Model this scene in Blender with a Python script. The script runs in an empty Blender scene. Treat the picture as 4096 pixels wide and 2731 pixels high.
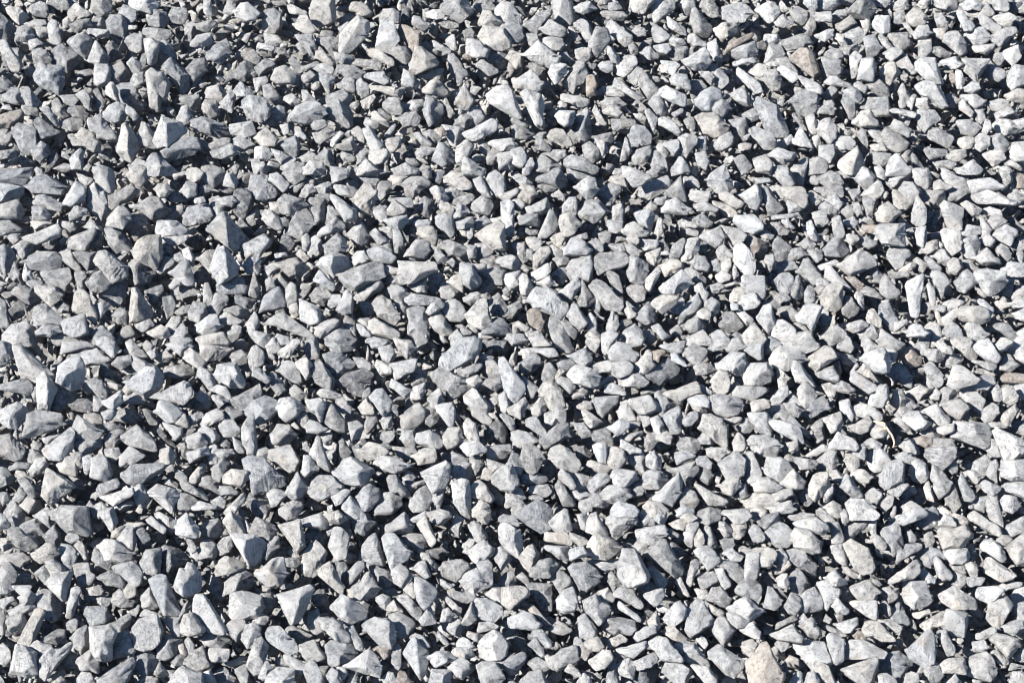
import bpy, math
import numpy as np

C = bpy.context.scene.collection
S = bpy.context.scene
# ---------------------------------------------------------------- camera, world, sun, exposure
W_PX, H_PX = 1024.0, 682.0
PITCH = math.radians(52)            # looking down at the gravel
DIST = 2.9                          # metres from lens to the middle of the gravel
HFOV = math.radians(25.5)
F_PX = (W_PX / 2) / math.tan(HFOV / 2)
fwd = np.array([0, math.cos(PITCH), -math.sin(PITCH)])
right = np.array([1.0, 0, 0])
up = np.cross(right, fwd)
cam_p = -fwd * DIST
cd = bpy.data.cameras.new('camera'); cam = bpy.data.objects.new('camera', cd); C.objects.link(cam)
cam.location = cam_p.tolist(); cam.rotation_euler = (math.pi / 2 - PITCH, 0, 0)
cd.sensor_width = 36; cd.angle = HFOV; cd.clip_start = 0.05; cd.clip_end = 2000
cd.dof.use_dof = True; cd.dof.focus_distance = DIST - 0.10; cd.dof.aperture_fstop = 15.0
S.camera = cam
# sun direction given in the camera's frame (x right, y up, z towards the lens), then turned to world
sc_ = np.array([-0.74, 0.31, 0.60]); sc_ /= np.linalg.norm(sc_)
sw = sc_[0] * right + sc_[1] * up - sc_[2] * fwd
SUN_EL = math.asin(sw[2]); SUN_AZ = math.atan2(sw[0], sw[1])      # azimuth from +Y towards +X
wd = bpy.data.worlds.new('World'); S.world = wd; wd.use_nodes = True
nt = wd.node_tree; nt.nodes.clear()
sky = nt.nodes.new('ShaderNodeTexSky'); sky.sky_type = 'NISHITA'; sky.sun_disc = False
sky.sun_elevation = SUN_EL; sky.sun_rotation = SUN_AZ; sky.air_density = 1.0; sky.dust_density = 0.1; sky.ozone_density = 3.2
bg = nt.nodes.new('ShaderNodeBackground'); bg.inputs['Strength'].default_value = 0.055
wo = nt.nodes.new('ShaderNodeOutputWorld')
nt.links.new(sky.outputs[0], bg.inputs[0]); nt.links.new(bg.outputs[0], wo.inputs[0])
sl = bpy.data.lights.new('sun', 'SUN'); sl.energy = 5.0; sl.angle = math.radians(0.53); sl.color = (1.0, 0.962, 0.905)
so = bpy.data.objects.new('sun', sl); C.objects.link(so)
from mathutils import Vector
so.rotation_euler = Vector(sw.tolist()).to_track_quat('Z', 'Y').to_euler()
S.view_settings.view_transform = 'Standard'; S.view_settings.look = 'None'; S.view_settings.gamma = 1
S.view_settings.exposure = 1.54
S.cycles.max_bounces = 4; S.cycles.diffuse_bounces = 2; S.cycles.pixel_filter_type = 'BLACKMAN_HARRIS'; S.cycles.filter_width = 1.0

# ---------------------------------------------------------------- materials
def new_mat(name):
    m = bpy.data.materials.new(name); m.use_nodes = True
    t = m.node_tree; t.nodes.clear()
    o = t.nodes.new('ShaderNodeOutputMaterial'); b = t.nodes.new('ShaderNodeBsdfPrincipled')
    t.links.new(b.outputs[0], o.inputs[0]); b.inputs['Roughness'].default_value = 0.88
    b.inputs['Specular IOR Level'].default_value = 0.25
    return m, t, b
def N(t, kind, **kw):
    n = t.nodes.new(kind)
    for k, v in kw.items():
        if hasattr(n, k): setattr(n, k, v)
        else: n.inputs[k.replace('_', ' ')].default_value = v
    return n
def noise(t, co, scale, detail=5, rough=0.6, dist=0.0):
    n = t.nodes.new('ShaderNodeTexNoise'); n.inputs['Scale'].default_value = scale
    n.inputs['Detail'].default_value = detail; n.inputs['Roughness'].default_value = rough; n.inputs['Distortion'].default_value = dist
    t.links.new(co, n.inputs['Vector']); return n
def ramp(t, fac, a, b, ca=(0, 0, 0, 1), cb=(1, 1, 1, 1)):
    r = t.nodes.new('ShaderNodeValToRGB'); e = r.color_ramp.elements
    e[0].position = a; e[0].color = ca; e[1].position = b; e[1].color = cb
    t.links.new(fac, r.inputs[0]); return r
def mix(t, fac, a, b, mode='MIX'):
    m = t.nodes.new('ShaderNodeMix'); m.data_type = 'RGBA'; m.blend_type = mode
    for sock, v in ((m.inputs['Factor'], fac), (m.inputs['A'], a), (m.inputs['B'], b)):
        if isinstance(v, (tuple, float, int)): sock.default_value = v
        else: t.links.new(v, sock)
    return m.outputs['Result']
def stone_material():
    m, t, b = new_mat('crushed limestone')
    at = t.nodes.new('ShaderNodeAttribute'); at.attribute_name = 'stone_colour'
    gr = t.nodes.new('ShaderNodeAttribute'); gr.attribute_name = 'grain'; co = gr.outputs['Vector']
    big = noise(t, co, 48, 3, 0.55, 0.5); mid = noise(t, co, 170, 5, 0.72, 0.4); fine = noise(t, co, 850, 3, 0.75)
    mp = t.nodes.new('ShaderNodeMapping'); mp.inputs['Scale'].default_value = (70, 95, 560); t.links.new(co, mp.inputs['Vector'])
    strk = noise(t, mp.outputs[0], 1.0, 4, 0.65, 0.6)                      # bedding streaks
    # greyer and paler patches
    c = mix(t, ramp(t, big.outputs['Fac'], 0.40, 0.60).outputs[0], (0.84, 0.845, 0.855, 1), (1.08, 1.075, 1.07, 1))
    col = mix(t, 1.0, at.outputs['Color'], c, 'MULTIPLY')
    # bedding streaks on part of the rock
    sm = ramp(t, noise(t, co, 22, 2, 0.5).outputs['Fac'], 0.47, 0.60)
    sk = ramp(t, strk.outputs['Fac'], 0.36, 0.60, (0.62, 0.63, 0.65, 1), (1.10, 1.10, 1.10, 1))
    col = mix(t, 1.0, col, mix(t, sm.outputs[0], (1.0, 1.0, 1.0, 1), sk.outputs[0]), 'MULTIPLY')
    # pale dust
    d = ramp(t, mid.outputs['Fac'], 0.50, 0.68, (0, 0, 0, 1), (0.8, 0.8, 0.8, 1))
    col = mix(t, d.outputs[0], col, (0.45, 0.449, 0.446, 1))
    k = ramp(t, mid.outputs['Fac'], 0.35, 0.48, (0.58, 0.585, 0.60, 1), (1, 1, 1, 1))
    col = mix(t, 1.0, col, k.outputs[0], 'MULTIPLY')
    sp = ramp(t, fine.outputs['Fac'], 0.38, 0.62, (0.82, 0.82, 0.825, 1), (1.13, 1.13, 1.125, 1))
    col = mix(t, 1.0, col, sp.outputs[0], 'MULTIPLY')
    # faint warm staining
    r = ramp(t, noise(t, co, 30, 3, 0.55).outputs['Fac'], 0.60, 0.76, (0, 0, 0, 1), (0.5, 0.5, 0.5, 1))
    col = mix(t, r.outputs[0], col, (0.38, 0.325, 0.27, 1))
    # thin dirty cracks
    cn = noise(t, co, 60, 3, 0.55, 1.0)
    cr = t.nodes.new('ShaderNodeMath'); cr.operation = 'SUBTRACT'; cr.inputs[1].default_value = 0.5; t.links.new(cn.outputs['Fac'], cr.inputs[0])
    ca = t.nodes.new('ShaderNodeMath'); ca.operation = 'ABSOLUTE'; t.links.new(cr.outputs[0], ca.inputs[0])
    ck = ramp(t, ca.outputs[0], 0.003, 0.016, (0.50, 0.50, 0.51, 1), (1, 1, 1, 1))
    km = ramp(t, big.outputs['Fac'], 0.46, 0.56)
    col = mix(t, 1.0, col, mix(t, km.outputs[0], ck.outputs[0], (1.0, 1.0, 1.0, 1)), 'MULTIPLY')
    t.links.new(col, b.inputs['Base Color'])
    def madd(x, f, y):
        n = t.nodes.new('ShaderNodeMath'); n.operation = 'MULTIPLY_ADD'; t.links.new(x, n.inputs[0]); n.inputs[1].default_value = f
        if y is None: n.inputs[2].default_value = 0
        else: t.links.new(y, n.inputs[2])
        return n.outputs[0]
    h = madd(strk.outputs['Fac'], 0.55, madd(fine.outputs['Fac'], 0.60, madd(mid.outputs['Fac'], 0.6, None)))
    bp = t.nodes.new('ShaderNodeBump'); bp.inputs['Strength'].default_value = 1.0; bp.inputs['Distance'].default_value = 0.0055
    t.links.new(h, bp.inputs['Height']); t.links.new(bp.outputs[0], b.inputs['Normal'])
    return m
def dust_material():
    m, t, b = new_mat('limestone dust and fines')
    gm = t.nodes.new('ShaderNodeNewGeometry'); co = gm.outputs['Position']
    a = noise(t, co, 120, 6, 0.7); f = noise(t, co, 500, 4, 0.7)
    c = ramp(t, a.outputs['Fac'], 0.3, 0.7, (0.10, 0.10, 0.10, 1), (0.30, 0.295, 0.285, 1))
    col = mix(t, 1.0, c.outputs[0], ramp(t, f.outputs['Fac'], 0.3, 0.7, (0.7, 0.7, 0.7, 1), (1.1, 1.1, 1.1, 1)).outputs[0], 'MULTIPLY')
    t.links.new(col, b.inputs['Base Color'])
    bp = t.nodes.new('ShaderNodeBump'); bp.inputs['Strength'].default_value = 0.8; bp.inputs['Distance'].default_value = 0.006
    t.links.new(a.outputs['Fac'], bp.inputs['Height']); t.links.new(bp.outputs[0], b.inputs['Normal'])
    return m
M_STONE = stone_material(); M_DUST = dust_material()

# ---------------------------------------------------------------- helpers
rng = np.random.default_rng(11)
def icosphere(level):
    p = (1 + 5 ** .5) / 2
    v = [(-1, p, 0), (1, p, 0), (-1, -p, 0), (1, -p, 0), (0, -1, p), (0, 1, p), (0, -1, -p), (0, 1, -p), (p, 0, -1), (p, 0, 1), (-p, 0, -1), (-p, 0, 1)]
    f = [(0, 11, 5), (0, 5, 1), (0, 1, 7), (0, 7, 10), (0, 10, 11), (1, 5, 9), (5, 11, 4), (11, 10, 2), (10, 7, 6), (7, 1, 8),
         (3, 9, 4), (3, 4, 2), (3, 2, 6), (3, 6, 8), (3, 8, 9), (4, 9, 5), (2, 4, 11), (6, 2, 10), (8, 6, 7), (9, 8, 1)]
    v = [np.array(x) / np.linalg.norm(x) for x in v]
    for _ in range(level):
        mid, nf = {}, []
        def m(a, b):
            k = (min(a, b), max(a, b))
            if k not in mid:
                q = v[a] + v[b]; v.append(q / np.linalg.norm(q)); mid[k] = len(v) - 1
            return mid[k]
        for a, b, c in f:
            x, y, z = m(a, b), m(b, c), m(c, a)
            nf += [(a, x, z), (b, y, x), (c, z, y), (x, y, z)]
        f = nf
    return np.array(v), np.array(f, dtype=np.int32)
ICO = {k: icosphere(k) for k in (1, 2, 3, 4)}
LAT = rng.random((32, 32, 32)) * 2 - 1
def vnoise(p):                                          # smooth value noise on points, in -1..1
    i = np.floor(p).astype(int); f = p - i; f = f * f * (3 - 2 * f); r = 0
    for dx in (0, 1):
        for dy in (0, 1):
            for dz in (0, 1):
                w = (f[:, 0] if dx else 1 - f[:, 0]) * (f[:, 1] if dy else 1 - f[:, 1]) * (f[:, 2] if dz else 1 - f[:, 2])
                r = r + w * LAT[(i[:, 0] + dx) % 32, (i[:, 1] + dy) % 32, (i[:, 2] + dz) % 32]
    return r
def unit(v): return v / np.linalg.norm(v)
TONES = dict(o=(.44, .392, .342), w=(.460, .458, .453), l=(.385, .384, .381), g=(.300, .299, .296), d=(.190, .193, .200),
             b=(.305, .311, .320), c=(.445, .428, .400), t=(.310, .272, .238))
def colour(tone):
    k = rng.normal(1, .06); wm = rng.normal(0, .010); c = np.array(TONES[tone]) * k * np.array([1 + wm, 1, 1 - wm * 1.2])
    return np.clip(c, .05, .8)
def mesh_from(name, V, F, cols, mat, grain=None):
    me = bpy.data.meshes.new(name)
    me.vertices.add(len(V)); me.vertices.foreach_set('co', V.astype(np.float32).ravel())
    me.loops.add(F.size); me.loops.foreach_set('vertex_index', F.ravel().astype(np.int32))
    me.polygons.add(len(F)); me.polygons.foreach_set('loop_start', np.arange(0, F.size, 3, dtype=np.int32))
    try: me.polygons.foreach_set('loop_total', np.full(len(F), 3, dtype=np.int32))
    except Exception: pass
    me.update(calc_edges=True)
    a = me.color_attributes.new('stone_colour', 'FLOAT_COLOR', 'POINT')
    c4 = np.ones((len(V), 4), np.float32); c4[:, :3] = cols
    a.data.foreach_set('color', c4.ravel())
    if grain is not None:
        g = me.attributes.new('grain', 'FLOAT_VECTOR', 'POINT'); g.data.foreach_set('vector', grain.astype(np.float32).ravel())
    me.materials.append(mat)
    return me

def facet_radius(D, planes):
    """distance along each direction of D to the nearest of the planes (normal, height)"""
    n = np.array([p[0] for p in planes]); h = np.array([p[1] for p in planes])
    q = D @ n.T
    r = np.where(q > 1e-4, h / np.maximum(q, 1e-4), 1e9)
    return r.min(1)
def rock(level, dims, planes, rough=0.03, layered=False, soft=0.0):
    """star-shaped faceted stone about the origin; dims = rough half-sizes"""
    U_, F = ICO[level]
    D = U_ * np.array(dims); D = D / np.linalg.norm(D, axis=1)[:, None]
    r = facet_radius(D, planes)
    s = float(np.mean(dims))
    P = D * r[:, None]
    off = rng.random(3) * 30
    a = vnoise(P / s * 1.5 + off) * .7 + vnoise(P / s * 4.2 + off) * .5 + vnoise(P / s * 9 + off) * .5
    r = r * (1 + rough * 1.35 * a)
    if layered:
        ax = unit(rng.normal(size=3)); q = (P @ ax) / s * rng.uniform(2.2, 3.6) + .9 * vnoise(P / s * 1.6 + off)
        r = r * (1 + .04 * (np.clip((q % 1.0) * 1.6, 0, 1) - .5))
    return D * r[:, None], F

def grain_of(V):
    """each stone's own turned and shifted coordinates in metres, so that no texture runs on from stone to stone"""
    q, _r = np.linalg.qr(rng.normal(size=(3, 3)))
    return (V - V.mean(0)) @ q + rng.random(3) * 8

def cam_ray(px, py):
    d = fwd + right * ((px - W_PX / 2) / F_PX) - up * ((py - H_PX / 2) / F_PX)
    return d
def on_plane(px, py, z):
    d = cam_ray(px, py); t = (z - cam_p[2]) / d[2]
    return cam_p + d * t, t                              # t = depth along the optical axis

def traced_stone(poly, tone, ridge, zc, level):
    """a stone whose outline follows the traced one; thickness, facets and roughness are its own"""
    P = np.array(poly, float)
    x, y = P[:, 0], P[:, 1]; cr = x * np.roll(y, -1) - np.roll(x, -1) * y; A = cr.sum() / 2
    if abs(A) < 1e-3: return None
    c = np.array([((x + np.roll(x, -1)) * cr).sum(), ((y + np.roll(y, -1)) * cr).sum()]) / (6 * A)
    Cw, depth = on_plane(c[0], c[1], zc)
    k = depth / F_PX                                    # metres per pixel here
    # crushed rock: straight broken edges between sharp corners, now and then a nick
    if len(P) > 4:
        ctr_ = P - c; keep = []
        for i in range(len(P)):
            u_ = P[i] - P[i - 1]; v_ = P[(i + 1) % len(P)] - P[i]
            tn = abs(math.degrees(math.atan2(u_[0] * v_[1] - u_[1] * v_[0], u_ @ v_)))
            if tn > 24: keep.append(c + ctr_[i] * (1.0 + min(.045, tn / 1800)))
        if len(keep) >= 4: P = np.array(keep)
        out_ = []
        for i in range(len(P)):
            a_, b_ = P[i], P[(i + 1) % len(P)]; L_ = np.linalg.norm(b_ - a_); out_.append(a_)
            if L_ > 9:
                f_ = rng.uniform(.25, .75); m_ = a_ * (1 - f_) + b_ * f_; out_.append(m_ + (c - m_) * rng.uniform(-.07, .055))
        P = np.array(out_)
    Q = (P - c) * np.array([1, -1]) * k * (1.0 + 1.15 / max(3., math.sqrt(abs(A) / math.pi)))                 # in the stone's own frame, y up
    r0 = np.sqrt(abs(A) / math.pi) * k
    w, v = np.linalg.eigh(Q.T @ Q / len(Q)); sb, sa = np.sqrt(w[0] * 2) + 1e-5, np.sqrt(w[1] * 2) + 1e-5
    th = min(sb, r0) * rng.uniform(.50, .95)             # half thickness towards the lens
    planes = []
    n = len(Q)
    sgn = 1 if (Q[:, 0] * np.roll(Q[:, 1], -1) - np.roll(Q[:, 0], -1) * Q[:, 1]).sum() > 0 else -1
    for i in range(n):
        a, b = Q[i], Q[(i + 1) % n]; e = b - a; L = np.linalg.norm(e)
        if L < 1e-6: continue
        nn = np.array([e[1], -e[0]]) / L * sgn
        h = max(nn @ a, r0 * .45)
        for s_, lo, hi in ((1, 1, 34), (-1, 3, 40)):
            al = math.radians(rng.triangular(lo, lo + 4, hi))
            # the plane leans back from the outline edge
            planes.append((np.array([nn[0] * math.cos(al), nn[1] * math.cos(al), s_ * math.sin(al)]), h * math.cos(al) + (0 if s_ > 0 else .15 * th * math.sin(al)) + .0))
        if rng.random() < .20:
            al = math.radians(rng.uniform(40, 66)); j = rng.uniform(.50, .9)
            planes.append((np.array([nn[0] * math.cos(al), nn[1] * math.cos(al), math.sin(al)]), h * math.cos(al) * .9 + th * j * math.sin(al) * .62))
    if ridge:
        R = (np.array(ridge, float) - c) * np.array([1, -1]) * k
        e = R[1] - R[0]; e = e / (np.linalg.norm(e) + 1e-9); pn = np.array([e[1], -e[0]])
        if pn[0] < 0: pn = -pn                          # pn points to the right of the ridge
        m0 = (R[0] + R[1]) / 2 @ pn
        top = th * 1.25
        for sg, ang in ((1, rng.uniform(32, 48)), (-1, rng.uniform(12, 24))):
            a = math.radians(ang); nrm = np.array([sg * pn[0] * math.sin(a), sg * pn[1] * math.sin(a), math.cos(a)])
            pt = np.array([pn[0] * m0, pn[1] * m0, top])
            planes.append((nrm, max(nrm @ pt, r0 * .18)))
    else:
        a = rng.uniform(0, 2 * math.pi); tl = math.radians(min(abs(rng.normal(0, 17)), 34))
        planes.append((np.array([math.sin(tl) * math.cos(a), math.sin(tl) * math.sin(a), math.cos(tl)]), th))
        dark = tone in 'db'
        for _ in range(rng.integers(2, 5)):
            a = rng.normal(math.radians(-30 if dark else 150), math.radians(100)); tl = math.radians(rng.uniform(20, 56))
            planes.append((np.array([math.sin(tl) * math.cos(a), math.sin(tl) * math.sin(a), math.cos(tl)]), th * rng.uniform(.74, 1.0)))
    for _ in range(4):
        d = rng.normal(size=3); d[2] = -abs(d[2]) - .4
        planes.append((unit(d), th * rng.uniform(1.0, 1.3)))
    V, F = rock(level, (max(sb, r0 * .7), max(sb, r0 * .7), th) if sa < 1.3 * sb else (r0, r0, th), planes,
                rough=rng.uniform(.004, .018) if rng.random() < .65 else rng.uniform(.02, .045), layered=rng.random() < .12)
    # match the outline: scale sideways, sector by sector
    ang = np.arctan2(V[:, 1], V[:, 0]); rad = np.hypot(V[:, 0], V[:, 1])
    nb = 96 if level == 4 else 48
    bi = ((ang + math.pi) / (2 * math.pi) * nb).astype(int) % nb
    mx = np.zeros(nb); np.maximum.at(mx, bi, rad)
    mx = np.where(mx > 0, mx, np.median(mx))
    ctr = (np.arange(nb) + .5) / nb * 2 * math.pi - math.pi
    want = np.zeros(nb)
    for q, t_ in enumerate(ctr):
        d = np.array([math.cos(t_), math.sin(t_)]); best = 0
        for i in range(n):
            a, b = Q[i], Q[(i + 1) % n]; e = b - a
            den = d[0] * e[1] - d[1] * e[0]
            if abs(den) < 1e-12: continue
            tt = (a[0] * e[1] - a[1] * e[0]) / den; uu = (a[0] * d[1] - a[1] * d[0]) / den
            if tt > 0 and -1e-6 <= uu <= 1 + 1e-6: best = max(best, tt)
        want[q] = best
    ratio = np.clip(np.where(want > 0, want, mx) / mx, .55, 1.7)
    pos = (ang + math.pi) / (2 * math.pi) * nb - .5
    i0 = np.floor(pos).astype(int); fr = pos - i0
    sc = ratio[i0 % nb] * (1 - fr) + ratio[(i0 + 1) % nb] * fr
    V = V * np.stack([sc, sc, np.ones(len(sc))], 1)
    view = unit(cam_p - Cw); X = unit(np.cross(up, view)); Y = np.cross(view, X)
    # X is to the right, Y up, view towards the lens
    # let the outline lie partly along the ground instead of facing the lens squarely
    nz = V[:, 1] * 0.30
    Wv = Cw + V[:, :1] * X + V[:, 1:2] * Y + (V[:, 2:3] - nz[:, None]) * view
    return Wv, F, np.tile(colour(tone), (len(Wv), 1)), Cw

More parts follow.
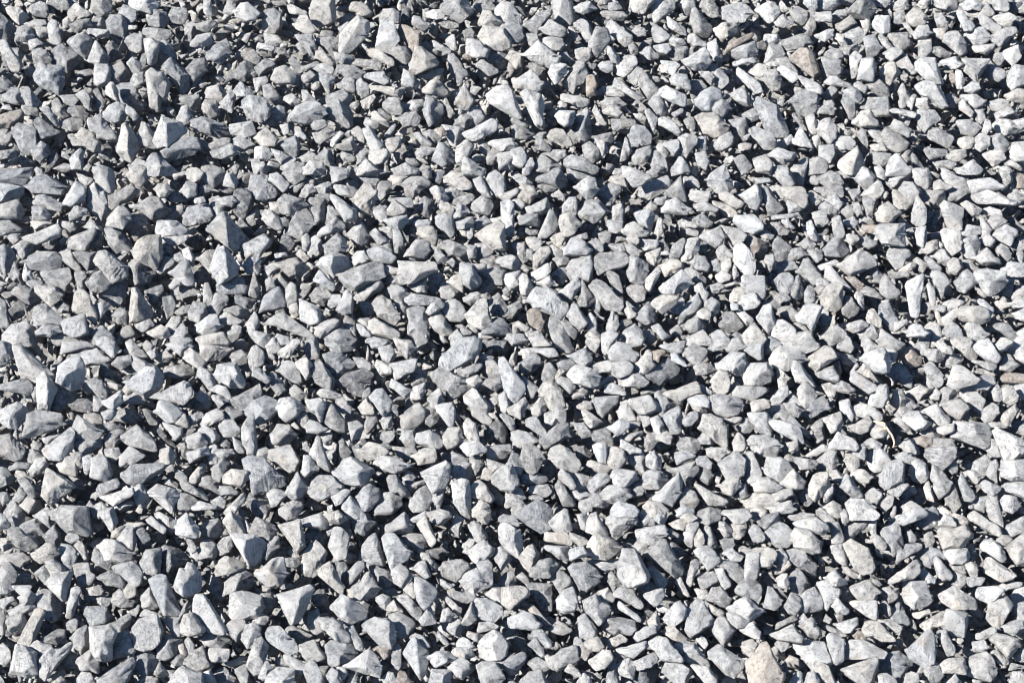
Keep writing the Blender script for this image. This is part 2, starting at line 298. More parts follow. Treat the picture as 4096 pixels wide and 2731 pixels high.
# ---------------------------------------------------------------- data: tone, outline steps in pixels of the photograph (1024 wide), ridge, label
DATA = """o746,662 4,-6 7,-9 5,-4 6,0 16,32 -2,5 -7,15 -21,0 -6,-23|enormous tan slab, left of the rough pale stone, bottom right, 74% across, 98% down
b243,460 7,-4 2,1 13,2 18,18 2,8 -7,4 -24,5|large dark-sided pyramid stone, left of the round stone, lower left, 26% across, 69% down
g50,512 12,-7 25,2 4,24 -2,4 -6,0 -15,-3 -9,-7|very large dark-topped flat slab, below the greenish-cream block, lower far left, 7% across, 77% down
l452,344 9,-6 10,-1 9,3 0,9 -6,10 -13,8 -14,4 -7,-7 1,-7|very large smooth oval grey stone, above the mottled flat grey stone, 45% across, 52% down
l952,433 3,-12 8,-2 12,1 11,3 3,4 0,18 -6,3 -12,-2 -11,-6 -8,-3|very large flat grey five-cornered slab, right of the striped block, 95% across, 63% down
w902,287 2,-9 10,-5 10,2 1,11 1,12 -3,13 -5,9 -7,-3 -6,-9 -2,-11|very large tall pale slab with brown foot, middle far right, 89% across, 43% down
w14,347 9,-1 7,5 10,8 8,8 6,8 -4,4 -14,3 -14,-5 -5,-13|very large smooth white slab shaped like a tooth, middle far left, 3% across, 53% down
w194,601 3,-6 8,-1 7,5 7,8 5,12 2,8 -3,6 -16,-3 -7,-8 -6,-10;207,595 14,35|very large white oval stone with faceted right edge, bottom left, 20% across, 90% down
l618,574 3,-14 2,-11 6,-1 6,1 9,14 5,12 -2,6 -13,5 -9,-1;623,549 24,28|very large tall pyramid stone with a dark face, bottom right, 62% across, 83% down
g645,554 6,-5 6,-7 9,-2 7,9 5,10 5,9 -1,6 -7,3 -7,-2 -10,-5 -8,-7|very large flat tapering stone with dark veins, bottom right, 65% across, 82% down
l133,627 6,-8 16,-5 6,8 2,8 -3,10 -8,8 -7,2 -10,-4 -3,-10;155,615 6,21|very large round boulder with a shadowed base, below the grey block, 14% across, 93% down
g208,229 8,-6 9,-11 9,8 8,8 6,11 -7,8 -7,4 -8,-4 -9,-10;225,212 3,35|large grey pyramid with dark ridge, above the white angular stone, 22% across, 34% down
w229,603 2,-9 11,-3 13,2 6,3 2,12 -6,9 -22,3 -5,-6|very large white slab with shaded foot, below the wedge stone, 24% across, 89% down
w278,594 11,-3 11,-5 9,-1 4,4 -3,9 -6,12 -4,9 -9,4 -5,-8 -6,-10;296,593 4,15|very large pale blue-grey slab like a tooth, below the rough block, 29% across, 88% down
g24,435 2,-13 2,-8 10,-4 11,1 11,3 3,6 -4,8 -13,7 -16,2|large craggy pitted stone, above the long grey slab, lower far left, 4% across, 62% down
b512,516 20,-14 6,-3 10,6 4,8 0,12 -7,6 -4,1|very large blue-grey stone with a shadow band, lower centre, 53% across, 76% down
b755,106 5,-8 5,2 12,6 6,12 5,12 -1,5 -12,3 -9,-7|large pale blue slab cut by shadow, below the broad brown-faced slab, 75% across, 17% down
w791,643 10,-3 13,2 10,0 5,8 2,12 -7,6 -10,3 -7,-7 -6,-9|very large rough pale stone, left of the dark-grooved upright stone, 79% across, 96% down
l334,473 9,-13 9,-3 11,4 10,8 -2,7 -6,10 -7,0 -11,-5 -9,-1|large rough grey-white boulder, right of the long oval grey stone, 35% across, 69% down
w231,534 24,1 8,5 2,6 -4,12 -6,6 -6,1 -14,-14 -4,-9;246,536 -3,17|very large angular white-blue block, above the wedge stone, bottom left, 24% across, 80% down
g341,277 5,-6 16,-7 13,-3 8,5 0,11 -7,3 -10,4 -11,6 -8,-4|very large oblong stone with a dark face, above the grey-tan boulder, 35% across, 40% down
w399,261 6,-2 14,-1 16,4 1,8 -8,7 -15,6 -12,-1 -3,-7 2,-7|very large flat white slab, above the grey-tan boulder, upper centre, 40% across, 40% down
b150,580 7,-5 9,1 6,9 4,9 5,18 -10,3 -8,-2 -4,-11 -7,-14;166,580 -2,33|very large leaning pale stone with a central ridge, bottom far left, 16% across, 87% down
l146,74 6,-5 11,4 8,12 0,11 -10,4 -2,9 -9,-3 -4,-10|tall pale slab with pitted middle, left of the long bluish slab, 15% across, 13% down
l684,624 2,-14 7,-7 3,-4 7,2 6,8 4,9 -1,5 -11,8 -9,6 -6,-5|very large block with a steep ridge, left of the dark-faced, 68% across, 90% down
l708,648 7,-6 12,5 9,5 8,8 -2,7 -8,9 -9,-3 -10,-10 -6,-7|very large boulder with bluish middle, below the dark-faced, bottom right, 71% across, 97% down
w529,300 2,-6 7,-7 13,2 9,9 8,8 -2,6 -6,6 -12,-6 -14,-5|very large flat white slab with a crack, middle centre, 54% across, 44% down
w127,382 8,-7 11,-8 8,0 9,10 -2,9 -9,9 -7,2 -10,-7 -7,-4;155,369 -6,25|large bluish-white pentagon-shaped stone, above the dark rough stone, middle far left, 14% across, 56% down
w171,573 5,-5 9,1 2,-6 6,1 7,9 1,8 -1,8 -6,5 -10,1 -7,-5 -4,-7;187,566 -6,27|very large chunky rough pale stone, below the triangular speckled dark stone, 18% across, 85% down
w57,374 2,-8 10,-8 10,-1 5,9 -1,15 -4,6 -7,3 -10,-4 -5,-5;83,365 -24,13|big cream-white block with dark lower right face, middle far left, 7% across, 55% down
g431,370 8,-3 12,5 13,6 7,8 -4,5 -15,8 -5,-3 -6,-9 -9,-10|large mottled flat grey stone, below the smooth oval grey stone, 44% across, 56% down
w331,606 6,-7 5,-5 13,5 9,7 3,6 -1,6 -10,5 -9,1 -7,-6;345,597 1,26|very large white block with three facets, above the white leaf-shaped stone, 34% across, 89% down
b405,315 2,-5 8,-3 10,2 3,11 1,14 -5,11 -9,-3 -7,-8 -3,-11|tall flaky dark blade with vertical grooves, right of the grey-tan boulder, 41% across, 47% down
l402,651 4,-8 10,-5 4,7 8,6 1,9 -3,11 -6,7 -9,-7 -6,-9;416,640 3,35|very large boulder narrowing to the bottom, below the rough stone, 41% across, 96% down
l266,315 4,-5 12,1 12,7 11,9 8,7 -3,4 -8,0 -16,-5 -11,-6 -7,-4|very long smooth grey stone with sloping ridge, below the blue-tinted block, 28% across, 48% down
w90,627 19,-2 8,7 -5,11 0,14 -6,3 -10,-3 -5,-8;106,630 -8,27|very large smooth white block, left of the dark grey-faced wedge, 10% across, 94% down
c41,483 3,-11 3,-4 7,4 11,7 7,4 -2,8 -8,5 -11,8 -5,-4 -4,-6;72,483 -28,12|large greenish-cream block with a grey front face, lower far left, 5% across, 71% down
c133,252 5,-11 9,-5 13,0 1,9 1,8 -6,15 -7,-2 -13,-7|large cream-topped boulder with rough side, right of the long tan slab, 15% across, 37% down
w358,16 10,6 1,8 -4,8 -8,6 -7,9 -10,-1 1,-19 9,-9;363,19 -7,23|large smooth white blade of stone, left of the white wedge, 35% across, 5% down
w907,650 8,-8 10,-11 5,-1 5,8 0,14 -1,10 -8,4 -8,-4 -8,-5|very large brilliant white angular stone, right of the shadowed stone, 90% across, 95% down
b98,678 4,-7 13,-11 9,-3 8,0 3,6 -2,9 -9,19 -4,7 -20,0|very large bluish-white oval stone, below the dark grey-faced wedge, 12% across, 99% down
w258,633 2,-7 10,-2 10,2 9,8 7,9 1,7 -8,4 -11,-5 -13,-10|very large rough bluish-white wedge, left of the white leaf-shaped stone, 27% across, 94% down
w11,670 4,-16 1,-9 10,1 10,6 3,10 -1,11 -11,3 -14,-4;26,646 10,27|very large dusty pale stone, left of the upright cream-white block, 2% across, 97% down
l838,266 4,-6 11,-8 6,-2 7,2 9,9 1,4 -6,6 -8,4 -11,1 -8,-4|very large grey-white slab, right of the bluish-white boulder, upper far right, 84% across, 39% down
w154,140 4,-10 4,-13 5,0 12,5 7,8 -5,8 -13,10 -10,-1;166,118 1,29|large pale stone with cracked face, right of the pyramid-shaped cream stone, 16% across, 19% down
w499,363 3,-8 7,6 2,4 13,18 1,6 -4,7 -6,4 -1,1 -8,-5 -3,-13|tall white jagged stone, left of the flat cream-grey stone, middle centre, 50% across, 56% down
c844,545 7,-6 8,3 9,6 3,8 3,10 -3,5 -8,2 -8,-4 -6,-10 -4,-8|very large long cream boulder slanting down right, bottom far right, 84% across, 82% down
w382,538 6,-5 7,1 6,7 9,10 -3,8 -7,5 -9,4 -5,-7 -4,-13|very large rounded stone with a flat white face, above the wedge, 38% across, 81% down
w479,644 6,-9 8,-5 8,3 7,10 -2,11 -6,5 -11,1 -8,-5|very large nearly spherical pitted boulder, above the slab, bottom centre, 48% across, 95% down
l361,623 7,-2 7,-4 12,1 6,5 1,9 1,7 -4,8 -7,1 -7,-11 -9,-6|very large pyramid-like striped stone, left of the rough stone, bottom left, 37% across, 92% down
w33,393 4,-15 7,-6 7,6 6,10 -3,10 -6,13 -10,-3 -4,-8;46,374 3,35|tall white stone with blue right face, above the craggy pitted stone, 4% across, 57% down
b35,75 6,-12 6,3 5,-1 11,1 2,6 -1,11 -6,10 -8,-4 -9,-3 -5,-5|flat notched grey slab, above the rough egg-shaped stone, top far left, 5% across, 11% down
d335,383 12,-10 19,-4 7,6 -5,10 -7,11 -12,-3 -11,-6|big very dark pitted stone, right of the dark slab, middle left, 35% across, 56% down
w770,360 5,-10 6,-4 9,2 7,1 7,5 1,7 -4,3 -7,5 -6,2 -10,-2 -7,-5;790,348 1,22|large rounded peaked white stone, darker on the right, middle right, 77% across, 53% down
c478,25 9,-1 16,4 7,13 0,5 -8,4 -14,-2 -7,-7 -4,-8|broad pale stone with ragged pitted right end, top centre, 48% across, 5% down
c17,643 5,-16 6,-8 6,-9 4,-1 7,3 0,9 -4,11 -9,14 -5,0;38,610 -12,35|long dark slab with bright tan left edge, bottom far left, 3% across, 92% down
b36,606 1,-13 7,-4 8,2 8,8 5,13 -2,3 -9,5 -10,-3|very large grey slab cut by shadow along its foot, 5% across, 89% down
w487,95 10,-8 11,0 4,4 3,8 6,18 -4,1 -15,-7 -12,-8|big bright white rounded block, below the flat pale wedge, top centre, 49% across, 15% down
b569,568 5,-5 12,-1 10,6 4,7 -3,8 -7,6 -8,4 -5,-9 -5,-9|very large dark-toned angular stone with blue cast, above the dark-topped stone, 57% across, 84% down
l975,273 6,-4 10,-1 14,4 1,9 -5,8 -10,6 -6,-2 -7,-9|big boulder with grey-blue base, middle far right, 97% across, 41% down
g37,273 7,-3 13,0 11,-2 3,9 -3,10 -6,9 -9,-3 -8,-7|large rough heart-shaped stone, below the oval speckled bluish stone, 5% across, 41% down
b249,197 1,-18 2,-4 16,1 7,7 3,9 -5,7 -8,3 -9,-1|many-sided blue-grey stone about as wide as tall, above the grey pyramid, 26% across, 28% down
w217,249 7,-2 9,11 5,8 -2,8 -10,3 -7,6 -3,-6 -5,-8 4,-11;224,247 4,29|big white angular stone with blue-grey right face, below the grey pyramid, 22% across, 39% down
c95,261 5,-9 7,-1 11,6 9,9 -1,11 -8,3 -6,2 -6,-9 -7,-7|long tan slab with cream edge slanting down right, upper far left, 11% across, 39% down
w461,399 13,-11 8,8 8,7 -3,10 6,7 -7,6 -12,-6 -3,-13|large stone with pale peaked top and dark foot, middle centre, 47% across, 60% down
b123,474 9,-10 13,-1 16,0 3,5 -4,5 -10,6 -11,6 -11,-3|large angular stone cut by blue shadow, below the dark rough stone, 14% across, 69% down
w845,647 6,-7 13,-1 10,5 8,4 5,4 -2,6 -14,-1 -12,2 -12,-1|very large cream-grey cube-like slab, above the grey-white wedge, bottom far right, 85% across, 95% down
l4,334 8,-9 12,-3 8,5 4,15 -3,4 -28,0|chunky pale grey stone about as wide as tall, middle far left, 2% across, 49% down
c304,552 6,-8 6,-3 5,6 5,6 -6,10 -3,12 -5,5 -6,0 -4,-11|very large tall rough stone with pitted centre, bottom left, 31% across, 82% down
b246,413 1,-5 6,-7 12,-5 12,5 0,10 -10,10 -7,2 -6,-1 -5,-4|large bluish-white angular stone, above the tall grey-cream stone, lower left, 25% across, 60% down
b289,225 3,-10 6,-7 8,0 4,6 5,8 -3,7 -9,9 -8,0 -9,-6|large rounded stone darker at its foot, above the broad grey-white stone, 29% across, 33% down
w994,432 4,-4 12,6 23,10 0,6 -20,9 -8,0 -5,-11|large pale wedge with shaded left foot, right of the striped block, 99% across, 65% down
w98,545 8,-6 11,2 7,5 7,7 0,7 -7,4 -9,-1 -12,-4 -5,-7|very large pale oval boulder, above the angular two-tone stone, 11% across, 81% down
c938,531 4,-4 13,1 10,-4 4,4 3,6 -4,6 -7,8 -17,0 -4,-9|very large cream-white rough slab, left of the long layered pale bar, 93% across, 78% down
c700,428 4,-13 9,-2 10,3 0,8 7,3 2,10 -4,9 -6,-1 -4,-6 -10,-8|big irregular cream stone made of two lobes, lower right, 70% across, 63% down
b27,188 9,-11 10,-2 8,3 12,8 0,6 -6,4 -14,0 -12,-2;39,176 22,11|wide blue-grey wedge, mostly shaded, below the rough egg-shaped stone, 5% across, 27% down
l968,674 3,-17 6,-3 9,-2 7,7 3,12 -6,9 -7,0;986,652 0,27|large white-blue block with a dark right face, below the boxy stone, 96% across, 98% down
w967,202 8,-8 13,-4 12,2 11,6 6,4 -3,4 -15,2 -13,-1 -13,-3|large white hump-backed stone with a notch, upper far right, 97% across, 29% down
w904,588 7,-6 14,-1 4,8 3,10 -7,6 -11,3 -8,-6 -3,-7|very large squarish smooth stone with two corners, above the shadowed stone, 90% across, 87% down
l257,573 8,-10 7,-4 11,-1 1,8 2,9 -6,10 -8,1 -8,-4;266,564 12,20|very large rough block with a blue shadow, bottom left, 27% across, 84% down
l987,610 2,-8 10,-5 7,-1 6,9 -2,9 -7,10 -5,5 -7,-5 -4,-6|very large pale rugged rounded stone, above the tan square stone, 97% across, 90% down
l844,668 11,-6 12,-4 9,-1 2,6 -3,10 -6,16 -10,-8 -13,-7;876,658 -5,22|very large grey-white wedge with a shaded side, bottom far right, 84% across, 98% down
g122,436 9,-8 6,-3 8,5 6,5 4,11 2,6 -7,1 -11,-3 -11,-6|big dark rough stone with pitted face, below the bluish-white pentagon-shaped stone, 14% across, 65% down
w521,94 6,-4 14,5 4,6 -3,13 3,11 -3,3 -7,-4 -8,-12 -4,-9|tall pale slab standing on end, left of the flat stone, 52% across, 16% down
l309,491 3,-9 6,-6 14,0 11,9 -4,8 -12,4 -7,3 -8,-4|very long oval grey stone, left of the rough grey-white boulder, 32% across, 72% down
l152,397 14,-10 17,-6 6,3 3,14 -8,6 -12,-3 -13,-1;183,382 2,21|large pale block, right of the bluish-white pentagon-shaped stone, middle far left, 17% across, 58% down
w422,472 8,-5 15,-6 5,4 -1,14 -5,9 -11,4 -6,-9;445,463 -10,28|very large bright white angular stone, left of the shaded-top white stone, 43% across, 70% down
w452,484 9,-5 8,2 2,11 2,10 -2,15 -10,-5 -7,-10|large shaded-top white stone, right of the bright white angular stone, 45% across, 73% down
c117,143 5,-17 4,-2 6,6 6,9 1,9 -8,13 -10,-5 -4,-6;126,125 2,34|pyramid-shaped cream stone, right of the pale pointed slab, upper far left, 12% across, 21% down
w38,658 6,-9 6,-1 10,1 10,-9 0,9 -9,11 -9,11 -6,7 -5,-4|very large upright cream-white block, right of the dusty pale stone, 5% across, 96% down
w345,666 11,-5 9,-10 4,-2 8,8 4,11 -2,8 -11,0 -12,-4|very large pale lumpy stone, right of the angular block, bottom left, 36% across, 97% down
b880,532 6,-7 8,-4 5,1 4,7 2,12 -1,9 -11,4 -6,-9|very large tall grey block with a blue hollow, lower far right, 87% across, 79% down
c589,542 5,-7 7,-1 9,4 7,4 3,7 -9,5 -5,5 -11,-1 -6,-5|very large peaked cream boulder, below the heart-shaped pale stone, bottom centre, 59% across, 80% down
l290,115 6,-8 11,-5 9,0 9,7 -4,9 -15,6 -11,-1 -5,-2;316,102 -21,20|large striped dome-shaped stone, left of the grey triangular stone, top left, 30% across, 17% down
c940,594 7,-5 7,-3 11,5 9,7 2,7 -1,3 -11,1 -11,-1 -10,-6|huge orange-tinted cream slab with jagged foot, above the boxy stone, 94% across, 88% down
w474,605 3,-7 10,0 9,5 10,7 -1,7 -5,-2 -6,6 -10,1 -8,-4|very large blocky white stone with a notched dark top, bottom centre, 48% across, 90% down
c279,525 10,-4 11,-1 3,7 2,9 0,9 -8,7 -5,-4 -7,-9;303,527 -6,23|large square cream slab, above the rough block, lower left, 29% across, 78% down
c128,313 2,-17 2,-7 6,0 7,11 7,11 -2,7 -13,4 -7,-1;138,289 -1,32|tall cream-sided stone, dark on the right, below the long tan slab, 13% across, 45% down
l44,449 8,-7 9,-8 11,-8 2,6 -2,16 -11,11 -11,-1 -5,-5|long grey slab leaning right with dark end, above the greenish-cream block, 6% across, 65% down
w746,443 6,-8 6,-4 19,9 3,6 -4,9 -9,1 1,0 -9,-1 -7,-6|very large bluish-white rounded stone, above the bluish-grey faceted boulder, lower right, 75% across, 65% down
c696,117 7,-4 12,0 7,6 6,8 -3,7 -9,4 -12,-5 -6,-10;717,114 0,24|big pale stone with grey right facet, below the bowl-shaped stone, 70% across, 18% down
l270,450 8,-3 12,-2 6,6 4,10 -4,9 -7,1 -11,-6 -8,-7|large round stone with a black hole-like shadow, lower left, 28% across, 67% down
b326,645 6,-5 8,2 11,2 5,7 -4,8 -9,3 -8,5 -6,-5;340,642 -1,22|very large angular block, blue on the right side, bottom left, 33% across, 96% down
w845,500 8,-2 11,1 10,7 5,8 -4,5 -24,0 -5,-9|very large pale blue slab, left of the tall grey block, 84% across, 75% down
b54,50 9,-5 6,4 7,1 7,9 -5,6 -10,7 -14,-7 -3,-6|wide rough grey stone, left of the rounded bluish-grey disc-like stone, 6% across, 8% down
d645,373 12,-9 12,-6 6,3 8,8 -4,5 -9,5 -9,5 -7,-6|very large dark grey slab slanting up right, middle right, 65% across, 54% down
g594,258 6,-5 10,-1 14,0 6,6 -5,7 -7,4 -11,1 -8,4 -4,-8;594,262 27,6|flat broad stone with a blue shaded corner, above the stepped stone, 60% across, 38% down
c792,534 4,-6 12,0 8,6 5,8 -1,9 -8,2 -8,-3 -9,-4;808,528 5,25|very large cream stone with dark blue right face, lower right, 79% across, 79% down
c316,-7 18,-1 0,17 1,11 -6,3 -11,3 -5,-4 -3,-9|large tan-tinted slab with broken lower edge, left of the white wedge, 32% across, 2% down
c859,620 7,-2 12,3 9,9 7,7 2,7 -3,3 -11,-4 -8,-7 -8,0|very large long pale slab slanting down right, above the shadowed stone, 86% across, 93% down
b192,121 12,-4 9,2 11,5 6,11 -7,3 -16,-2 -11,-5|long many-sided blue-grey stone lying level, below the long bluish slab, 21% across, 19% down
l605,520 7,-6 13,-1 9,1 4,7 -4,5 -8,5 -5,5 -4,2 -5,-3 -4,-8|very large heart-shaped pale stone, above the peaked cream boulder, lower right, 61% across, 77% down
w-8,415 16,-9 9,-4 8,5 3,6 -3,7 -8,8 -8,-1|large rough knobbly white stone, left of the craggy pitted stone, 1% across, 61% down
l568,266 4,-6 10,-3 8,-1 3,6 0,9 -3,11 -7,-1 -11,-1 -4,-6|large rough round boulder, left of the flat broad stone, upper centre, 57% across, 39% down
w880,474 3,-6 7,-6 9,-2 5,3 1,11 -2,7 -9,6 -8,1 -5,-4|very large boxy white-grey stone, left of the striped block, 87% across, 70% down
b324,111 8,-8 8,-6 6,4 6,13 0,10 -5,3 -9,-4 -11,-5;340,98 3,24|big grey triangular stone, right of the striped dome-shaped stone, top left, 33% across, 17% down
b13,133 4,-9 10,-1 8,7 2,15 -9,10 -8,-6 -6,-11|rough egg-shaped stone with white edge, above the wide blue-grey wedge, 2% across, 20% down
b27,262 3,-6 8,-4 16,0 6,5 1,9 -8,5 -12,0 -9,-2|oval speckled bluish stone, above the rough heart-shaped stone, upper far left, 4% across, 38% down
b880,662 8,-8 11,-3 7,5 6,5 -5,9 -8,8 -10,-6 -7,-3|large shadowed stone with one lit edge, right of the grey-white wedge, 87% across, 97% down
w215,374 3,-9 11,-2 7,0 5,8 4,11 -3,5 -11,0 -7,-5 -8,-4|large white block with a jagged right edge, below the cream block, 22% across, 55% down
d161,548 5,-3 13,4 8,7 -2,6 -11,7 -11,8 -2,-11|large triangular speckled dark stone, right of the grey block, 17% across, 82% down
l675,645 9,-5 11,3 8,8 6,11 -1,5 -11,-3 -11,-1 -5,-7|very large pale ridged stone slanting down right, bottom right, 68% across, 96% down
l711,407 1,-11 7,-2 17,3 6,5 -4,11 -11,3 -10,-3;727,397 0,18|large two-tone block split by a ridge, above the pale faceted stone, 71% across, 59% down
l88,192 7,-9 3,7 14,2 -3,8 1,11 -9,8 -7,-9 -7,-4|notched pale grey stone about as wide as tall, upper far left, 10% across, 29% down
l242,428 6,-10 6,-3 5,14 -1,26 -9,-2 -6,-10|large tall grey-cream stone, below the bluish-white angular stone, lower left, 24% across, 64% down
w319,266 2,-7 13,-6 11,3 6,10 -8,8 -10,6 -5,-7;334,253 -5,22|broad grey-white stone with fracture ridge, left of the oblong stone, 33% across, 39% down
l719,463 11,-10 6,-2 9,8 -1,13 -6,8 -11,-1|very large pale faceted stone, left of the bluish-white rounded stone, 72% across, 68% down
w601,74 5,-3 13,6 14,6 7,7 4,8 -7,2 -11,-4 -14,-10 -11,-8;633,83 -7,13|long pale bar with a dark end, right of the flat stone, 61% across, 13% down
l877,227 4,-3 23,0 1,9 -1,12 -10,0 -11,-2 -6,-9|big square flat grey slab, right of the bluish-white boulder, 87% across, 34% down
b526,583 8,-3 8,0 9,4 1,15 -1,9 -10,0 -6,-10 -6,-7|very large tall boulder with a streaked right side, bottom centre, 53% across, 87% down
t790,59 10,-10 7,0 7,5 4,11 1,7 -5,6 -6,-2 -11,-10;807,49 6,28|broad brown-faced slab leaning on others, top right, 79% across, 9% down
w330,536 4,-8 6,-1 5,4 4,5 0,14 -4,10 -6,1 -6,-7 -4,-8|very large tall rounded cream-white stone, left of the pointed grey stone, 33% across, 80% down
w381,22 12,0 2,8 4,10 -4,6 -5,7 -9,-3 -5,-2 1,-9|white wedge with broad base, left of the beige fan-shaped slab, 38% across, 6% down
c319,564 5,-5 6,2 7,8 3,8 3,9 -1,9 -10,-6 -8,-6 -5,-8|very large tall stone with brown-stained groove, above the white leaf-shaped stone, 32% across, 84% down
g590,287 8,-7 7,3 9,10 8,7 -1,10 -7,0 -9,-2 -7,-11|large stepped stone with streaked top, below the flat broad stone, 59% across, 43% down
w942,625 3,-7 2,-8 14,0 6,4 0,12 -3,9 -12,0 -5,-5;945,620 21,-1|very large boxy stone with grey-blue top, below the orange-tinted cream slab, 93% across, 91% down
c478,233 9,-7 11,-5 6,4 -1,10 2,14 -12,0 -5,-6 -9,-5|big cream triangular slab, above the grey-topped stone, upper centre, 48% across, 35% down
g549,326 2,-8 8,0 14,24 1,8 -8,2 -8,-5 -4,-2 -3,-11|tall dark stone with flaky left side, above the white lumpy stone, 55% across, 49% down
l910,86 5,-4 16,0 9,6 4,7 3,11 -7,3 -6,-8 -11,-6 -10,-4|large curved grey slab, below the bright white block, top far right, 91% across, 14% down
c466,315 5,-7 7,-8 8,0 3,10 2,11 -6,9 -8,-3 -8,-5|large cream craggy stone, below the grey-topped stone, middle centre, 47% across, 46% down
c805,363 3,-6 10,-7 6,-4 7,2 6,9 -3,5 -6,5 -12,4 -8,-4|very large tan-cream slab, right of the rough-edged grey-cream stone, 80% across, 53% down
w499,525 6,-2 7,3 7,5 3,11 -2,11 -4,3 -4,-3 -7,-5 -5,-9|very large upright white block, above the cream slab, lower centre, 50% across, 79% down
w654,496 6,-7 10,-8 8,-8 4,8 -2,13 -8,12 -8,-2 -9,-3;679,475 -7,30|very large white stone with dark right flank, lower right, 65% across, 72% down
c353,200 6,-10 5,-6 6,0 7,7 -2,13 -2,9 -5,1 -6,-3 -7,-3|tall cream slab with a pitted foot, above the broad grey-white stone, 36% across, 29% down
c549,455 3,-7 9,-3 8,4 6,9 5,5 -5,9 -7,-1 -10,-4 -5,-6|very large cream stone speckled with orange, below the grey-brown slab, 55% across, 67% down
l243,101 6,-5 7,0 7,2 6,7 0,10 -8,6 -13,-4 -5,-10|many-sided pale grey stone about as wide as tall, top left, 25% across, 16% down
g791,99 10,-9 13,0 4,10 -2,11 -9,6 -9,-5 -3,-7|big rough rounded stone with bumpy top, below the broad brown-faced slab, 79% across, 15% down
b107,22 5,-6 8,-1 11,8 0,10 -8,8 -9,1 -6,-9|rounded bluish-grey disc-like stone, right of the wide rough grey stone, 12% across, 4% down
l769,529 4,-8 10,2 9,8 1,9 -6,6 -10,0 -7,-6 -6,-4 1,-4|many-sided pale grey stone about as wide as tall, lower right, 76% across, 78% down
g232,399 12,-10 15,-5 2,8 -2,11 -11,6 -6,1 -9,-6|large dark-topped flat stone, above the tall grey-cream stone, middle left, 24% across, 58% down
l71,434 3,-11 4,-8 9,5 9,5 5,6 -1,5 -6,4 -13,-2 -9,-1|large grey-white triangular stone with smooth face, below the cream-white block, 8% across, 63% down
b97,294 12,-7 6,-9 10,0 2,7 -2,11 -7,10 -12,-5|dark blue-grey triangular stone, below the long tan slab, middle far left, 11% across, 43% down
w47,581 7,-8 18,-2 1,9 -2,9 -5,10 -4,0 -8,-9 -5,-4|large pale triangular slab, left of the white-blue angular stone, 6% across, 86% down
w568,375 3,-6 6,-4 11,1 8,4 3,7 -1,7 -7,3 -7,-2 -11,-3|large white lumpy stone, right of the flat cream-grey stone, middle centre, 57% across, 55% down
l223,126 8,-4 17,-3 10,1 1,6 -3,7 -11,4 -12,-1 -8,-4|long many-sided pale grey stone lying level, top left, 24% across, 19% down
l492,476 8,-9 12,-2 5,11 2,8 -7,7 -11,-2 -8,-6|very large pale domed stone, right of the shaded-top white stone, 49% across, 70% down
w657,289 4,-7 11,-9 9,-3 5,5 5,7 -5,6 -11,5 -16,-1|large flat white slab like a fan, right of the stepped stone, 66% across, 41% down
w744,377 4,-13 19,-1 5,8 -2,10 -10,4 -15,-2|large pale square block with blue facet, left of the tan-cream slab, 74% across, 55% down
l552,3 8,-11 10,0 5,15 0,13 -3,4 -6,2 -10,-6 -3,-9;561,1 5,21|big boulder-like stone with a shadowed centre, above the flat pale wedge, 55% across, 2% down
l783,341 12,-8 12,-1 12,15 -7,4 -8,2 -19,-7|large rough-edged grey-cream stone, left of the tan-cream slab, middle right, 78% across, 50% down
w461,581 4,-7 12,-6 7,3 5,10 0,5 -8,4 -7,3 -9,-4|very large smooth bluish-white stone, above the blocky white stone, bottom centre, 46% across, 85% down
c200,339 15,-2 10,4 3,10 -7,7 -14,2 -6,-6|big cream block with darker foot, above the dark-topped flat stone, 21% across, 51% down
l583,601 13,-7 5,7 9,5 0,5 -7,10 -5,3 -9,-7|very large angular grey stone, left of the dark-topped stone, bottom centre, 58% across, 89% down
l768,457 12,0 7,4 4,6 -1,7 -8,7 -5,1 -7,-6 -5,-4 1,-6|large bluish-grey faceted boulder, below the bluish-white rounded stone, lower right, 76% across, 69% down
b347,511 8,-3 11,1 5,10 5,3 -5,7 -6,6 -9,-3 -5,-9;365,512 6,13|very large bluish stone with a dark lower half, lower left, 35% across, 76% down
l524,411 8,1 9,3 11,-5 8,-3 14,3 1,5 -9,9 -8,-3 -8,5|long notched pale grey stone lying level, below the flat cream-grey stone, 54% across, 61% down
t126,219 7,-5 10,-1 5,7 2,14 -8,3 -7,3 -4,-6 -6,-7|large brownish rough stone, above the cream-topped boulder, upper far left, 13% across, 33% down
c539,391 5,-8 9,0 8,6 3,11 1,6 -6,2 -7,3 -6,-8|very large flat cream-grey stone, left of the white lumpy stone, 54% across, 58% down
c416,47 7,1 7,5 6,5 1,7 -10,5 -10,4 -7,-4 2,-11|large beige fan-shaped slab, below the tan rough stone narrowing downward, 41% across, 9% down
w149,492 9,-8 9,1 8,4 4,6 -5,7 -3,10 -8,-4 -7,-8;158,484 12,26|big pale angular block, below the dark rough stone, lower far left, 16% across, 73% down
b324,355 7,-3 10,1 14,10 -2,4 -10,9 -8,2 -5,-12|large triangular stone with ribbed top, right of the dark slab, 33% across, 53% down
b163,68 9,-9 15,15 2,15 -7,5 -8,-9 -5,-9|long bluish slab leaning downward, above the blue-grey stone half in shadow, 17% across, 11% down
w501,203 13,-4 2,9 1,17 -3,9 -3,1 -7,-3 -3,-13|big bright white smooth stone, above the grey-topped stone, upper centre, 50% across, 32% down
w525,54 9,-8 5,-5 9,7 11,10 -2,5 -6,5 -10,-5 -10,-3|large flat pale wedge with pointed left end, below the boulder-like stone, 53% across, 8% down
b602,629 6,-8 2,-6 13,2 11,3 1,9 -4,6 -10,-3 -13,3;609,618 23,5|very large dark-topped stone, white beneath, right of the angular grey stone, 60% across, 92% down
